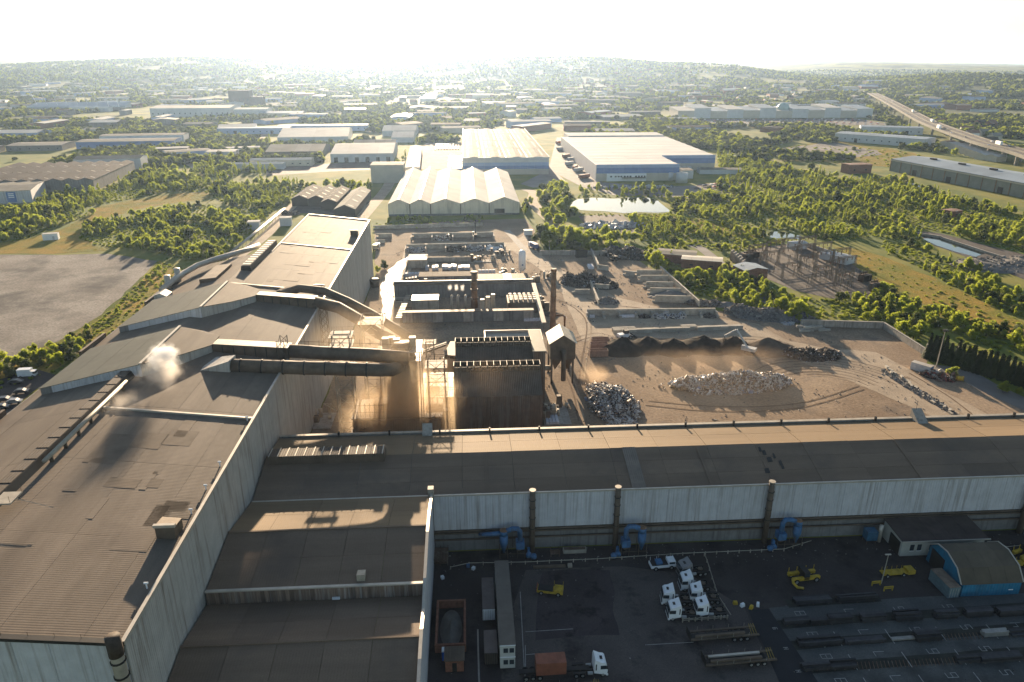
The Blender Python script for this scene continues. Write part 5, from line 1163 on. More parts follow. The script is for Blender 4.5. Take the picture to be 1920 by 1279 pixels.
MB().b2((-3.2, -1.25, .1), (3.2, 1.25, 2.7)).obj('body', M('white container side', (.5, .5, .5), .6, var=.2, scale=.6, wave=('Y', .4, .03)), t); MB().b2((3.2, -1.2, .2), (3.26, 1.2, 2.6)).obj('door', m_blue, t); MB().b2((-3.2, -1.27, 2.7), (3.2, 1.27, 2.76)).obj('roof', m_trim, t)
t = thing('light_mast', 'tall floodlight mast beside the conifer hedge', 'mast', (*(161.6, 223.2), 0))
MB().tube((0, 0, 0), (.3, 0, 13.6), .2, .11, n=8).obj('pole', m_lsteel, t); MB().b2((-.5, -.4, 13.5), (1.1, .4, 13.8)).obj('head_frame', m_dark, t)
for k in (-.4, .3, 1.0): MB().b2((k - .2, -.7, 13.2), (k + .2, -.4, 13.6)).obj('floodlight', m_dark, t)
heap('tangle of red and rusty scrap machinery at the foot of the mast', (157.9, 215.2), 5.5, 4.5, 2.2, m_scrapd, island_mat('red machine scrap', [(0, (.22, .06, .05)), (.3, (.08, .06, .05)), (.6, (.16, .1, .07)), (.85, (.35, .33, .3))], .7), 260, 1.0, -.5, 2, seed=81)
for i, p in enumerate([(161.1, 214.2), (162.1, 211.5)]):
    t = thing('yellow_reel', 'yellow machine frame, %s one beside the red scrap tangle' % ('nearer the mast' if i == 0 else 'farther from the mast, outer'), 'machine', (*p, 0), -.6 + i * .3, 'yellow frames by the red tangle')
    MB().tube((-.8, 0, .9), (.8, 0, .9), .8, n=12).obj('drum', m_yel, t); MB().b2((-1.2, -.5, .2), (-1, .5, 1.6)).obj('frame', m_yel, t); MB().b2((1, -.5, .2), (1.2, .5, 1.6)).obj('frame', m_yel, t)
for i, (p, h, lab) in enumerate((((53.2, 394.6), 14, 'thin floodlight pole rising from the tree hedge'), ((43.9, 383.4), 8, 'short light pole beside the yard entrance'), ((-22.5, 385.2), 7, 'short light pole behind the stock bay'))):
    t = thing('light_pole', lab, 'light pole', (*p, 0)); MB().tube((0, 0, 0), (0, 0, h), .14, .08, n=6).obj('pole', m_lsteel, t); MB().b2((-.9, -.15, h), (.9, .15, h + .2)).obj('lamp_bar', m_dark, t)
def lorry(label, loc, rz, body, L=9, grp=None):
    t = thing('lorry', label, 'lorry', (*loc, 0), rz, grp)
    MB().b2((-L / 2, -1.25, 1.0), (L / 2 - 2.4, 1.25, 3.4)).obj('body', body, t); c = MB().b2((L / 2 - 2.2, -1.2, .6), (L / 2, 1.2, 3.0)).obj('cab', m_cab, t); MB().b2((L / 2, -1.1, 1.7), (L / 2 + .03, 1.1, 2.7)).obj('windscreen', m_glass, c)
    MB().b2((-L / 2, -.5, .7), (L / 2 - 2.2, .5, 1.0)).obj('chassis', m_dark, t)
    for x in (-L / 2 + 1, -L / 2 + 2.2, L / 2 - 1.1):
        for y in (-1.1, 1.1): MB().tube((x, y - .15, .5), (x, y + .15, .5), .5, n=10).obj('wheel', m_tyre, t)
    return t
lorry('blue sided lorry with tan top on the yard entrance road', (36.7, 400.6), 1.9, M('blue tarpaulin', (.05, .08, .2), .6), 9)
lorry('small lorry parked beside the melt shop far corner', (-51.4, 403.5), 1.4, m_lsteel, 7)

# ---- water treatment and cooling block in the middle of the yard
t = thing('cooling_block', 'long low plant block with lit roof strip and rows of cooling fans', 'building', (-2.4, 295.8))
with Local(t):
    (xa, ya), (xb, yb) = (-33.4, 315.7), (28.8, 311.9)
    MB().b2((xa, ya - 2.5, 0), (xb, ya + 3.5, 6)).obj('gallery_wall', m_lower, t)
    n = 14
    for k in range(n):
        x0, x1 = xa - .4 + (xb - xa + .8) * k / n, xa - .4 + (xb - xa + .8) * (k + 1) / n
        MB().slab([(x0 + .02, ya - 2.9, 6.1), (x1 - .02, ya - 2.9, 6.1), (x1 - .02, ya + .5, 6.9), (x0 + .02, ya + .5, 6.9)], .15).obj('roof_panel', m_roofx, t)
        MB().slab([(x0 + .02, ya + .5, 6.9), (x1 - .02, ya + .5, 6.9), (x1 - .02, ya + 3.9, 6.1), (x0 + .02, ya + 3.9, 6.1)], .15).obj('roof_panel', m_lsteel, t)  # sun-facing slope coloured paler than the front, painting in its lit look
    (xc, yc), (xd, yd) = (-27.2, 279.8), (26.1, 276.5)
    MB().b2((xc, yc, 0), (xd, yc + 2.2, 4.4)).obj('front_wall', m_lower, t)
    for k in range(13): MB().b2((xc + k * (xd - xc) / 13 + .05, yc - .2, .2), (xc + (k + 1) * (xd - xc) / 13 - .05, yc, 4.3)).obj('wall_panel', m_lower if k % 3 else m_conc, t)
    MB().b2((xc, yc - .3, 4.4), (xd, yc + 2.4, 4.6)).obj('walkway', m_steel, t)
    for k in range(26): MB().bar((xc + k * (xd - xc) / 25, yc - .2, 4.6), (xc + k * (xd - xc) / 25, yc - .2, 5.7), .05).obj('railing_post', m_lsteel, t)
    MB().bar((xc, yc - .2, 5.7), (xd, yc - .2, 5.7), .06).obj('handrail', m_lsteel, t)
    (xe, ye) = (19, 291)
    for i in range(6):
        for j in range(4):
            q = MB().tube((xe - 1.5 + i * 2.0, ye + j * 2.6, 4.6), (xe - 1.5 + i * 2.0, ye + j * 2.6, 5.8), .8, .7, n=10).obj('cooling_fan', m_lsteel, t)
    MB().b2((xe - 3, ye - 1.5, 0), (xe + 10, ye + 9.5, 4.6)).obj('fan_deck', m_steel, t)
    (xf, yf) = (-18.3, 295.4)
    MB().b2((xf - 6, yf - 1, 0), (xf + 5, yf + 6, 4.9)).obj('pump_house', m_conc, t); MB().b2((xf - 6.2, yf - 1.2, 4.9), (xf + 5.2, yf + 6.2, 5.1)).obj('pump_roof', m_trim, t)
    for k, x in enumerate(((-7.6, 292.6)[0], (-4.9, 292.5)[0], (-1.7, 292.3)[0])): MB().path([(x, yf, 0), (x, yf, 5), (x + .2, yf + 1.5, 6)], .55, 8).obj('vent_pipe', m_lsteel, t, smooth=True)
    for k in range(3): 
        (xg, yg) = (((7.8, 291.7)), ((10.1, 295.1)), ((5.4, 288.4)))[k]; MB().box((xg, yg, 3.4), (2, 2.2, 6.8), 0, .8).obj('tank_frame', m_lsteel, t)
    for (a, b) in (((743, 562), (800, 558)), ((748, 578), (788, 572))):
        pass
t = thing('settling_tank', 'open rectangular settling tank with pale rim left of the cooling block', 'tank', (-24.4, 303.7))
for a, b in (((-8, -3, 0), (8, -2.7, 2.6)), ((-8, 2.7, 0), (8, 3, 2.6)), ((-8, -3, 0), (-7.7, 3, 2.6)), ((7.7, -3, 0), (8, 3, 2.6))): MB().b2(a, b).obj('tank_wall', m_trim, t)
MB().b2((-7.7, -2.7, 1.2), (7.7, 2.7, 1.3)).obj('liquid', m_water, t)
t = thing('settling_tank', 'open rectangular tank behind the lit roof strip', 'tank', (-26.5, 324.2))
for a, b in (((-7, -3, 0), (7, -2.7, 2.6)), ((-7, 2.7, 0), (7, 3, 2.6)), ((-7, -3, 0), (-6.7, 3, 2.6)), ((6.7, -3, 0), (7, 3, 2.6))): MB().b2(a, b).obj('tank_wall', m_trim, t)
MB().b2((-6.7, -2.7, 1.2), (6.7, 2.7, 1.3)).obj('liquid', m_water, t)
t = thing('chimney_stack', 'shorter soot dark chimney rising from the cooling block', 'chimney', (*(2.2, 298.4), 0))
MB().path([(0, 0, 0), (0, 0, 15.5)], [1.5, 1.15], 14).obj('shaft', m_rustpipe, t, smooth=True); MB().tube((0, 0, 15.2), (0, 0, 16), 1.5, n=14).obj('rim', m_steel, t)
for z in (4, 8, 12): MB().tube((0, 0, z), (0, 0, z + .25), 1.55, n=12).obj('band', m_dark, t)
t = thing('stock_bay', 'covered stock bay with a pale roof behind the cooling block', 'building', (-11, 333.5))
with Local(t):
    (x0, y0), (x1, y1) = (-23.8, 333.5), (2.2, 331.9)
    MB().b2((x0, y0 + .3, 0), (x1, y0 + 6.5, 3.8)).obj('wall', m_lower, t)
    for k in range(8): MB().slab([(x0 + k * (x1 - x0) / 8 + .02, y0, 4.0), (x0 + (k + 1) * (x1 - x0) / 8 - .02, y0, 4.0), (x0 + (k + 1) * (x1 - x0) / 8 - .02, y0 + 7, 4.3), (x0 + k * (x1 - x0) / 8 + .02, y0 + 7, 4.3)], .15).obj('roof_panel', m_dirt2, t)
    for k in range(4): MB().b2((x0 - 6 + k * 1.4, y0 - 1 + k * .4, 0), (x0 - 5.2 + k * 1.4, y0 + .4 + k, 3.4)).obj('column', m_steel, t)
t = thing('flat_shed', 'flat grey shed roof right of the dark chimney', 'building', (16.2, 325))
with Local(t):
    (x0, y0), (x1, y1) = (4.3, 325.7), (27.9, 324.2)
    MB().b2((x0, y0 + .3, 0), (x1, y0 + 9, 4.2)).obj('wall', m_lower, t)
    for k in range(6): MB().b2((x0 + k * (x1 - x0) / 6 + .02, y0, 4.2), (x0 + (k + 1) * (x1 - x0) / 6 - .02, y0 + 9.3, 4.4)).obj('roof_panel', m_roofx if k != 3 else m_lsteel, t)
t = thing('stock_pad', 'open storage pad edged by low walls behind the covered stock bay', 'wall', (-31.1, 346.6))
with Local(t):
    (x0, y0), (x1, y1), (x2, y2) = (-30.9, 343.8), (1.5, 343.6), (-32.7, 374.8)
    MB().b2((x0 - 1, y0, 0), (x0 - .6, y2, 2)).obj('low_wall', m_conc, t); MB().b2((x0 - 1, y2, 0), (x1, y2 + .5, 2.4)).obj('low_wall', m_conc, t)
    MB().b2((x0, y2 - 12, 0), (x0 + 9.5, y2 - .5, 4.2)).obj('lean_to', m_conc, t); MB().b2((x0 - .2, y2 - 12.2, 4.2), (x0 + 9.7, y2 - .4, 4.4)).obj('lean_to_roof', m_roofx, t)
m_bund = M('pale bundle', (.5, .52, .58), .6, var=.2, scale=1, rnd=.25)
me = MB().b2((-.7, -2.4, 0), (.7, 2.4, 1.5)).mesh('bundle', m_bund)
for i, (x, y) in enumerate([(-21.1, 360.5), (-17.8, 360.3), (-16.2, 361.2), (-12.7, 362), (-11.4, 361.9), (-9.7, 360.8), (-8.1, 362.8), (-7, 361.7), (-4.6, 359.5), (-3.2, 360.4), (-1.6, 360.3), (-0.2, 360.2)]):
    tag(put(me, 'bundle', None, (x, y, .05), R.uniform(-.05, .05)), 'pale wrapped bundle standing on the storage pad', 'bundle', 'pale bundles on the storage pad')
bags('pale block stacked left on the storage pad', *(-30.7, 348.4), 6, 2, 1.4, 'pale blocks on the storage pad')
bags('pale block beside the dark chimney top', *(5.6, 351.9), 5, 1, 1.6, 'pale blocks beside the chimney')
t = thing('liquid_tank', 'tall white cylindrical gas tank standing in the yard', 'tank', (*(26.7, 351.6), 0))
MB().path([(0, 0, 1), (0, 0, 1.4), (0, 0, 10.5), (0, 0, 11.2), (0, 0, 11.5)], [1.2, 1.75, 1.75, 1.2, .3], 18).obj('vessel', m_cab, t, smooth=True)
for k in range(4): a = k * PI / 2 + .8; MB().bar((1.3 * math.cos(a), 1.3 * math.sin(a), 0), (1.3 * math.cos(a), 1.3 * math.sin(a), 1.6), .15).obj('leg', m_cab, t)
MB().b2((-.3, -1.85, 4), (.5, -1.75, 4.7)).obj('name_plate', m_blue, t)
def pipe_skid(label, loc, w, d, seed, n=10):
    rr = random.Random(seed); t = thing('pipe_skid', label, 'machinery', (*loc, 0))
    MB().b2((-w / 2, -d / 2, 0), (w / 2, d / 2, .3)).obj('plinth', m_conc, t)
    for k in range(n):
        x, y = rr.uniform(-w / 2, w / 2), rr.uniform(-d / 2, d / 2); h = rr.uniform(1.2, 4.2)
        if k % 3 == 0: MB().tube((x, y, .3), (x, y, h), rr.uniform(.4, .9), n=10).obj('vessel', m_lsteel, t, smooth=True)
        elif k % 3 == 1: MB().b2((x - rr.uniform(.4, 1.2), y - .7, .3), (x + rr.uniform(.4, 1.2), y + .7, h)).obj('cabinet', m_steel, t)
        else: MB().path([(x, y, .3), (x, y, h), (x + rr.uniform(-3, 3), y, h), (x + rr.uniform(-3, 3), y + 1, .5)], .16, 6).obj('pipe', m_lsteel, t)
    return t
pipe_skid('crowd of pipes and vessels in front of the white gas tank', (20.3, 343.4), 12, 9, 5, 22)
pipe_skid('pipes and pumps right of the white gas tank', (30.9, 335.4), 6, 12, 6, 12)
pipe_skid('machinery beside the covered stock bay', (-21.1, 329.8), 8, 5, 7, 12)
pipe_skid('small compressor cluster behind the pale bundles', (7.5, 374.5), 14, 5, 8, 12)
pipe_skid('row of vessels and lagged pipes behind the gas tank', (18, 387.3), 11, 4, 9, 14)
pipe_skid('dark brown switch hut and pipes left of the dark scrap heap', (39.5, 340.4), 6, 4, 10, 9)
pipe_skid('pipes and pumps beside the annex parapet near the bag filter', (25.1, 194.3), 8, 12, 12, 16)
pipe_skid('small pumps at the foot of the stair tower', (-44.9, 195.1), 8, 10, 13, 10)
pipe_skid('dusty machinery between spray tower and rusty shed', (-7.5, 198), 5, 12, 14, 12)
pipe_skid('mould frames and rollers left of the long block', (31, 297.4), 3.4, 12, 15, 12)
t = thing('ladle', 'squat round ladle parked beside the melt shop wall', 'ladle', (*(-44.3, 332.1), 0)); MB().path([(0, 0, 0), (0, 0, 3.6), (0, 0, 3.7), (0, 0, 2)], [2.2, 2.6, 2.2, 2.0], 18).obj('shell', m_steel, t, smooth=True); MB().tube((0, 0, 3.4), (0, 0, 3.8), 2.8, n=18, caps=False).obj('rim', m_dark, t)
t = thing('conveyor_bridge', 'pale sloping conveyor bridge at the right end of the cooling block', 'conveyor', (*(29.1, 293.9), 0))
with Local(t):
    (x0, y0), (x1, y1) = (28.8, 311.9), (29.2, 268.9)
    MB().slab([(x0 - .9, y0, 6.4), (x0 + .9, y0, 6.4), (x1 + .9, y1, 3), (x1 - .9, y1, 3)], .5).obj('deck', m_lsteel, t)
    for k in range(7):
        q = k / 6; MB().bar((x0 + (x1 - x0) * q, y0 + (y1 - y0) * q, 0), (x0 + (x1 - x0) * q, y0 + (y1 - y0) * q, 6 - 3.2 * q), .15).obj('leg', m_steel, t)
t = thing('roller_track', 'slatted roller track running towards the spray tower', 'conveyor', (*(-28, 290.4), 0))
with Local(t):
    (x0, y0), (x1, y1) = (-26.7, 306.1), (-28.7, 279.9)
    for k in range(16): q = k / 15; MB().box((x0 + (x1 - x0) * q, y0 + (y1 - y0) * q, 3.4 - q), (2.4, .7, .25)).obj('roller', m_lsteel, t)
    for sx in (-1.3, 1.3): MB().bar((x0 + sx, y0, 3.4), (x1 + sx, y1, 2.4), .12).obj('side_beam', m_steel, t)
ribbon('weigh_strip', [(24.2, 448), (27.7, 424.6), (31.8, 396)], 4, m_kerb, .08)
t = thing('entry_office', 'small pale hut beside the tree hedge at the yard entrance', 'hut', (*(36.6, 435.4), 0)); MB().b2((-2.5, -1.4, 0), (2.5, 1.4, 2.8)).obj('wall', m_cab, t); MB().b2((-2.7, -1.6, 2.8), (2.7, 1.6, 3)).obj('roof', m_trim, t)

# ---- tyre tracks swept over the dirt and loose debris
m_track = M('pressed tyre track', (.155, .11, .077), .95, var=.25, scale=.2, spec=.05)
m_track2 = M('dusty tyre track', (.30, .235, .17), .95, var=.25, scale=.2, spec=.05)
cx, cy = (115.8, 205.6)
for k in range(16):
    r = 13 + k * 1.25 + R.uniform(-.3, .3); a0 = rad(18 + R.uniform(-12, 12)); a1 = rad(118 + R.uniform(-25, 25))
    ribbon('tyre_track', [(cx + r * math.cos(a0 + (a1 - a0) * i / 6), cy + .95 * r * math.sin(a0 + (a1 - a0) * i / 6)) for i in range(7)], .42, m_track if k % 2 else m_track2, .075 + k * .001)
for k, pts in enumerate(([(36, 255.6), (49.6, 263.4), (64.3, 253.9), (106.7, 256.9), (122.5, 244.8)], [(36.6, 252.2), (50, 259.9), (63.5, 250.6), (105.5, 253.6), (121.2, 241.7)], [(38.1, 308.2), (45.5, 292.9), (46.9, 272.7), (38.9, 234.6), (35.4, 216.7)], [(39.5, 308.1), (47.1, 292.8), (48.6, 272.6), (40.6, 234.5), (36.9, 216.6)], [(53.6, 199.7), (75.2, 194), (100.6, 195), (127.1, 206.9)], [(55.2, 202.7), (76.3, 197.2), (101, 197.9), (126.7, 209.4)], [(73.9, 318.1), (81, 296.5), (94.5, 286.3), (112.5, 272.5), (120.8, 250.4)], [(52.3, 307.3), (62.5, 297.6), (73.1, 292.6), (90.9, 281.8)], [(149.1, 218.5), (151.1, 199.5), (149.7, 179.8)], [(146.7, 215.9), (147.7, 197), (147.4, 179.9)], [(-38.6, 388.5), (-35.1, 400.1), (-8.5, 410.9), (22, 406.5)], [(32.1, 225.7), (32.5, 208.7), (31.5, 190.4)], [(33.9, 225.5), (34.2, 208.6), (33, 190.3)])): ribbon('tyre_track', pts, .55, m_track if k % 3 else m_track2, .1 + k * .002)
rr = random.Random(5); dm = MB(); n = 0
while n < 2600:
    x, y = rr.uniform(-40, 150), rr.uniform(160, 400)
    if not inside((x, y), YARD): continue
    if noise.noise(Vector((x / 14, y / 14, 4))) < .12 and rr.random() < .85: continue
    chunk(dm, (x, y, .12), rr.uniform(.12, .55), rr); n += 1
kind(dm.obj('yard_debris', m_rubble), 'stuff', 'small debris strewn over the dirt yards')
rr = random.Random(6); dm = MB()
for _ in range(420): chunk(dm, (rr.uniform(-8, 125), rr.choice((rr.uniform(124, 131), rr.uniform(88, 131))), .1), rr.uniform(.08, .3), rr)
kind(dm.obj('yard_litter', m_rubble), 'stuff', 'small litter on the front yard')

# ================================================================ WAREHOUSES, ESTATE AND VALLEY
EXC = []                                            # footprints where no tree may stand
def foot(poly, g=4.0):
    cx = sum(p[0] for p in poly) / len(poly); cy = sum(p[1] for p in poly) / len(poly)
    q = [(p[0] + (g if p[0] > cx else -g), p[1] + (g if p[1] > cy else -g)) for p in poly]
    EXC.append((min(p[0] for p in q), max(p[0] for p in q), min(p[1] for p in q), max(p[1] for p in q), q))
m_wroof = M('bright white roof', (.46, .445, .41), .82, var=.14, scale=.05, spec=.04, rnd=.1)
m_wroof2 = M('clean white roof', (.62, .60, .56), .85, var=.06, scale=.05, spec=.035, rnd=.05)
m_cream = M('cream cladding', (.62, .56, .44), .6, var=.1, scale=.2, streak=((.32, .28, .22), .5, .5), rnd=.03)
m_groof = M('pale grey roof', (.22, .205, .175), .85, var=.18, scale=.06, spec=.035, rnd=.14)
m_lightwall = M('light grey wall', (.52, .53, .54), .6, var=.1, scale=.2)
m_bluewall = M('mid blue cladding', (.13, .22, .44), .55, var=.1, scale=.15)
m_bluewall2 = M('light blue cladding', (.30, .40, .60), .55, var=.1, scale=.15)
m_beige = M('beige cladding', (.46, .42, .35), .65, var=.1, scale=.15)
m_darkroof = M('dark sheet roof', (.055, .048, .045), .85, var=.3, scale=.08, rnd=.2, spec=.04)
m_skylight = M('grimy rooflight', (.24, .22, .20), .7, var=.2, scale=.1, spec=.08)
m_tile = M('red brown tile', (.20, .11, .075), .9, var=.3, scale=.3)
m_bluegrey = M('blue grey roof', (.22, .27, .32), .6, var=.12, scale=.06, spec=.2, rnd=.12)
def shed(label, x, y, w, d, h, rz=0.0, roof=None, wall=None, axis='x', bays=1, pitch=.16, name='warehouse', cat='warehouse', group=None, trim=None, doors=0, windows=0, skyl=0, z=0.0, npan=4):
    """portal shed; x, y is the middle of the near wall; axis is the direction of the ridges"""
    t = thing(name, label, cat, (x, y, z), rz, group); roof = roof or m_wroof; wall = wall or m_lightwall
    c, s = math.cos(rz), math.sin(rz); foot([(x + a * c - b * s, y + a * s + b * c) for a, b in ((-w / 2, 0), (w / 2, 0), (w / 2, d), (-w / 2, d))])
    span = (d if axis == 'x' else w) / bays; rise = span / 2 * pitch
    for k in range(bays):
        u0 = (0 if axis == 'x' else -w / 2) + k * span; um, u1 = u0 + span / 2, u0 + span
        a, b = (-w / 2, w / 2) if axis == 'x' else (0, d)
        MB().extr([(u0 + .02, 0), (u1 - .02, 0), (u1 - .02, h), (um, h + rise), (u0 + .02, h)], axis, a, b).obj('wall', wall, t)
        e = .3; n = npan
        for (p, q, zp, zq) in ((u0 - (.3 if k == 0 else 0), um, h - (.3 * pitch if k == 0 else 0), h + rise), (um, u1 + (.3 if k == bays - 1 else 0), h + rise, h - (.3 * pitch if k == bays - 1 else 0))):
            for i in range(n):
                s0 = a - e + (b - a + 2 * e) * i / n + .03; s1 = a - e + (b - a + 2 * e) * (i + 1) / n - .03
                cs = [(s0, p, zp), (s1, p, zp), (s1, q, zq), (s0, q, zq)]
                if axis == 'y': cs = [(v[1], v[0], v[2]) for v in cs]
                MB().slab([(v[0], v[1], v[2] + .2) for v in cs], .15).obj('roof_panel', roof, t)
                if skyl and i % 2 == 0:
                    pm, pq = p + (q - p) * .25, p + (q - p) * .75; zm, zn = zp + (zq - zp) * .25, zp + (zq - zp) * .75; sm = (s0 + s1) / 2
                    cs = [(sm - 1, pm, zm), (sm + 1, pm, zm), (sm + 1, pq, zn), (sm - 1, pq, zn)]
                    if axis == 'y': cs = [(v[1], v[0], v[2]) for v in cs]
                    MB().slab([(v[0], v[1], v[2] + .28) for v in cs], .08).obj('rooflight', m_skylight, t)
    for k in range(doors):
        dx = -w / 2 + (k + .5) * w / doors; MB().b2((dx - 2, -.1, 0), (dx + 2, 0, min(5, h * .6))).obj('door', m_dark, t)
    for k in range(windows):
        dx = -w / 2 + (k + .5) * w / windows; MB().b2((dx - .8, -.1, h * .35), (dx + .8, 0, h * .5)).obj('window', m_glass, t)
    if trim: MB().b2((-w / 2 - .3, -.35, h - .3), (w / 2 + .3, -.02, h + .15)).obj('gutter', trim, t)
    return t
# ---- five bay warehouse: bays of uneven width
t = thing('five_bay_warehouse', 'cream five gabled warehouse, sun glinting on its pale roof', 'warehouse', (-9, 497, 0))
vx = [-53.7, -39, -25, -4.7, 14.9, 35.7]; foot([(-54, 497), (36, 497), (36, 655), (-54, 655)])
with Local(t):
    for k in range(5):
        x0, x1 = vx[k], vx[k + 1]; xm = (x0 + x1) / 2; h, r = (8, 11.2) if k < 4 else (8.3, 12)
        y1 = 652 if k < 4 else 640
        MB().extr([(x0 + .1, 0), (x1 - .1, 0), (x1 - .1, h), (xm, r), (x0 + .1, h)], 'y', 497.4, y1).obj('bay_wall', m_cream, t)
        for i in range(int((x1 - x0) / 4)):                     # cladding sheets on the gable
            n = int((x1 - x0) / 4); a, b = x0 + (x1 - x0) * i / n + .03, x0 + (x1 - x0) * (i + 1) / n - .03
            zz = lambda x: h + (r - h) * (1 - abs(x - xm) / (xm - x0))
            pl = [(a, zz(a)), (b, zz(b))] if (a - xm) * (b - xm) > 0 else [(a, zz(a)), (xm, r), (b, zz(b))]
            prof = [(a, 1.2), (b, 1.2)] + pl[::-1]
            MB().extr(prof, 'y', 497.0, 497.3).obj('cladding_sheet', m_cream, t)
        ys = frange(496.6, y1, 3)
        for i in range(3):
            MB().slab([(x0, ys[i] + .1, h + .2), (xm, ys[i] + .1, r + .2), (xm, ys[i + 1] - .1, r + .2), (x0, ys[i + 1] - .1, h + .2)], .15).obj('roof_panel', m_wroof, t)
            MB().slab([(xm, ys[i] + .1, r + .2), (x1, ys[i] + .1, h + .2), (x1, ys[i + 1] - .1, h + .2), (xm, ys[i + 1] - .1, r + .2)], .15).obj('roof_panel', m_wroof, t)
        MB().b2((xm - .4, 496.6, r + .15), (xm + .4, y1, r + .35)).obj('ridge_cap', m_trim, t)
    for x in vx[1:5]: MB().b2((x - .25, 496.8, 0), (x + .25, 497.2, 8)).obj('downpipe', m_steel, t)
    MB().b2((18.5, 496.9, 0), (25.5, 497.0, 4.2)).obj('doorway', m_dark, t); MB().b2((-53.5, 496.6, 0), (35.5, 496.95, 1.2)).obj('plinth', m_lower, t)
shed('tall beige block at the back left of the five gabled warehouse', -68, 640, 28, 22, 15, 0, m_groof, m_beige, 'x', 1, .02)
# ---- grey warehouse with blue banded wall
t = thing('blue_band_warehouse', 'large warehouse with grey ridged roof and blue banded front', 'warehouse', (36, 681, 0)); foot([(-3, 681), (76, 681), (76, 975), (-3, 975)])
with Local(t):
    MB().b2((-3, 682, 0), (76, 975, 14.6)).obj('wall', m_lightwall, t)
    for i in range(12):
        a, b = -3 + i * 79 / 12 + .05, -3 + (i + 1) * 79 / 12 - .05
        for z0, z1, m in ((0, 5, m_beige), (5.05, 8, m_bluewall), (8.05, 11, m_bluewall2), (11.05, 15.6, m_lightwall)): MB().b2((a, 681.3, z0), (b, 682, z1)).obj('cladding_panel', m, t)
    for k in range(4):
        x0, x1 = -3 + k * 79 / 4, -3 + (k + 1) * 79 / 4; xm = (x0 + x1) / 2
        for i in range(4):
            ya, yb = 682.1 + i * 73.3, 682.1 + (i + 1) * 73.3 - .2
            MB().slab([(x0, ya, 14.9), (xm, ya, 16.2), (xm, yb, 16.2), (x0, yb, 14.9)], .15).obj('roof_panel', m_groof, t); MB().slab([(xm, ya, 16.2), (x1, ya, 14.9), (x1, yb, 14.9), (xm, yb, 16.2)], .15).obj('roof_panel', m_groof, t)
            for s in (-5, 5): MB().slab([(xm + s - 1, ya + 12, 16.12 - .13 * 5 + .1), (xm + s + 1, ya + 12, 16.12 - .13 * 5 + .1), (xm + s + 1, yb - 12, 16.12 - .13 * 5 + .1), (xm + s - 1, yb - 12, 16.12 - .13 * 5 + .1)], .05).obj('rooflight', m_skylight, t)
        MB().b2((x0 - .5, 682, 14.9), (x0 + .5, 975, 15.25)).obj('valley_gutter', m_trim, t)
    for a, b in (((-3.4, 681.2, 14.6), (-2.8, 975, 16)), ((75.8, 681.2, 14.6), (76.4, 975, 16))): MB().b2(a, b).obj('parapet', m_trim, t)
# ---- white warehouse beyond the lake
t = thing('white_warehouse', 'vast white roofed warehouse with blue topped walls behind the lake', 'warehouse', (150, 637, 0)); foot([(110, 637), (240, 637), (240, 925), (110, 925)])
with Local(t):
    for (xa, xb, ya, yb, h) in ((113, 186, 638, 700, 13.6), (113, 238, 699, 885, 13.7), (121, 236, 885.1, 925, 15)):
        MB().b2((xa, ya + .6, 0), (xb, yb, h - .6)).obj('wall', m_lightwall, t)
        n = max(3, round((yb - ya) / 24)); m = 4
        for k in range(n):
            for i in range(m):
                a, b = xa + (xb - xa) * i / m + .04, xa + (xb - xa) * (i + 1) / m - .04; y0, y1 = ya + (yb - ya) * k / n, ya + (yb - ya) * (k + 1) / n; ym = (y0 + y1) / 2
                MB().slab([(a, y0, h - .3), (b, y0, h - .3), (b, ym, h + .1), (a, ym, h + .1)], .15).obj('roof_panel', m_wroof2, t); MB().slab([(a, ym, h + .1), (b, ym, h + .1), (b, y1, h - .3), (a, y1, h - .3)], .15).obj('roof_panel', m_wroof2, t)
    for (xa, xb, y) in ((113, 186, 638), (186, 238, 699)):
        n = int((xb - xa) / 6)
        for i in range(n):
            a, b = xa + (xb - xa) * i / n + .05, xa + (xb - xa) * (i + 1) / n - .05
            for z0, z1, m in ((0, 6.6, m_beige), (6.65, 9, m_bluewall), (9.05, 11.4, m_bluewall), (11.45, 14.2, m_bluewall2)): MB().b2((a, y - .1, z0), (b, y + .6, z1)).obj('cladding_panel', m, t)
    MB().b2((122, 637, 0), (157, 637.8, 6.5)).obj('office_front', m_cab, t)
    for x in (125, 129, 131.6, 134, 137, 139.5, 142, 147, 149.5, 152, 154.6): MB().b2((x, 636.92, 3.4), (x + 1.7, 637, 4.6)).obj('window', m_glass, t)
    MB().b2((135, 633, 3), (156, 637, 3.3)).obj('canopy', m_grroof, t)
    MB().b2((112.4, 638, 0), (112.9, 884, 13.9)).obj('side_wall', m_white, t)
    for k in range(6): MB().b2((188 + k * 4.5, 693, 0), (191.4 + k * 4.5, 699, 3.8)).obj('loading_dock', m_lightwall, t)
shed('small pale pump house right of the white warehouse', 197, 648, 10, 18, 7, 0, m_groof, m_lightwall, 'x', 1, .05)
shed('low green roofed dock office beside the staff car park', 236, 672, 40, 14, 4, -.1, m_grroof, m_lightwall, 'x', 1, .05)
tg = 'round tanks beside the white warehouse'
for i, (x, y, r, h, nm) in enumerate(((186, 628, 5, 8, 'wide'), (179, 640, 3, 7, 'slim'))):
    t = thing('storage_tank', '%s grey round tank at the corner of the white warehouse' % nm, 'tank', (x, y, 0), 0, tg); MB().tube((0, 0, 0), (0, 0, h), r, n=20).obj('shell', m_lightwall, t, smooth=True); MB().tube((0, 0, h), (0, 0, h + .8), r, r * .2, n=20).obj('roof', m_trim, t)
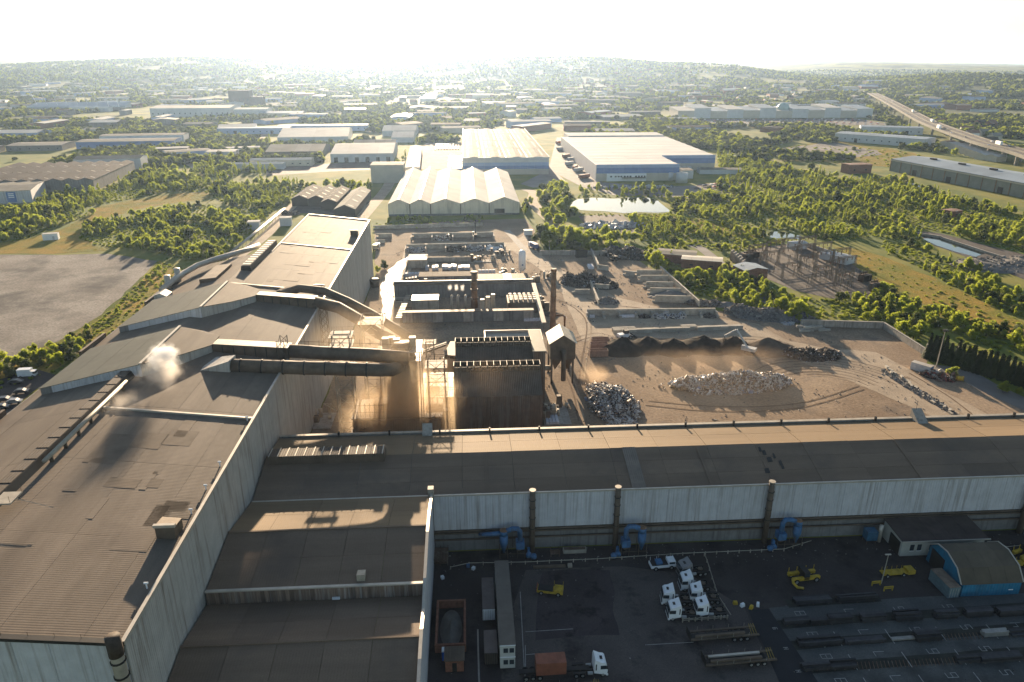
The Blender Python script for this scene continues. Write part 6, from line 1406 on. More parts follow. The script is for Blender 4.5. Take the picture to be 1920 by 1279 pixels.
# ---- estate left of the warehouses
shed('white long warehouse with dark loading bays left of the five gabled one', -107.5, 778, 64, 100, 8.5, .04, m_wroof, m_lightwall, 'x', 1, .1, doors=6)
shed('low white roofed unit just behind the long white warehouse', -109, 904, 50, 30, 6, .02, m_groof, m_bluewall2, 'x')
shed('long white roofed warehouse at the back of the estate', -190, 950, 86, 120, 9, .1, m_wroof, m_lightwall, 'x', 1, .1, windows=10)
shed('grey hipped workshop with open dark front in the estate', -184, 813, 60, 70, 7, .06, m_groof, m_lower, 'x', 1, .12, doors=4)
shed('narrow white unit in front of the hipped workshop', -184, 751, 60, 16, 6, .04, m_wroof, m_cream, 'x', windows=8)
shed('narrow low unit at the estate corner behind trees', -204, 730, 54, 12, 5, .02, m_wroof, m_lightwall, 'x')
shed('white roofed unit at the back of the estate, right of centre', -92, 1051, 46, 60, 7, 0, m_wroof, m_lightwall, 'x')
shed('small bright roofed unit behind the narrow blue fronted one', -81, 967, 28, 60, 6, 0, m_wroof, m_lightwall, 'x')
shed('long bright white canopy beside the lorry park', -50, 688, 13, 180, 6, .04, m_wroof, m_lightwall, 'y')
gd = 'four dark gabled sheds behind the melt shop'
for i, (x, y, w, d) in enumerate(((-121, 536, 11.6, 50), (-108.8, 534, 11.6, 48), (-97.6, 521, 11, 56), (-82.5, 494, 14, 76))):
    shed('black gabled shed, %s of the four behind the melt shop' % ('leftmost', 'second from left', 'third from left', 'rightmost and nearest')[i], x, y, w, d, 5.5, -.02, m_darkroof if i < 3 else m_groof, m_dark, 'y', 1, .42, 'gabled_shed', 'shed', gd, skyl=1, npan=8, doors=1)
# dark ridged works far left
shed('dark many ridged works with grimy rooflights at far left', -352, 606, 104, 112, 9, .12, m_darkroof, m_lower, 'y', 9, .3, 'ridged_works', 'factory', None, skyl=1, npan=6)
shed('pale low annex at the back of the dark ridged works', -345, 738, 60, 24, 10, .12, m_groof, m_lightwall, 'x')
t = shed('white retail shed with a blue sign at the left edge', -352, 556, 60, 48, 9, .28, m_groof, m_white, 'x', 1, .04)
MB().b2((14, -.25, 1), (20, -.05, 8.4)).obj('sign', m_bluewall, t)
for k in range(3): MB().b2((15.2, -.32, 4.2 + k * 1.3), (18.8, -.25, 4.9 + k * 1.3)).obj('sign_lettering', m_cab, t)
t = thing('white_cabin', 'lone white box cabin on the dry meadow', 'cabin', (*(-246.5, 440.1), 0), .25); MB().b2((-4, -2, 0), (4, 2, 3.6)).obj('body', m_cab, t); MB().b2((-4.1, -2.1, 3.6), (4.1, 2.1, 3.75)).obj('roof', m_trim, t); MB().b2((1, -2.05, 0), (2.2, -2, 2.2)).obj('door', m_lightwall, t)
for lab, x, y, w, d, h, rz, rf, wl in [
    ('green trimmed office row beside the estate road', -300, 830, 46, 24, 6, .5, m_groof, m_bluewall2), ('white flat office beside parked lorries in the estate', -262, 815, 30, 22, 7, .1, m_wroof, m_lightwall),
    ('small pale office behind the dark ridged works', -330, 860, 34, 18, 6, .2, m_wroof, m_grroof), ('low white unit between estate road and offices', -255, 870, 40, 16, 5, .3, m_wroof, m_lightwall),
    ('wide blue fronted factory behind the ridged works', -405, 920, 110, 36, 8, .1, m_groof, m_bluewall), ('grey stepped factory roof behind the blue fronted one', -410, 980, 100, 30, 9, .12, m_groof, m_lightwall),
    ('long pale blue warehouse on the tree belt, left', -300, 1090, 100, 22, 8, .04, m_bluegrey, m_bluewall2), ('long pale blue warehouse on the tree belt, right', -210, 1130, 130, 22, 8, .06, m_bluegrey, m_bluewall2),
    ('low grey units behind the blue fronted factory', -500, 900, 60, 40, 6, .1, m_groof, m_lower), ('grey roofed units at the left edge before the trees', -560, 860, 60, 40, 6, .1, m_groof, m_lower),
    ('broad white arena with sloping glass walls in the left valley', -500, 1420, 140, 90, 16, .06, m_lsteel, m_lightwall), ('white flat hall right of the arena', -395, 1430, 60, 50, 13, .04, m_wroof, m_lightwall),
    ('tall dark blocky plant in the hazy left valley', -502, 1740, 46, 30, 34, 0, m_darkroof, m_darkroof), ('lower dark wing of the tall hazy plant', -468, 1742, 34, 24, 20, 0, m_darkroof, m_darkroof),
    ('grey long shed at right behind the bare field', 515, 910, 110, 34, 9.5, -.88, m_bluegrey, m_lightwall), ('second grey shed behind the long grey one at right', 603, 1035, 80, 30, 9, -.42, m_bluegrey, m_lightwall),
    ('brick tower block in the woodland at right', 366, 668, 24, 12, 8, .15, m_tile, m_brick), ('brick flat building among trees near the substation', 118, 352, 20, 9, 4.5, -.35, m_beige, m_brick),
    ('brown flat building beside the hedge of the bay walls', 107, 364, 22, 12, 4.5, -.35, m_groof, m_brick), ('low brick hut in the right woodland', 330, 470, 10, 8, 4, .3, m_tile, m_brick)]:
    shed(lab, x, y, w, d, h, rz, rf, wl, 'x', 1, .06 if h < 20 else .01, 'shed', 'building', None, doors=2 if w > 60 else 0, windows=int(w / 9))
t = shed('red brick substation house with a pale metal roof', 138.5, 331, 12.5, 11, 5, .2, m_bluegrey, m_brick, 'y', 1, .18, 'substation_house', 'building', None, npan=3)
t = shed('very long grey shed with orange eaves at the right edge', 418, 590, 190, 46, 11, -1.42, m_bluegrey, M('grey green panel', (.20, .21, .19), .7, var=.15, scale=.2), 'x', 1, .1, npan=10)
for k in range(14): MB().b2((-95 + k * 13.6, -.35, 0), (-94.4 + k * 13.6, -.02, 11)).obj('pilaster', m_rustpipe, t)
MB().b2((-95, -.4, 9.6), (95, -.03, 10.6)).obj('eave_band', m_beige, t)
for k in (2, 5, 9, 12): MB().b2((-92 + k * 13.6, -.25, 0), (-87 + k * 13.6, -.02, 5)).obj('door', m_dark, t)
for k in range(5): MB().b2((-70 + k * 34, 20, 13.4), (-64 + k * 34, 23, 14.6)).obj('roof_vent', m_darkroof, t)
gs = 'row of small gabled workshops at right'
for k in range(9): shed('small pale roofed workshop, %s in the row below the viaduct' % names[k].replace('leftmost', 'farthest').replace('ninth', 'nearest'), 583 - k * 4.8, 872 - k * 15.2, 26, 14, 5, -1.3, m_wroof if k else m_tile, m_beige, 'y', 2, .3, 'workshop', 'workshop', gs, npan=1)
# shopping centre with dome
t = thing('shopping_centre', 'long low shopping centre with a pale green dome in the valley', 'shopping centre', (550, 1340, 0)); foot([(390, 1330), (760, 1330), (760, 1420), (390, 1420)])
for k in range(12):
    x = -170 + k * 30; h = (13, 17, 12, 15)[k % 4]
    MB().b2((x, 0, 0), (x + 29.5, 60 + (k * 17) % 30, h)).obj('hall', m_lightwall if k % 2 else m_beige, t); MB().prism([(x - .5, -.5), (x + 30, -.5), (x + 30, 60), (x - .5, 60)], h, [h + .3, h + .3, h + 4, h + 4]).obj('hall_roof', m_bluegrey if k % 3 else m_wroof, t)
MB().path([(30, 20, 12), (30, 20, 18), (30, 20, 22), (30, 20, 24.5), (30, 20, 25.5)], [11, 11, 8.5, 4.5, .6], 20).obj('dome', M('pale green dome', (.30, .40, .38), .4, var=.1, scale=.1), t, smooth=True)
sheet('mall_car_park', [(400, 1200), (690, 1180), (700, 1325), (395, 1328)], m_asph2, .12); foot([(395, 1185), (700, 1185), (700, 1328), (395, 1328)])
# stadium with raking masts
t = thing('stadium', 'low stadium with a fan of white raking masts in the left valley', 'stadium', (-790, 1610, 0))
MB().prism([(-90, -20), (90, 10), (90, 40), (-90, 20)], 6, [9, 9, 16, 16]).obj('stand_roof', m_bluegrey, t); MB().b2((-85, 0, 0), (85, 22, 7)).obj('stand', m_lower, t)
for k in range(9): MB().bar((-80 + k * 20, 5, 8), (-84 + k * 20.4, -10, 46), .8).obj('mast', m_cab, t)
for k in range(8): MB().bar((-84 + k * 20.4, -10, 46), (-64 + k * 20.4, -10, 40), .3).obj('mast_tie', m_cab, t)

# ---- motorway viaduct at right
VP = [Vector((x, y, 0)) for x, y in ((1120, 2050), (977, 1726), (804, 1343), (685, 1077), (591, 828), (563, 722), (525, 625), (500, 560))]
t = thing('motorway_viaduct', 'curving motorway viaduct with traffic at the right', 'bridge', (685, 1077, 0))
with Local(t):
    fine = []
    for i in range(len(VP) - 1):
        p0, p1, p2, p3 = VP[max(i - 1, 0)], VP[i], VP[i + 1], VP[min(i + 2, len(VP) - 1)]
        for k in range(8): q = k / 8; fine.append(.5 * ((2 * p1) + (p2 - p0) * q + (2 * p0 - 5 * p1 + 4 * p2 - p3) * q * q + (3 * p1 - p0 - 3 * p2 + p3) * q ** 3))
    fine.append(VP[-1]); W = 12
    nrm = []
    for i, p in enumerate(fine): d = (fine[min(i + 1, len(fine) - 1)] - fine[max(i - 1, 0)]).normalized(); nrm.append(Vector((-d.y, d.x, 0)))
    def strip(o0, o1, z0, z1, name, mat):
        m = MB(); n = len(fine)
        for i, p in enumerate(fine):
            for o, z in ((o0, z0), (o1, z0), (o1, z1), (o0, z1)): q = p + nrm[i] * o; m.v.append((q.x, q.y, z))
        for i in range(n - 1):
            for k in range(4): m.f.append((i * 4 + k, i * 4 + (k + 1) % 4, (i + 1) * 4 + (k + 1) % 4, (i + 1) * 4 + k))
        m.obj(name, mat, t)
    m_via = M('grey viaduct concrete', (.16, .155, .14), .9, var=.15, scale=.1, spec=.05)
    strip(-W, W, 9.5, 11.5, 'deck', m_via); strip(-W + 1, -1, 11.5, 11.56, 'carriageway', m_asph2); strip(1, W - 1, 11.5, 11.56, 'carriageway', m_asph2)
    for o in (-W, W - .6, -.5): strip(o, o + .6, 11.5, 12.8, 'parapet', m_via)
    for i in range(2, len(fine), 3):
        for o in (-9, 9): q = fine[i] + nrm[i] * o; MB().tube((q.x, q.y, 0), (q.x, q.y, 9.5), 1.5, n=10).obj('pier', m_conc, t)
    for i, p in enumerate(fine): foot([(p.x - 18, p.y - 18), (p.x + 18, p.y - 18), (p.x + 18, p.y + 18), (p.x - 18, p.y + 18)], 2)
car_cols = [(.6, .6, .6), (.05, .05, .055), (.35, .05, .04), (.08, .12, .25), (.3, .3, .31), (.75, .75, .74)]
def car_mesh(i):
    m = MB(); prof = [(-2.1, .35), (2.1, .35), (2.15, .8), (1.3, .95), (.6, 1.45), (-1.2, 1.45), (-1.9, .95), (-2.15, .9)]
    m.extr(prof, 'y', -.88, .88); m.v = [(v[1] if False else v[0], v[1], v[2]) for v in m.v]
    return m
def car_base(i):
    prof = [(-2.1, .35), (2.1, .35), (2.15, .8), (1.3, .95), (.6, 1.45), (-1.2, 1.45), (-1.9, .95), (-2.15, .9)]; n = len(prof); m = MB()
    m.add([(u, -.88, z) for u, z in prof] + [(u, .88, z) for u, z in prof], [tuple(range(n)), tuple(range(n, 2 * n))[::-1]] + [(k, n + k, n + (k + 1) % n, (k + 1) % n) for k in range(n)])
    return m.mesh('car', M('car paint %d' % i, car_cols[i], .3, spec=.6))
CARS = [car_base(i) for i in range(6)]
def car(label, x, y, z, rz, i, group, detail=False):
    if not detail: return tag(put(CARS[i], 'parked_car', None, (x, y, z), rz), label, 'car', group)
    t = thing('parked_car', label, 'car', (x, y, z), rz, group); put(CARS[i], 'body', t)
    MB().b2((-1.1, -.9, 1.0), (.6, .9, 1.35)).obj('windows', m_glass, t)
    for wx in (-1.3, 1.35):
        for sy in (-.82, .82): MB().tube((wx, sy - .1, .32), (wx, sy + .1, .32), .32, n=10).obj('wheel', m_tyre, t)
    return t
for i in range(26):
    k = R.randrange(6, len(fine) - 4); o = R.choice((-9.5, -5.5, 5.5, 9.5)); q = fine[k].lerp(fine[k + 1], R.random()) + nrm[k] * o; d = fine[k + 1] - fine[k]
    if i % 5 == 0: tag(MB().b2((-7, -1.25, .5), (7, 1.25, 4)).obj('lorry', m_cab, None, (q.x, q.y, 11.6), math.atan2(d.y, d.x)), 'white lorry driving on the motorway viaduct', 'lorry', 'lorries on the viaduct')
    else: car('small car driving on the motorway viaduct', q.x, q.y, 11.57, math.atan2(d.y, d.x), R.randrange(6), 'cars on the viaduct')
for i in range(150): car('tiny car in the rows of the shopping centre car park', 405 + (i % 25) * 11.6 + R.uniform(-1, 1), 1196 + (i // 25) * 21 + R.uniform(-2, 2), .13, PI / 2, R.randrange(6), 'cars at the shopping centre')
for i in range(34): car('small car in the rows beside the blue banded warehouse', -36 + (i % 9) * 3.4, 885 + (i // 9) * 16 + R.uniform(-1, 1), .08, PI / 2 + R.uniform(-.05, .05), R.randrange(6), 'cars beside the blue banded warehouse')
for i, (x, y) in enumerate([(206.8, 609.1), (210.8, 611.6), (211.8, 603.3), (217.2, 608.5), (218, 600.2), (220.6, 594.7), (229.7, 604.9), (229.5, 599.5), (205.6, 598.3), (206.9, 590.2), (198.4, 604.1), (200.3, 593.3)]): car('small car in the staff car park beside the white warehouse', x, y, .09, R.uniform(0, .4), R.randrange(6), 'cars in the staff car park')
for i, (x, y) in enumerate([(376.7, 607.1), (376.2, 601.5), (377.3, 598.6), (374.6, 587.9), (373.9, 574.8), (372.8, 567.2), (372.1, 559.8)]): car('small car parked before the very long grey shed', x, y, .05, R.uniform(0, 3), R.randrange(6), 'cars before the long grey shed')
for i, (x, y) in enumerate([(-291.2, 798), (-284.2, 793.4), (-280.1, 797.4), (-274.2, 792.7), (-268.7, 792.4), (-298.2, 807.1)]): car('small car in front of the estate offices', x, y, .07, R.uniform(0, .4), R.randrange(6), 'cars at the estate offices')
for i, ((x, y), nm) in enumerate(zip([(-143.9, 220.8), (-149.9, 228.5), (-145.8, 215), (-141.9, 213.3), (-143.7, 209.7)], ('dark car alone in the middle of the car park', 'dark car near the white van at the hedge', 'black car in the lower row, left of two', 'silver car nearest the melt shop parapet', 'black car at the very left edge'))): car(nm, x, y, .06, .15, (1, 1, 1, 4, 1)[i], 'cars in the left car park', True)
t = thing('white_van', 'white box van under the hedge in the left car park', 'van', (*(-149.3, 234.1), 0), .1); MB().b2((-2.6, -1.1, .5), (1.6, 1.1, 2.9)).obj('box', m_cab, t); MB().b2((1.6, -1, .5), (2.9, 1, 2.1)).obj('cab', m_cab, t); MB().b2((2.2, -1.02, 1.3), (2.92, 1.02, 1.95)).obj('cab_window', m_glass, t)
for x in (-1.7, 2.0):
    for y in (-1, 1): wheel(t, x, y, .4)
gl = 'white trailers docked at the blue banded warehouse'
for k in range(8): 
    t = thing('docked_trailer', 'white trailer docked at the side of the blue banded warehouse', 'trailer', (-11, 700 + k * 13, 0), 0, gl); MB().b2((-7, -1.3, 1.1), (7, 1.3, 4)).obj('box', m_cab if k % 3 else m_bluewall, t); MB().b2((-6, -1, .2), (6, 1, 1.1)).obj('chassis', m_dark, t)
gl = 'pale lorries and tankers beside the white warehouse'
for k, (x, y) in enumerate([(116.7, 936.7), (110.9, 868.5), (108.1, 799.9), (110.3, 773.3), (104.7, 710.7), (106.2, 696.3), (104.7, 653.6), (103.6, 741)]):
    t = thing('trailer', 'pale trailer in the service road beside the white warehouse', 'trailer', (x, y, 0), R.uniform(.3, 1.2), gl); MB().b2((-6, -1.3, 1), (6, 1.3, 3.8)).obj('box', m_lightwall if k % 2 else m_red, t); MB().b2((-5, -1, .2), (5, 1, 1)).obj('chassis', m_dark, t)
kind(heap('scattered car parts across the scrap dealer yard beside the lake', (91.4, 456.3), 20, 9, .6, m_grit, m_scrapd, 600, 1.6, 0, 2, 'scrap_scatter', seed=90), 'thing') if False else heap('scattered car parts across the scrap dealer yard beside the lake', (91.4, 456.3), 20, 9, .6, m_grit, m_pale, 520, 1.8, 0, 2, 'scrap_heap', seed=90)
heap('dark rubble mound inside the lagoon at the right edge', (276.3, 349.4), 26, 16, 3.2, m_grit, m_rubble, 300, 1.2, 0, 2, 'rubble_heap', seed=91)
heap('scatter of machinery in front of the white warehouse', (137, 602.5), 34, 5, .8, m_grit, m_pale, 420, 1.5, 0, 2, 'scrap_heap', seed=92)
for i, (a, b, nm) in enumerate((((281.1, 409.1), (284.3, 373.3), 'inner'), ((284.3, 373.3), (291.5, 328.6), 'outer'), ((273.4, 420.8), (282, 410.4), 'far'))): plain_wall('pale concrete kerb wall of the lagoon, %s length' % nm, a, b, 1.2, .6, 8)

# ---- substation
m_galv = M('galvanised lattice', (.19, .15, .11), .7)
def gantry_meshes():
    leg = MB()
    for sx in (-.5, .5):
        for sy in (-.5, .5): leg.bar((sx, sy, 0), (sx * .4, sy * .4, 8), .16)
    for k in range(4): leg.bar((-.5 + k * .05, -.5, k * 2), (.45 - k * .05, -.45, k * 2 + 2), .07).bar((.5 - k * .05, .5, k * 2), (-.45 + k * .05, .45, k * 2 + 2), .07)
    beam = MB()
    for sy in (-.3, .3):
        for z in (7.4, 8.1): beam.bar((-6, sy, z), (6, sy, z), .14)
    for k in range(12): beam.bar((-6 + k, -.3, 7.4), (-5 + k, -.3, 8.1), .05).bar((-6 + k, .3, 8.1), (-5 + k, .3, 7.4), .05)
    ins = MB().tube((0, 0, 5.9), (0, 0, 7.4), .16, n=6)
    return leg.mesh('leg', m_galv), beam.mesh('beam', m_galv), ins.mesh('insulator', M('brown insulator', (.16, .07, .04), .3))
gl_, gb_, gi_ = gantry_meshes()
gpos = [(153.7, 369.9), (166.4, 378.2), (178.6, 384.5), (188.6, 386.3), (154.1, 354.8), (167.2, 362.5), (179.3, 368.3), (190.5, 372.1), (156.7, 333.1), (171.2, 347.7), (183.9, 355.1), (194.2, 358.7), (169.2, 326.9), (180.1, 337.3), (189, 342.6), (174.4, 316.1)]
for i, (x, y) in enumerate(gpos):
    t = thing('substation_gantry', 'lattice portal gantry with insulators in the substation', 'gantry', (x, y, 0), .35 + R.uniform(-.05, .05), 'portal gantries in the substation')
    for sx in (-5.6, 5.6): put(gl_, 'leg', t, (sx, 0, 0))
    put(gb_, 'beam', t)
    for sx in (-3, 0, 3): put(gi_, 'insulator', t, (sx, 0, 0))
bm_ = MB().bar((-.5, 0, 0), (0, 0, 3.4), .14).bar((.5, 0, 0), (0, 0, 3.4), .14).tube((0, 0, 3.4), (0, 0, 4.8), .2, n=6).bar((-1.4, 0, 4.8), (1.4, 0, 4.8), .11).mesh('bus_support', m_galv)
SUB = [(146.6, 377.1), (189.2, 396.2), (198.4, 376.2), (190.9, 322), (167.2, 306.6), (153.8, 321.6), (145.1, 353.3)]
n = 0
while n < 90:
    x, y = R.uniform(140, 200), R.uniform(300, 405)
    if inside((x, y), SUB): tag(put(bm_, 'bus_support', None, (x, y, .05), R.choice((.35, 1.92)) + R.uniform(-.1, .1), R.uniform(.8, 1.2)), 'thin busbar support post in the substation', 'bus support', 'busbar supports in the substation'); n += 1
for i, (x, y) in enumerate([(140.6, 370.7), (140.2, 366.3), (139.8, 362), (139.5, 357.8), (139.1, 353.7), (138.8, 349.7)]):
    t = thing('transformer_bay', 'concrete blast wall with ribbed face, %s at the substation edge' % names[i], 'wall', (x, y, 0), .9, 'blast walls of the transformer bays'); MB().b2((-2.6, -.25, 0), (2.6, .25, 5)).obj('wall', m_conc, t); MB().b2((-2.4, -.6, 0), (-2, -.25, 5)).obj('rib', m_conc, t)
for i, (x, y, nm) in enumerate([(*p, q) for p, q in zip([(148.3, 368), (152.8, 372.2), (187.1, 311.1), (189.7, 325.6)], ('dark ribbed transformer behind the brick house, left', 'dark ribbed transformer behind the brick house, right', 'rusty dark transformer at the far end of the substation', 'rusty transformer left of the last one'))]):
    t = thing('transformer', nm, 'transformer', (x, y, 0), .4); MB().b2((-2.6, -1.6, .3), (2.6, 1.6, 3.6)).obj('tank', m_rust, t)
    for k in range(8): MB().b2((-2.5 + k * .65, -2.2, .6), (-2.3 + k * .65, -1.6, 3.2)).obj('radiator_fin', m_dark, t)
    for k in (-1.2, 0, 1.2): MB().tube((k, 0, 3.6), (k, .2, 5.4), .2, .1, n=8).obj('bushing', m_rust, t)
    MB().tube((-2, .9, 4.2), (2, .9, 4.2), .45, n=10).obj('conservator', m_steel, t)
plain_wall('thin concrete fence along the upper side of the substation', (191.4, 401.2), (201.2, 358.2), 2.2, .2, 4, 'concrete_fence')
shed('blue grey relay hut at the right side of the substation', 199, 357, 8, 16, 3.4, .5, m_bluegrey, m_lightwall, 'y')
shed('small white relay hut at the back of the substation', 186, 389, 9, 6, 3.4, .2, m_bluegrey, m_lightwall, 'x')

# ---- small things beside the left of the melt shop
t = thing('pipe_bridge', 'long pale pipe bridge running along the scrub left of the works', 'pipe bridge', (*(-128.9, 445.6), 0))
with Local(t):
    a, b = Vector((*(-126.9, 375.2), 3)), Vector((*(-126.4, 511.1), 3)); n = 16
    for o in (-.5, .5): MB().tube(a + Vector((o, 0, .3)), b + Vector((o, 0, .3)), .35, n=8).obj('pipe', m_trim, t, smooth=True)
    for k in range(n + 1): q = a.lerp(b, k / n); MB().bar((q.x, q.y, 0), (q.x, q.y, 3.2), .15).obj('post', m_steel, t)
for i, (p, nm) in enumerate((((-133.4, 457.7), 'small white plant cabin beside the pipe bridge'), ((-116.3, 469.1), 'small pale roofed gatehouse at the far melt shop wall'))): shed(nm, *p, 7, 6, 5, .1, m_wroof, m_lightwall, 'x', 1, .05, 'cabin', 'cabin')
heap('tangle of rusty pipework at the far corner of the melt shop', (-121.6, 507.1), 6, 5, 3, m_scrapd, m_scrapd, 240, 1.0, 0, 2, seed=93)

# ---- distant estates and houses
gz = 'distant industrial units in the valley'
rr = random.Random(31); cnt = 0
def free(x, y, r=0):
    for (a, b, c, d, q) in EXC:
        if a - r < x < b + r and c - r < y < d + r: return False
    return True
zones = [((-1500, -150), (1050, 2900), 150, 'hazy pale roofed unit in the left half of the valley'), ((-150, 480), (1050, 2500), 85, 'pale roofed unit in the middle of the valley'), ((450, 1500), (1450, 2700), 65, 'pale roofed unit in the right half of the valley')]
for (xa, xb), (ya, yb), nn, lab in zones:
    k = 0; tries = 0
    while k < nn and tries < 4000:
        tries += 1; x, y = rr.uniform(xa, xb), rr.uniform(ya, yb)
        if abs(x - .03 * y) > y * .78 or not free(x, y, 22): continue
        w, d, h = rr.uniform(16, 80), rr.uniform(12, 42), rr.uniform(5, 10); rz = rr.choice((0, .1, -.1, .25, 1.6, .8)) + rr.uniform(-.05, .05)
        rf, rn = rr.choice(((m_wroof, 'white'), (m_wroof, 'white'), (m_groof, 'grey'), (m_bluegrey, 'blue grey'), (m_darkroof, 'dark'), (m_lsteel, 'dull tan'))); wl, wn = rr.choice(((m_lightwall, 'light grey'), (m_beige, 'beige'), (m_lower, 'dark grey'), (m_bluewall2, 'pale blue'), (m_brick, 'brick')))
        lb = '%s %s roofed %s unit %s, %s rows' % ('long' if w > 48 else 'small', rn, wn, lab.split(' unit ')[1], 'nearer' if y < ya + (yb - ya) * .33 else 'middle' if y < ya + (yb - ya) * .67 else 'farther')
        t = thing('industrial_unit', lb, 'building', (x, y, ground_z(x, y)), rz, lb); foot([(x - w * .4, y - d * .4), (x + w * .4, y - d * .4), (x + w * .4, y + d * .4), (x - w * .4, y + d * .4)])
        MB().b2((-w / 2, -d / 2, -3), (w / 2, d / 2, h)).obj('wall', wl, t)
        rise = d * .06
        MB().slab([(-w / 2 - .4, -d / 2 - .4, h), (w / 2 + .4, -d / 2 - .4, h), (w / 2 + .4, 0, h + rise), (-w / 2 - .4, 0, h + rise)], .3).slab([(-w / 2 - .4, 0, h + rise), (w / 2 + .4, 0, h + rise), (w / 2 + .4, d / 2 + .4, h), (-w / 2 - .4, d / 2 + .4, h)], .3).obj('roof', rf, t)
        k += 1
hm = []
for i, (wm, rm) in enumerate(((m_brick, m_tile), (m_cab, m_tile), (m_brick, m_darkroof), (m_beige, m_groof))):
    hm.append((MB().extr([(-4.5, -4), (4.5, -4), (4.5, 5.5), (0, 9), (-4.5, 5.5)], 'x', -8, 8).mesh('wall', wm), MB().slab([(-8.5, -5, 5.4), (8.5, -5, 5.4), (8.5, 0, 9.3), (-8.5, 0, 9.3)], .25).slab([(-8.5, 0, 9.3), (8.5, 0, 9.3), (8.5, 5, 5.4), (-8.5, 5, 5.4)], .25).mesh('roof', rm)))
def houses(n, bear, dist, lab, grp, seed):
    rr = random.Random(seed)
    for _ in range(n):
        a = ang(rr.uniform(*bear)); d = rr.uniform(*dist); x, y = d * math.sin(a), d * math.cos(a)
        if d < 2400 and not free(x, y, 12): continue
        hi = rr.randrange(4); w, r_ = hm[hi]; lb = ('brick tile roofed ', 'white walled ', 'brick dark roofed ', 'beige grey roofed ')[hi] + lab + (', lower rows' if d < (dist[0] + dist[1]) / 2 else ', upper rows'); t = thing('house', lb, 'house', (x, y, ground_z(x, y)), rr.choice((0, .3, -.3, 1.4)), lb); put(w, 'wall', t); put(r_, 'roof', t)
houses(150, (960, 1330), (2500, 4000), 'tiny house in the terraces on the middle hillside', 'houses on the middle hillside', 1)
houses(60, (60, 560), (3000, 4500), 'tiny house on the left hillside', 'houses on the left hillside', 2)
houses(60, (1200, 1500), (1900, 2800), 'small house at the foot of the middle hill', 'houses below the middle hill', 3)
houses(26, (1740, 1900), (1100, 1500), 'red roofed house beyond the viaduct at right', 'houses beyond the viaduct', 4)

# ================================================================ TREES AND SCRUB
def leaf_mat(name, a, b, tr, f=.42):
    m = bpy.data.materials.new(name); m.use_nodes = True; nt = m.node_tree; N = nt.nodes; L = nt.links.new; p = N['Principled BSDF']
    g = N.new('ShaderNodeNewGeometry'); oi = N.new('ShaderNodeObjectInfo'); nz = N.new('ShaderNodeTexNoise'); nz.inputs['Scale'].default_value = .35; L(g.outputs['Position'], nz.inputs[0])
    ad = N.new('ShaderNodeMath'); ad.operation = 'ADD'; ad.operation = 'MULTIPLY_ADD'; L(oi.outputs['Random'], ad.inputs[0]); ad.inputs[1].default_value = 1.5; L(g.outputs['Random Per Island'], ad.inputs[2])
    a2 = N.new('ShaderNodeMath'); a2.operation = 'ADD'; L(ad.outputs[0], a2.inputs[0]); L(nz.outputs[0], a2.inputs[1])
    mr = N.new('ShaderNodeMapRange'); L(a2.outputs[0], mr.inputs[0]); mr.inputs[1].default_value = .6; mr.inputs[2].default_value = 2.4
    mx = N.new('ShaderNodeMix'); mx.data_type = 'RGBA'; L(mr.outputs[0], mx.inputs[0]); mx.inputs[6].default_value = (*a, 1); mx.inputs[7].default_value = (*b, 1)
    L(mx.outputs[2], p.inputs['Base Color']); p.inputs['Roughness'].default_value = .7; p.inputs['Specular IOR Level'].default_value = .2
    t = N.new('ShaderNodeBsdfTranslucent'); m2 = N.new('ShaderNodeMix'); m2.data_type = 'RGBA'; L(mr.outputs[0], m2.inputs[0]); m2.inputs[6].default_value = (*[v * .75 for v in tr], 1); m2.inputs[7].default_value = (*tr, 1); L(m2.outputs[2], t.inputs[0])
    ms = N.new('ShaderNodeMixShader'); ms.inputs[0].default_value = f; L(p.outputs[0], ms.inputs[1]); L(t.outputs[0], ms.inputs[2]); L(ms.outputs[0], N['Material Output'].inputs[0])
    return m
m_leaf = leaf_mat('leaf green', (.045, .085, .012), (.20, .215, .026), (.52, .60, .055), .52)
m_leafd = leaf_mat('conifer green', (.014, .024, .010), (.03, .045, .016), (.03, .045, .012), .15)
m_bark = M('bark', (.09, .07, .05), .95, var=.3, scale=2)
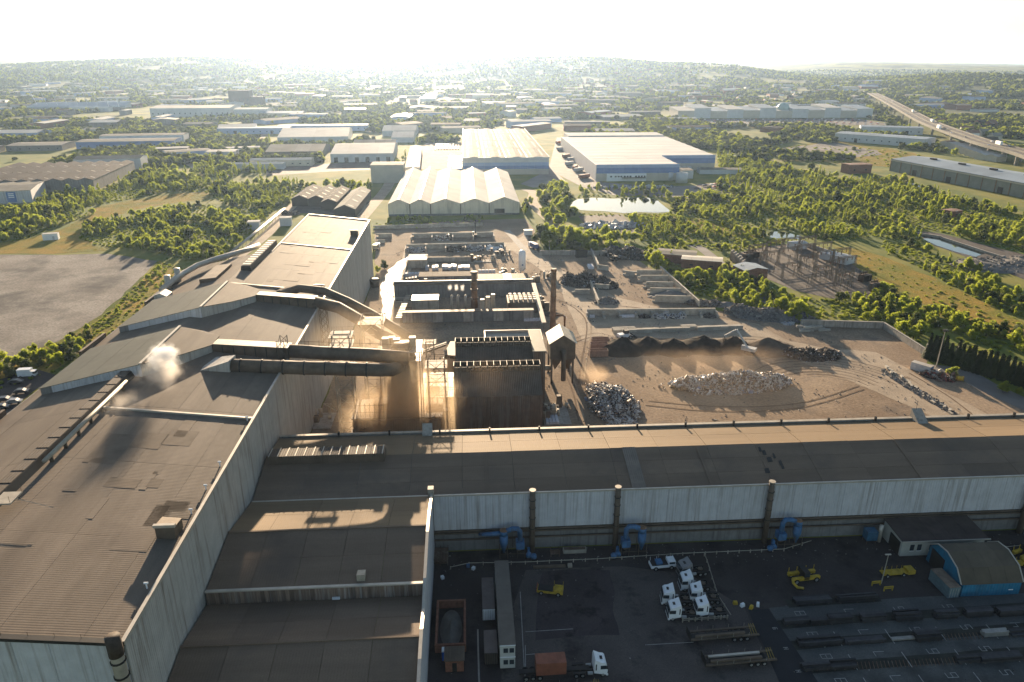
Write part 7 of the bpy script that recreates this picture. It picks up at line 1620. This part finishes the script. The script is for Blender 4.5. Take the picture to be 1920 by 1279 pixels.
def crown(seed, n=1000, kind_='round'):
    rr = random.Random(seed); m = MB(); lobes = []
    if kind_ == 'round':
        lobes = [(0, 0, .9, .58)] + [(rr.uniform(.4, .72) * math.cos(a + rr.uniform(-.4, .4)), rr.uniform(.4, .72) * math.sin(a + rr.uniform(-.4, .4)), rr.uniform(.45, 1.25), rr.uniform(.26, .48)) for a in [k * 2 * PI / 6 for k in range(6)]] + [(rr.uniform(-.3, .3), rr.uniform(-.3, .3), rr.uniform(1.3, 1.6), rr.uniform(.3, .42)) for _ in range(3)]
    elif kind_ == 'tall':
        lobes = [(rr.uniform(-.18, .18), rr.uniform(-.18, .18), .45 + k * .36, .48 - k * .055) for k in range(6)]
    elif kind_ == 'bush':
        lobes = [(rr.uniform(-.6, .6), rr.uniform(-.6, .6), rr.uniform(.15, .55), rr.uniform(.3, .5)) for _ in range(7)]
    for x, y, z, r in lobes:                           # dark heart that closes the crown
        na, nb = 6, 4
        pts = [[(x + .72 * r * math.cos(2 * PI * k / na) * math.sin(PI * j / nb), y + .72 * r * math.sin(2 * PI * k / na) * math.sin(PI * j / nb), z + .72 * r * math.cos(PI * j / nb)) for k in range(na)] for j in range(nb + 1)]
        o = len(m.v); m.v += [p for ring in pts for p in ring]
        for j in range(nb):
            for k in range(na): m.f.append((o + j * na + k, o + j * na + (k + 1) % na, o + (j + 1) * na + (k + 1) % na, o + (j + 1) * na + k))
    tot = sum(l[3] ** 2 for l in lobes)
    for x, y, z, r in lobes:
        for _ in range(int(n * r * r / tot)):
            d = Vector((rr.gauss(0, 1), rr.gauss(0, 1), rr.gauss(.25, 1))).normalized(); q = Vector((x, y, z)) + d * r * rr.uniform(.72, 1.1 if rr.random() < .8 else 1.36)
            if q.z < .02: continue
            nn = (d + Vector((rr.uniform(-1, 1), rr.uniform(-1, 1), rr.uniform(-1, 1))) * .8).normalized(); e = nn.to_track_quat('Z', 'Y'); s = rr.uniform(.045, .11)
            m.add([q + e @ Vector((s, 0, 0)), q + e @ Vector((0, s * .75, .0)), q + e @ Vector((-s, 0, 0)), q + e @ Vector((0, -s * .75, 0))], [(0, 1, 2, 3)])
    me = bpy.data.meshes.new('crown'); me.from_pydata(m.v, [], m.f); me.materials.append(m_leaf); return me
CROWNS = [crown(s) for s in (1, 2, 3, 4)] + [crown(9, 560, 'tall')]
m_leafm = leaf_mat('dark mature and shaded leaf', (.022, .042, .012), (.06, .082, .020), (.14, .18, .03), .32)  # mature tone, also darkened to paint the shaded side of the far hills
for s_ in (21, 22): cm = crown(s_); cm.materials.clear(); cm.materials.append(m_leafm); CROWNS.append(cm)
BUSH = crown(12, 420, 'bush')
TRUNK = MB().path([(0, 0, -.15), (.02, 0, .25), (0, .03, .6), (-.03, .02, 1.0)], [.075, .06, .045, .03], 7)
for a, b in (((0, .02, .45), (.3, .1, .9)), ((0, .02, .5), (-.25, .2, .95)), ((0, .02, .4), (.05, -.3, .85))): TRUNK.tube(a, b, .03, .015, n=5)
TRUNK = TRUNK.mesh('trunk', m_bark)
def conifer(seed):
    rr = random.Random(seed); m = MB()
    for k in range(15):
        z = .12 + k * .14; r = .52 * (1 - k / 15.5)
        for j in range(13):
            a = rr.uniform(0, 2 * PI); L_ = r * rr.uniform(.75, 1.15); w = .13 + .1 * r
            q = Vector((math.cos(a) * L_, math.sin(a) * L_, z - .12)); c = Vector((0, 0, z + .1)); s = Vector((-math.sin(a), math.cos(a), 0)) * w
            m.add([c, q * .6 + c * .4 + s, q, q * .6 + c * .4 - s], [(0, 1, 2, 3)])
    m.tube((0, 0, .05), (0, 0, 2.1), .32, .03, n=7)
    me = bpy.data.meshes.new('crown'); me.from_pydata(m.v, [], m.f); me.materials.append(m_leafd); return me
CONIF = [conifer(1), conifer(2)]
# pixel frame test in plant coordinates
_ci = cam.matrix_basis.inverted() if False else (Matrix.Translation(cam.location) @ cam.rotation_euler.to_matrix().to_4x4()).inverted()
def seen(x, y, z):
    v = _ci @ Vector((x, y, z))
    if v.z > -5: return False
    return abs(v.x / -v.z) < .72 and -.49 < v.y / -v.z < .47
AREAS = [  # polygon, spacing, (min, max) crown radius, share of tall crowns, words
    ([(-230.5, 440.5), (-243.7, 475.3), (-231.1, 496), (-215.8, 524.2), (-188, 546.6), (-158.2, 509.4), (-135, 463.9), (-129.5, 408.3), (-134.1, 381), (-157.8, 393.5), (-184.8, 411.7), (-209.2, 420.7)], 3.1, (1.5, 3.1), .15, 'round green tree in the thicket between dry meadow and melt shop'),
    ([(-291, 434.8), (-364.5, 555.3), (-314.3, 546.1), (-283.3, 536.2), (-256.1, 515.4), (-257.6, 497.7), (-261.7, 465.6), (-265.4, 437.2)], 3.4, (1.8, 3.4), .3, 'green tree in the thicket at the left edge of the dry meadow'),
    ([(-303.5, 525.8), (-351.2, 637.9), (-325.5, 689.5), (-255.7, 678.9), (-204.8, 634.4), (-148.8, 642.3), (-126.3, 618.7), (-129.1, 569.2), (-136.2, 531.1), (-134.9, 468.6), (-165.6, 528.9), (-206.3, 597.8), (-239.8, 609.9), (-255.8, 577), (-272, 543.5)], 3.5, (1.5, 3.2), .3, 'green tree in the scrub belt behind the dry meadow'),
    ([(-301.3, 634.9), (-309, 694.9), (-286.2, 710.1), (-251.5, 755.1), (-204.4, 715.4), (-207.2, 657.6), (-256.7, 632.1)], 5, (2.4, 4.2), .5, 'tall green tree between the ridged works and the estate'),
    ([(-155.8, 218.3), (-167.5, 237.9), (-163, 242.3), (-157.8, 252.6), (-151.9, 267.2), (-141.9, 258.4), (-141.3, 241.9), (-151.9, 241.6), (-156.3, 230.6)], 2.6, (1.5, 2.8), .1, 'leafy tree in the hedge above the left car park'),
    ([(-151.9, 267.2), (-151.8, 298.1), (-156.6, 343.4), (-162.7, 382.8), (-153.4, 373.8), (-147.5, 319.6), (-145.1, 278.4), (-145.1, 261.2)], 4.5, (.8, 1.8), .1, 'low bush on the verge beside the gravel lot'),
    ([(58.4, 586.5), (72.8, 606.4), (80.5, 590.2), (76.1, 538.8), (75.1, 498.7), (69.7, 456), (59.3, 434), (50.3, 473.6), (52.1, 529.7)], 4.2, (2.4, 4.6), .1, 'full green tree on the left bank of the lake'),
    ([(46.3, 434.8), (58.9, 431.1), (93.3, 431.9), (98.5, 410.9), (94.7, 387.3), (77, 388.4), (43.7, 395.2), (41.1, 414.4)], 3.6, (2.4, 4.2), .1, 'dense tree in the hedge above the yard entrance'),
    ([(92.7, 605.2), (158.7, 590.6), (156.5, 565.7), (147.3, 554.5), (126.3, 562.8), (88.9, 565.1)], 5.5, (1.6, 3.6), .2, 'tree along the far bank of the lake'),
    ([(83.1, 502), (104.7, 496.9), (95.9, 490.1), (83.8, 494.5)], 5, (1.4, 2.6), .1, 'bush on the near bank of the lake'),
    ([(152.9, 551.9), (176.1, 559.8), (198.9, 577.9), (232.2, 661.6), (283.3, 827.1), (313.2, 769.5), (321.9, 697.3), (334, 636.4), (386.1, 633.2), (374.6, 587.9), (369.2, 525.2), (384.4, 444.7), (311.5, 353.6), (306, 369.6), (298.2, 402.6), (292.5, 427), (281.1, 438.3), (266.9, 404.5), (252.7, 408.1), (244.5, 416.9), (213.6, 407.8), (203.8, 418), (205.8, 433.8), (188.3, 440.9), (178.3, 450.9), (160.7, 471.9), (143.3, 498.3)], 3.5, (1.3, 3.3), .3, 'green tree in the broad woodland right of the lake'),
    ([(109.5, 492.9), (141.4, 490.9), (159.6, 468.6), (181, 435.3), (178.2, 415.4), (194.8, 408.9), (171, 397.3), (145.3, 384.2), (138.9, 389.4), (131.5, 399.8), (117.2, 393.1), (111.7, 401), (100.9, 414.7), (106.4, 453.8)], 3.8, (1.2, 2.9), .2, 'tree in the scrub between lake and substation'),
    ([(94.7, 387.3), (111.7, 401), (113, 391), (105.2, 357.8), (113.9, 351.2), (123.6, 338.9), (137.8, 357.9), (134.4, 331.8), (143, 308.1), (160, 296.9), (178.1, 298.1), (191.8, 315), (192.5, 294.1), (202.7, 279.7), (206.6, 261.6), (213.7, 239.2), (205.3, 228.3), (193.9, 240.4), (185.2, 259.3), (173.6, 261.8), (166.7, 269.2), (149.6, 275.5), (133.9, 270.6), (121.6, 284.7), (106.6, 302.5), (101.8, 310.6), (98.8, 334), (95.1, 358.5)], 3.1, (1.5, 3.2), .15, 'bushy green tree in the belt below the substation'),
    ([(243.4, 405.9), (256.2, 392.1), (252.9, 348.8), (252.1, 315.6), (250.1, 276.8), (230.5, 252.3), (225.3, 278.3), (226.5, 308.7), (231, 350.1), (229.4, 377.8)], 3.6, (1.3, 2.9), .2, 'green tree in the belt right of the meadow strip'),
    ([(170.4, 263.9), (176.1, 258.6), (172.4, 247.2), (166.1, 232.7), (166.2, 239.4), (165.8, 252.2)], 3.4, (1.6, 3.0), .1, 'leafy shrub outside the yard wall corner'),
    ([(155.1, 211.5), (162.2, 211.1), (179.3, 188.3), (186.5, 197.3), (173.7, 211.6), (166.4, 217.4)], 3.6, (1.2, 2.4), .1, 'low shrub at the foot of the conifer hedge'),
    ([(-48.5, 367.3), (-44.9, 379.9), (-40.5, 368.9), (-42, 356.8), (-45.5, 347.4)], 3.2, (1.6, 2.6), .1, 'small tree on the island beside the melt shop wall'),
    ([(-53.4, 485.1), (10.2, 488.2), (9.9, 477.8), (-50.7, 471.5)], 3.6, (1.3, 2.4), .1, 'bush along the front of the five gabled warehouse'),
    ([(36.5, 497.4), (47, 563), (46.3, 530.1), (39.4, 491.7)], 4, (1.8, 3.0), .1, 'tree beside the right wall of the five gabled warehouse'),
    ([(-126.3, 618.7), (-107.2, 636.9), (-83.4, 627), (-74.6, 589.7), (-80, 566.2), (-98.6, 581.4), (-117.1, 592.3)], 5, (2.2, 4.0), .2, 'tree behind the black gabled sheds'),
    ([(-71.9, 721.5), (-67.2, 792.9), (-65.4, 890.1), (-58.7, 999.3), (-55.9, 838.2), (-59.6, 728.1)], 5, (2.0, 3.6), .3, 'tree between the white canopy and long white warehouse'),
    ([(-209.2, 688.8), (-227.8, 802.8), (-258, 991.5), (-241.9, 1010.5), (-210.9, 801.7), (-176.7, 703.4), (-190.5, 681.2)], 5.5, (2.2, 4.0), .4, 'tree along the estate road')]
def scatter(poly, sp, seed, check=True):
    rr = random.Random(seed); xs = [p[0] for p in poly]; ys = [p[1] for p in poly]; x0, x1, y0, y1 = min(xs), max(xs), min(ys), max(ys)
    grid = {}; out = []; n = int((x1 - x0) * (y1 - y0) / (sp * sp) * 2.2)
    for _ in range(min(n, 60000)):
        p = (rr.uniform(x0, x1), rr.uniform(y0, y1))
        if not inside(p, poly): continue
        if check and noise.noise(Vector((p[0] / 28, p[1] / 28, seed))) < -.1: continue
        g = (int(p[0] // sp), int(p[1] // sp)); ok = True
        for i in (-1, 0, 1):
            for k in (-1, 0, 1):
                for q in grid.get((g[0] + i, g[1] + k), ()):
                    if (q[0] - p[0]) ** 2 + (q[1] - p[1]) ** 2 < sp * sp: ok = False
        if ok and not (p[1] > 460 and not free(p[0], p[1], -2)): grid.setdefault(g, []).append(p); out.append(p)
    return out
LAKES = [[(72.9, 526.4), (84.3, 556.1), (140.6, 559.6), (144.9, 543.4), (142.8, 496.4), (119, 494.2), (83.4, 503.9)], [(179.3, 426.6), (189.1, 437.8), (198.2, 435.8), (203.8, 418), (195.4, 410.2)], SUB]
trees = []
for ai, (poly, sp, (ra, rb), tall, lab) in enumerate(AREAS):
    rr = random.Random(100 + ai)
    for x, y in scatter(poly, sp * 1.12, 200 + ai):
        if any(inside((x, y), l) for l in LAKES): continue
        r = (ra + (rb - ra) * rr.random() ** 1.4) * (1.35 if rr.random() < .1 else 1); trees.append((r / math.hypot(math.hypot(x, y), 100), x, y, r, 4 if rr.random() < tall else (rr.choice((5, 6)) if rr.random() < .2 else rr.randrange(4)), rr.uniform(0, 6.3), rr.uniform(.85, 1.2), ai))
trees.sort(reverse=True)
ind = [t for t in trees if seen(t[1], t[2], 3) and t[1] > -330][:300]
idset = set(id(t) for t in ind)
rest = [t for t in trees if id(t) not in idset]
for _, x, y, r, v, rz, hs, ai in ind:
    xs_ = [p[0] for p in AREAS[ai][0]]; ys_ = [p[1] for p in AREAS[ai][0]]; f_ = (x - min(xs_)) / (max(xs_) - min(xs_)); g_ = (y - min(ys_)) / (max(ys_) - min(ys_))
    lab = ('slim ' if v == 4 else 'dark ' if v > 4 else 'large ' if r > AREAS[ai][2][1] else '') + (AREAS[ai][4].replace('green ', '') if v > 4 else AREAS[ai][4]) + ', ' + ('left' if f_ < .34 else 'middle' if f_ < .67 else 'right') + (' near' if g_ < .5 else ' far')
    t = thing('tree', lab, 'tree', (x, y, 0), rz, lab); s = (r * (.75 if v == 4 else 1), r * (.75 if v == 4 else 1), r * hs)
    put(CROWNS[v], 'crown', t, (0, 0, 0), 0, s); put(TRUNK, 'trunk', t, (0, 0, 0), 0, (r, r, r * hs))
def gn_instances(name, pts, sources, label):
    """one mass of plants: points with size, turn and shape, instanced from the crowns of standing trees"""
    me = bpy.data.meshes.new(name); me.from_pydata([p[:3] for p in pts], [], [])
    for an, tp, ix in (('size', 'FLOAT_VECTOR', 3), ('turn', 'FLOAT', 4), ('shape', 'INT', 5)):
        at = me.attributes.new(an, tp, 'POINT')
        for i, p in enumerate(pts):
            if tp == 'FLOAT_VECTOR': at.data[i].vector = p[ix]
            else: at.data[i].value = p[ix]
    o = put(me, name); kind(o, 'stuff', label)
    ng = bpy.data.node_groups.new(name, 'GeometryNodeTree'); ng.interface.new_socket('Geometry', in_out='INPUT', socket_type='NodeSocketGeometry'); ng.interface.new_socket('Geometry', in_out='OUTPUT', socket_type='NodeSocketGeometry')
    N = ng.nodes; L = ng.links.new; gi = N.new('NodeGroupInput'); go = N.new('NodeGroupOutput'); jn = N.new('GeometryNodeJoinGeometry')
    for s in reversed(sources):
        oi = N.new('GeometryNodeObjectInfo'); oi.transform_space = 'ORIGINAL'; oi.inputs['Object'].default_value = s
        g2 = N.new('GeometryNodeGeometryToInstance'); L(oi.outputs['Geometry'], g2.inputs[0]); L(g2.outputs[0], jn.inputs[0])
    ip = N.new('GeometryNodeInstanceOnPoints'); L(gi.outputs[0], ip.inputs['Points']); L(jn.outputs[0], ip.inputs['Instance']); ip.inputs['Pick Instance'].default_value = True
    def na(nm, tp): a = N.new('GeometryNodeInputNamedAttribute'); a.data_type = tp; a.inputs[0].default_value = nm; return a.outputs[0]
    L(na('shape', 'INT'), ip.inputs['Instance Index']); L(na('size', 'FLOAT_VECTOR'), ip.inputs['Scale'])
    cx = N.new('ShaderNodeCombineXYZ'); L(na('turn', 'FLOAT'), cx.inputs[2]); L(cx.outputs[0], ip.inputs['Rotation']); L(ip.outputs[0], go.inputs[0])
    md = o.modifiers.new('plants', 'NODES'); md.node_group = ng
    return o
# the first tree of every crown shape lends its crown to the far woods
src = []
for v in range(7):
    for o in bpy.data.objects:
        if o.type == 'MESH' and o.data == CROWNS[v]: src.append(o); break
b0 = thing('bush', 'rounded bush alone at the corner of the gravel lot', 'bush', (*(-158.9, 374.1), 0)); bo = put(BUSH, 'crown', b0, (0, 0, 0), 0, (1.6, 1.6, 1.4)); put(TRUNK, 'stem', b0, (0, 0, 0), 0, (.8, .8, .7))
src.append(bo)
def pk(x, y, r, v, rz, hs): w = .75 if v == 4 else 1; return (x, y, ground_z(x, y), Vector((r * w, r * w, r * hs)), rz, v)
gn_instances('woodland', [pk(x, y, r, v, rz, hs) for _, x, y, r, v, rz, hs, ai in rest], src, 'scrub woodland thickets around the works, too many trees to count')
# low scrub and tussocks
rr = random.Random(77); sc = []
for poly, sp, ra, rb in ((AREAS[0][0], 2.3, .5, 1.2), (AREAS[2][0], 2.5, .5, 1.3), (AREAS[5][0], 2.2, .4, 1.0), (AREAS[10][0], 2.6, .6, 1.4), (AREAS[11][0], 2.4, .6, 1.4), (AREAS[12][0], 2.4, .6, 1.5), (AREAS[13][0], 2.6, .6, 1.4), (AREAS[1][0], 2.6, .5, 1.2),
                         ([(-163.8, 387.2), (-145.4, 370.2), (-136.5, 287.2), (-141.5, 238.6), (-158, 216.5), (-169.7, 235.8), (-163.6, 253), (-153.9, 267.3), (-151.8, 298.1), (-157.4, 345.2)], 2.4, .35, .95),
                         ([(113.1, 492.7), (140.6, 491), (159.1, 466.9), (183.8, 438.2), (173.4, 419.8), (146.9, 428.6), (124, 441.8), (109.8, 453.6)], 3.2, .5, 1.2), ([(214.7, 384.7), (226, 319.8), (223.9, 244), (214.9, 232.8), (202.6, 255.8), (196.7, 285), (189.6, 310.9), (198, 352.1)], 5, .3, .8),
                         ([(133.6, 269.9), (167.8, 269.1), (168.5, 239.3), (171.9, 258.9), (149, 274.2)], 2.6, .4, 1.1), ([(216.7, 309.3), (223.9, 244), (194.2, 207), (169.3, 221.8), (174.4, 247.1), (183.3, 270.8)], 4, .5, 1.3), ([(-61.5, 475.4), (10, 481.2), (9.6, 461.3), (-58.6, 456.1)], 3, .5, 1.1),
                         ([(69.2, 499.1), (140.9, 489.1), (131, 482.5), (77.7, 491.2)], 2.6, .5, 1.1), ([(74.9, 547.7), (87.5, 570), (152.4, 566), (151.4, 538.6), (147.3, 554.5), (88.2, 560.5)], 3, .5, 1.2),
                         ([(327.3, 829.4), (414, 906.3), (508.3, 833.6), (499.1, 758), (429, 698.1), (347.1, 754.5)], 9, .8, 2.0)):
    for x, y in scatter(poly, sp, int(rr.random() * 1e4), False):
        if any(inside((x, y), l) for l in LAKES): continue
        r = rr.uniform(ra, rb); sc.append((x, y, 0, Vector((r * 1.3, r * 1.3, r)), rr.uniform(0, 6.3), 7))
gn_instances('scrub', sc, src, 'low scrub, brambles and tussocks between the trees')
# far woods of the valley and the hills
fw = []; n = 0
for _ in range(120000):
    a = ang(rr.uniform(-90, 2010)); d = 640 * (8.6 ** rr.random()); x, y = d * math.sin(a), d * math.cos(a)
    nv = noise.noise(Vector((x / 190, y / 190, 8))) + .5 * noise.noise(Vector((x / 60, y / 60, 2)))
    hill = ground_z(x, y) if d > 1900 else 0
    if nv < (.02 if d < 1300 else (-.06 if hill < 12 else -.2)): continue
    if d < 2600 and not free(x, y, 3): continue
    if x > -130 and x < 250 and y < 960: continue
    if x < -60 and x > -330 and y < 690: continue
    if x > 90 and x < 430 and y < 760: continue
    if x > 430 and x < 620 and y < 930 and y > 700: 
        if rr.random() < .8: continue
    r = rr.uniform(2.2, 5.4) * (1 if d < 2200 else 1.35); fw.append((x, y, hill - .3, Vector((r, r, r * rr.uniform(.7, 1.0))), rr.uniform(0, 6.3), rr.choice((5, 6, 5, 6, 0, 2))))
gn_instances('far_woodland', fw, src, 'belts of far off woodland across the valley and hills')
# conifer hedge at right
hd = [(163, 230.9), (165.4, 227.8), (169.3, 221.8), (174.3, 215.1), (179.3, 207.9), (183.5, 200.2)]
k = 0
for i in range(len(hd) - 1):
    a, b = Vector(hd[i]), Vector(hd[i + 1]); n = int((b - a).length / 1.5)
    for j in range(n):
        for row in (0, 1.7):
            p = a.lerp(b, j / n) + Vector((R.uniform(-.3, .3) + row * .5, R.uniform(-.4, .4) + row)); h = R.uniform(3.6, 4.6)
            t = thing('conifer', 'dark conifer in the tall hedge at the right edge of the yard', 'conifer', (p.x, p.y, 0), R.uniform(0, 6), 'conifers of the dark hedge'); put(CONIF[k % 2], 'crown', t, (0, 0, 0), 0, (4.2, 4.2, h * R.uniform(.85, 1.12))); k += 1

# ================================================================ AIR: HAZE, STEAM AND DUST
def vol_box(name, a, b, col, dens, g, label):
    o = MB().b2(a, b).obj(name, None); m = bpy.data.materials.new(name); m.use_nodes = True; N = m.node_tree.nodes; N.remove(N['Principled BSDF'])
    v = N.new('ShaderNodeVolumePrincipled'); v.inputs['Color'].default_value = (*col, 1); v.inputs['Density'].default_value = dens; v.inputs['Anisotropy'].default_value = g
    m.node_tree.links.new(v.outputs[0], N['Material Output'].inputs['Volume']); o.data.materials.append(m)
    return kind(o, 'stuff', label)
def cloud(name, c, r, col, dens, g, scale, cut, label, soft=.0):
    """billow of steam, smoke or dust: an ellipsoid whose density falls off and breaks up with noise"""
    m = MB(); na, nb = 16, 10
    for j in range(nb + 1):
        for k in range(na): m.v.append((math.cos(2 * PI * k / na) * math.sin(PI * j / nb), math.sin(2 * PI * k / na) * math.sin(PI * j / nb), math.cos(PI * j / nb)))
    for j in range(nb):
        for k in range(na): m.f.append((j * na + k, j * na + (k + 1) % na, (j + 1) * na + (k + 1) % na, (j + 1) * na + k))
    o = m.obj(name, None, None, c); o.scale = r
    mt = bpy.data.materials.new(name); mt.use_nodes = True; nt = mt.node_tree; N = nt.nodes; L = nt.links.new; N.remove(N['Principled BSDF'])
    v = N.new('ShaderNodeVolumePrincipled'); v.inputs['Color'].default_value = (*col, 1); v.inputs['Anisotropy'].default_value = g
    tc = N.new('ShaderNodeTexCoord'); ln = N.new('ShaderNodeVectorMath'); ln.operation = 'LENGTH'; L(tc.outputs['Object'], ln.inputs[0])
    fo = N.new('ShaderNodeMapRange'); fo.interpolation_type = 'SMOOTHSTEP'; L(ln.outputs['Value'], fo.inputs[0]); fo.inputs[1].default_value = soft; fo.inputs[2].default_value = .98; fo.inputs[3].default_value = 1; fo.inputs[4].default_value = 0
    ge = N.new('ShaderNodeNewGeometry'); nz = N.new('ShaderNodeTexNoise'); nz.inputs['Scale'].default_value = scale; nz.inputs['Detail'].default_value = 4; nz.inputs['Roughness'].default_value = .6; L(ge.outputs['Position'], nz.inputs[0])
    ad = N.new('ShaderNodeMath'); ad.operation = 'MULTIPLY_ADD'; L(fo.outputs[0], ad.inputs[0]); ad.inputs[1].default_value = .55; n2 = N.new('ShaderNodeMapRange'); n2.clamp = False; L(nz.outputs[0], n2.inputs[0]); n2.inputs[1].default_value = .25; n2.inputs[2].default_value = .75; L(n2.outputs[0], ad.inputs[2])
    mr = N.new('ShaderNodeMapRange'); L(ad.outputs[0], mr.inputs[0]); mr.inputs[1].default_value = cut; mr.inputs[2].default_value = cut + .35; mr.inputs[3].default_value = 0; mr.inputs[4].default_value = dens
    mu = N.new('ShaderNodeMath'); mu.operation = 'MULTIPLY'; L(mr.outputs[0], mu.inputs[0]); L(fo.outputs[0], mu.inputs[1]); L(mu.outputs[0], v.inputs['Density'])
    L(v.outputs[0], N['Material Output'].inputs['Volume']); o.data.materials.append(mt)
    return kind(o, 'stuff', label)
vol_box('haze', (-11500, -900, -12), (11500, 13000, 270), (.49, .69, 1.0), 4.2e-5, .62, 'pale evening haze over the valley')
cloud('steam_plume', (-70.5, 159.5, 36), (5.8, 4.8, 4.8), (1, 1, 1), 1.3, .0, .36, .74, 'bright white steam puff beside the near roof hood', .1)
cloud('smoke', (-68.5, 152, 35), (8.5, 9, 4.6), (.88, .83, .78), .22, .3, .17, .66, 'grey brown smoke drifting over the melt shop roof')
cloud('smoke', (-70, 138, 35), (6, 9, 3.6), (.8, .74, .68), .09, .3, .2, .64, 'thin smoke trailing along the melt shop roof')
cloud('dust_cloud', (-19, 174, 15), (23, 14, 20), (.90, .72, .50), .2, .45, .07, .5, 'brown dust hanging around the spray tower')
cloud('dust_cloud', (4, 182, 16), (20, 16, 10), (.80, .60, .40), .012, .45, .08, .5, 'thin brown dust over the rusty double shed')
cloud('dust_cloud', (85, 230, 2), (44, 11, 6), (.80, .62, .45), .02, .4, .07, .55, 'brown dust blowing across the black dust heaps')
cloud('dust_cloud', (42, 218, 2.5), (11, 9, 5), (.82, .64, .45), .05, .4, .12, .55, 'puff of dust beside the bag filter')
cloud('dust_cloud', (-25, 162, 19), (24, 9, 5), (.78, .58, .40), .02, .4, .09, .55, 'brown dust drifting over the mill parapet')
for i, x in enumerate(((-8.3, 311.1)[0], (-5.5, 310.9)[0], (-2.9, 310.7)[0])): cloud('steam_plume', (x, (-5.4, 301.8)[1], 8), (1.5, 1.5, 2.4), (1, 1, 1), .9, .2, .8, .6, 'small steam puff over the cooling block, %s of three' % ('left', 'middle', 'right')[i], .1)
cloud('dust_cloud', (80, 205, 5), (72, 40, 9), (.88, .72, .52), .0025, .5, .04, .45, 'thin sunlit dust over the whole scrap yard')
cloud('dust_cloud', (-30, 190, 26), (26, 22, 14), (.88, .72, .52), .02, .5, .06, .5, 'golden dust rising past the fume ducts')
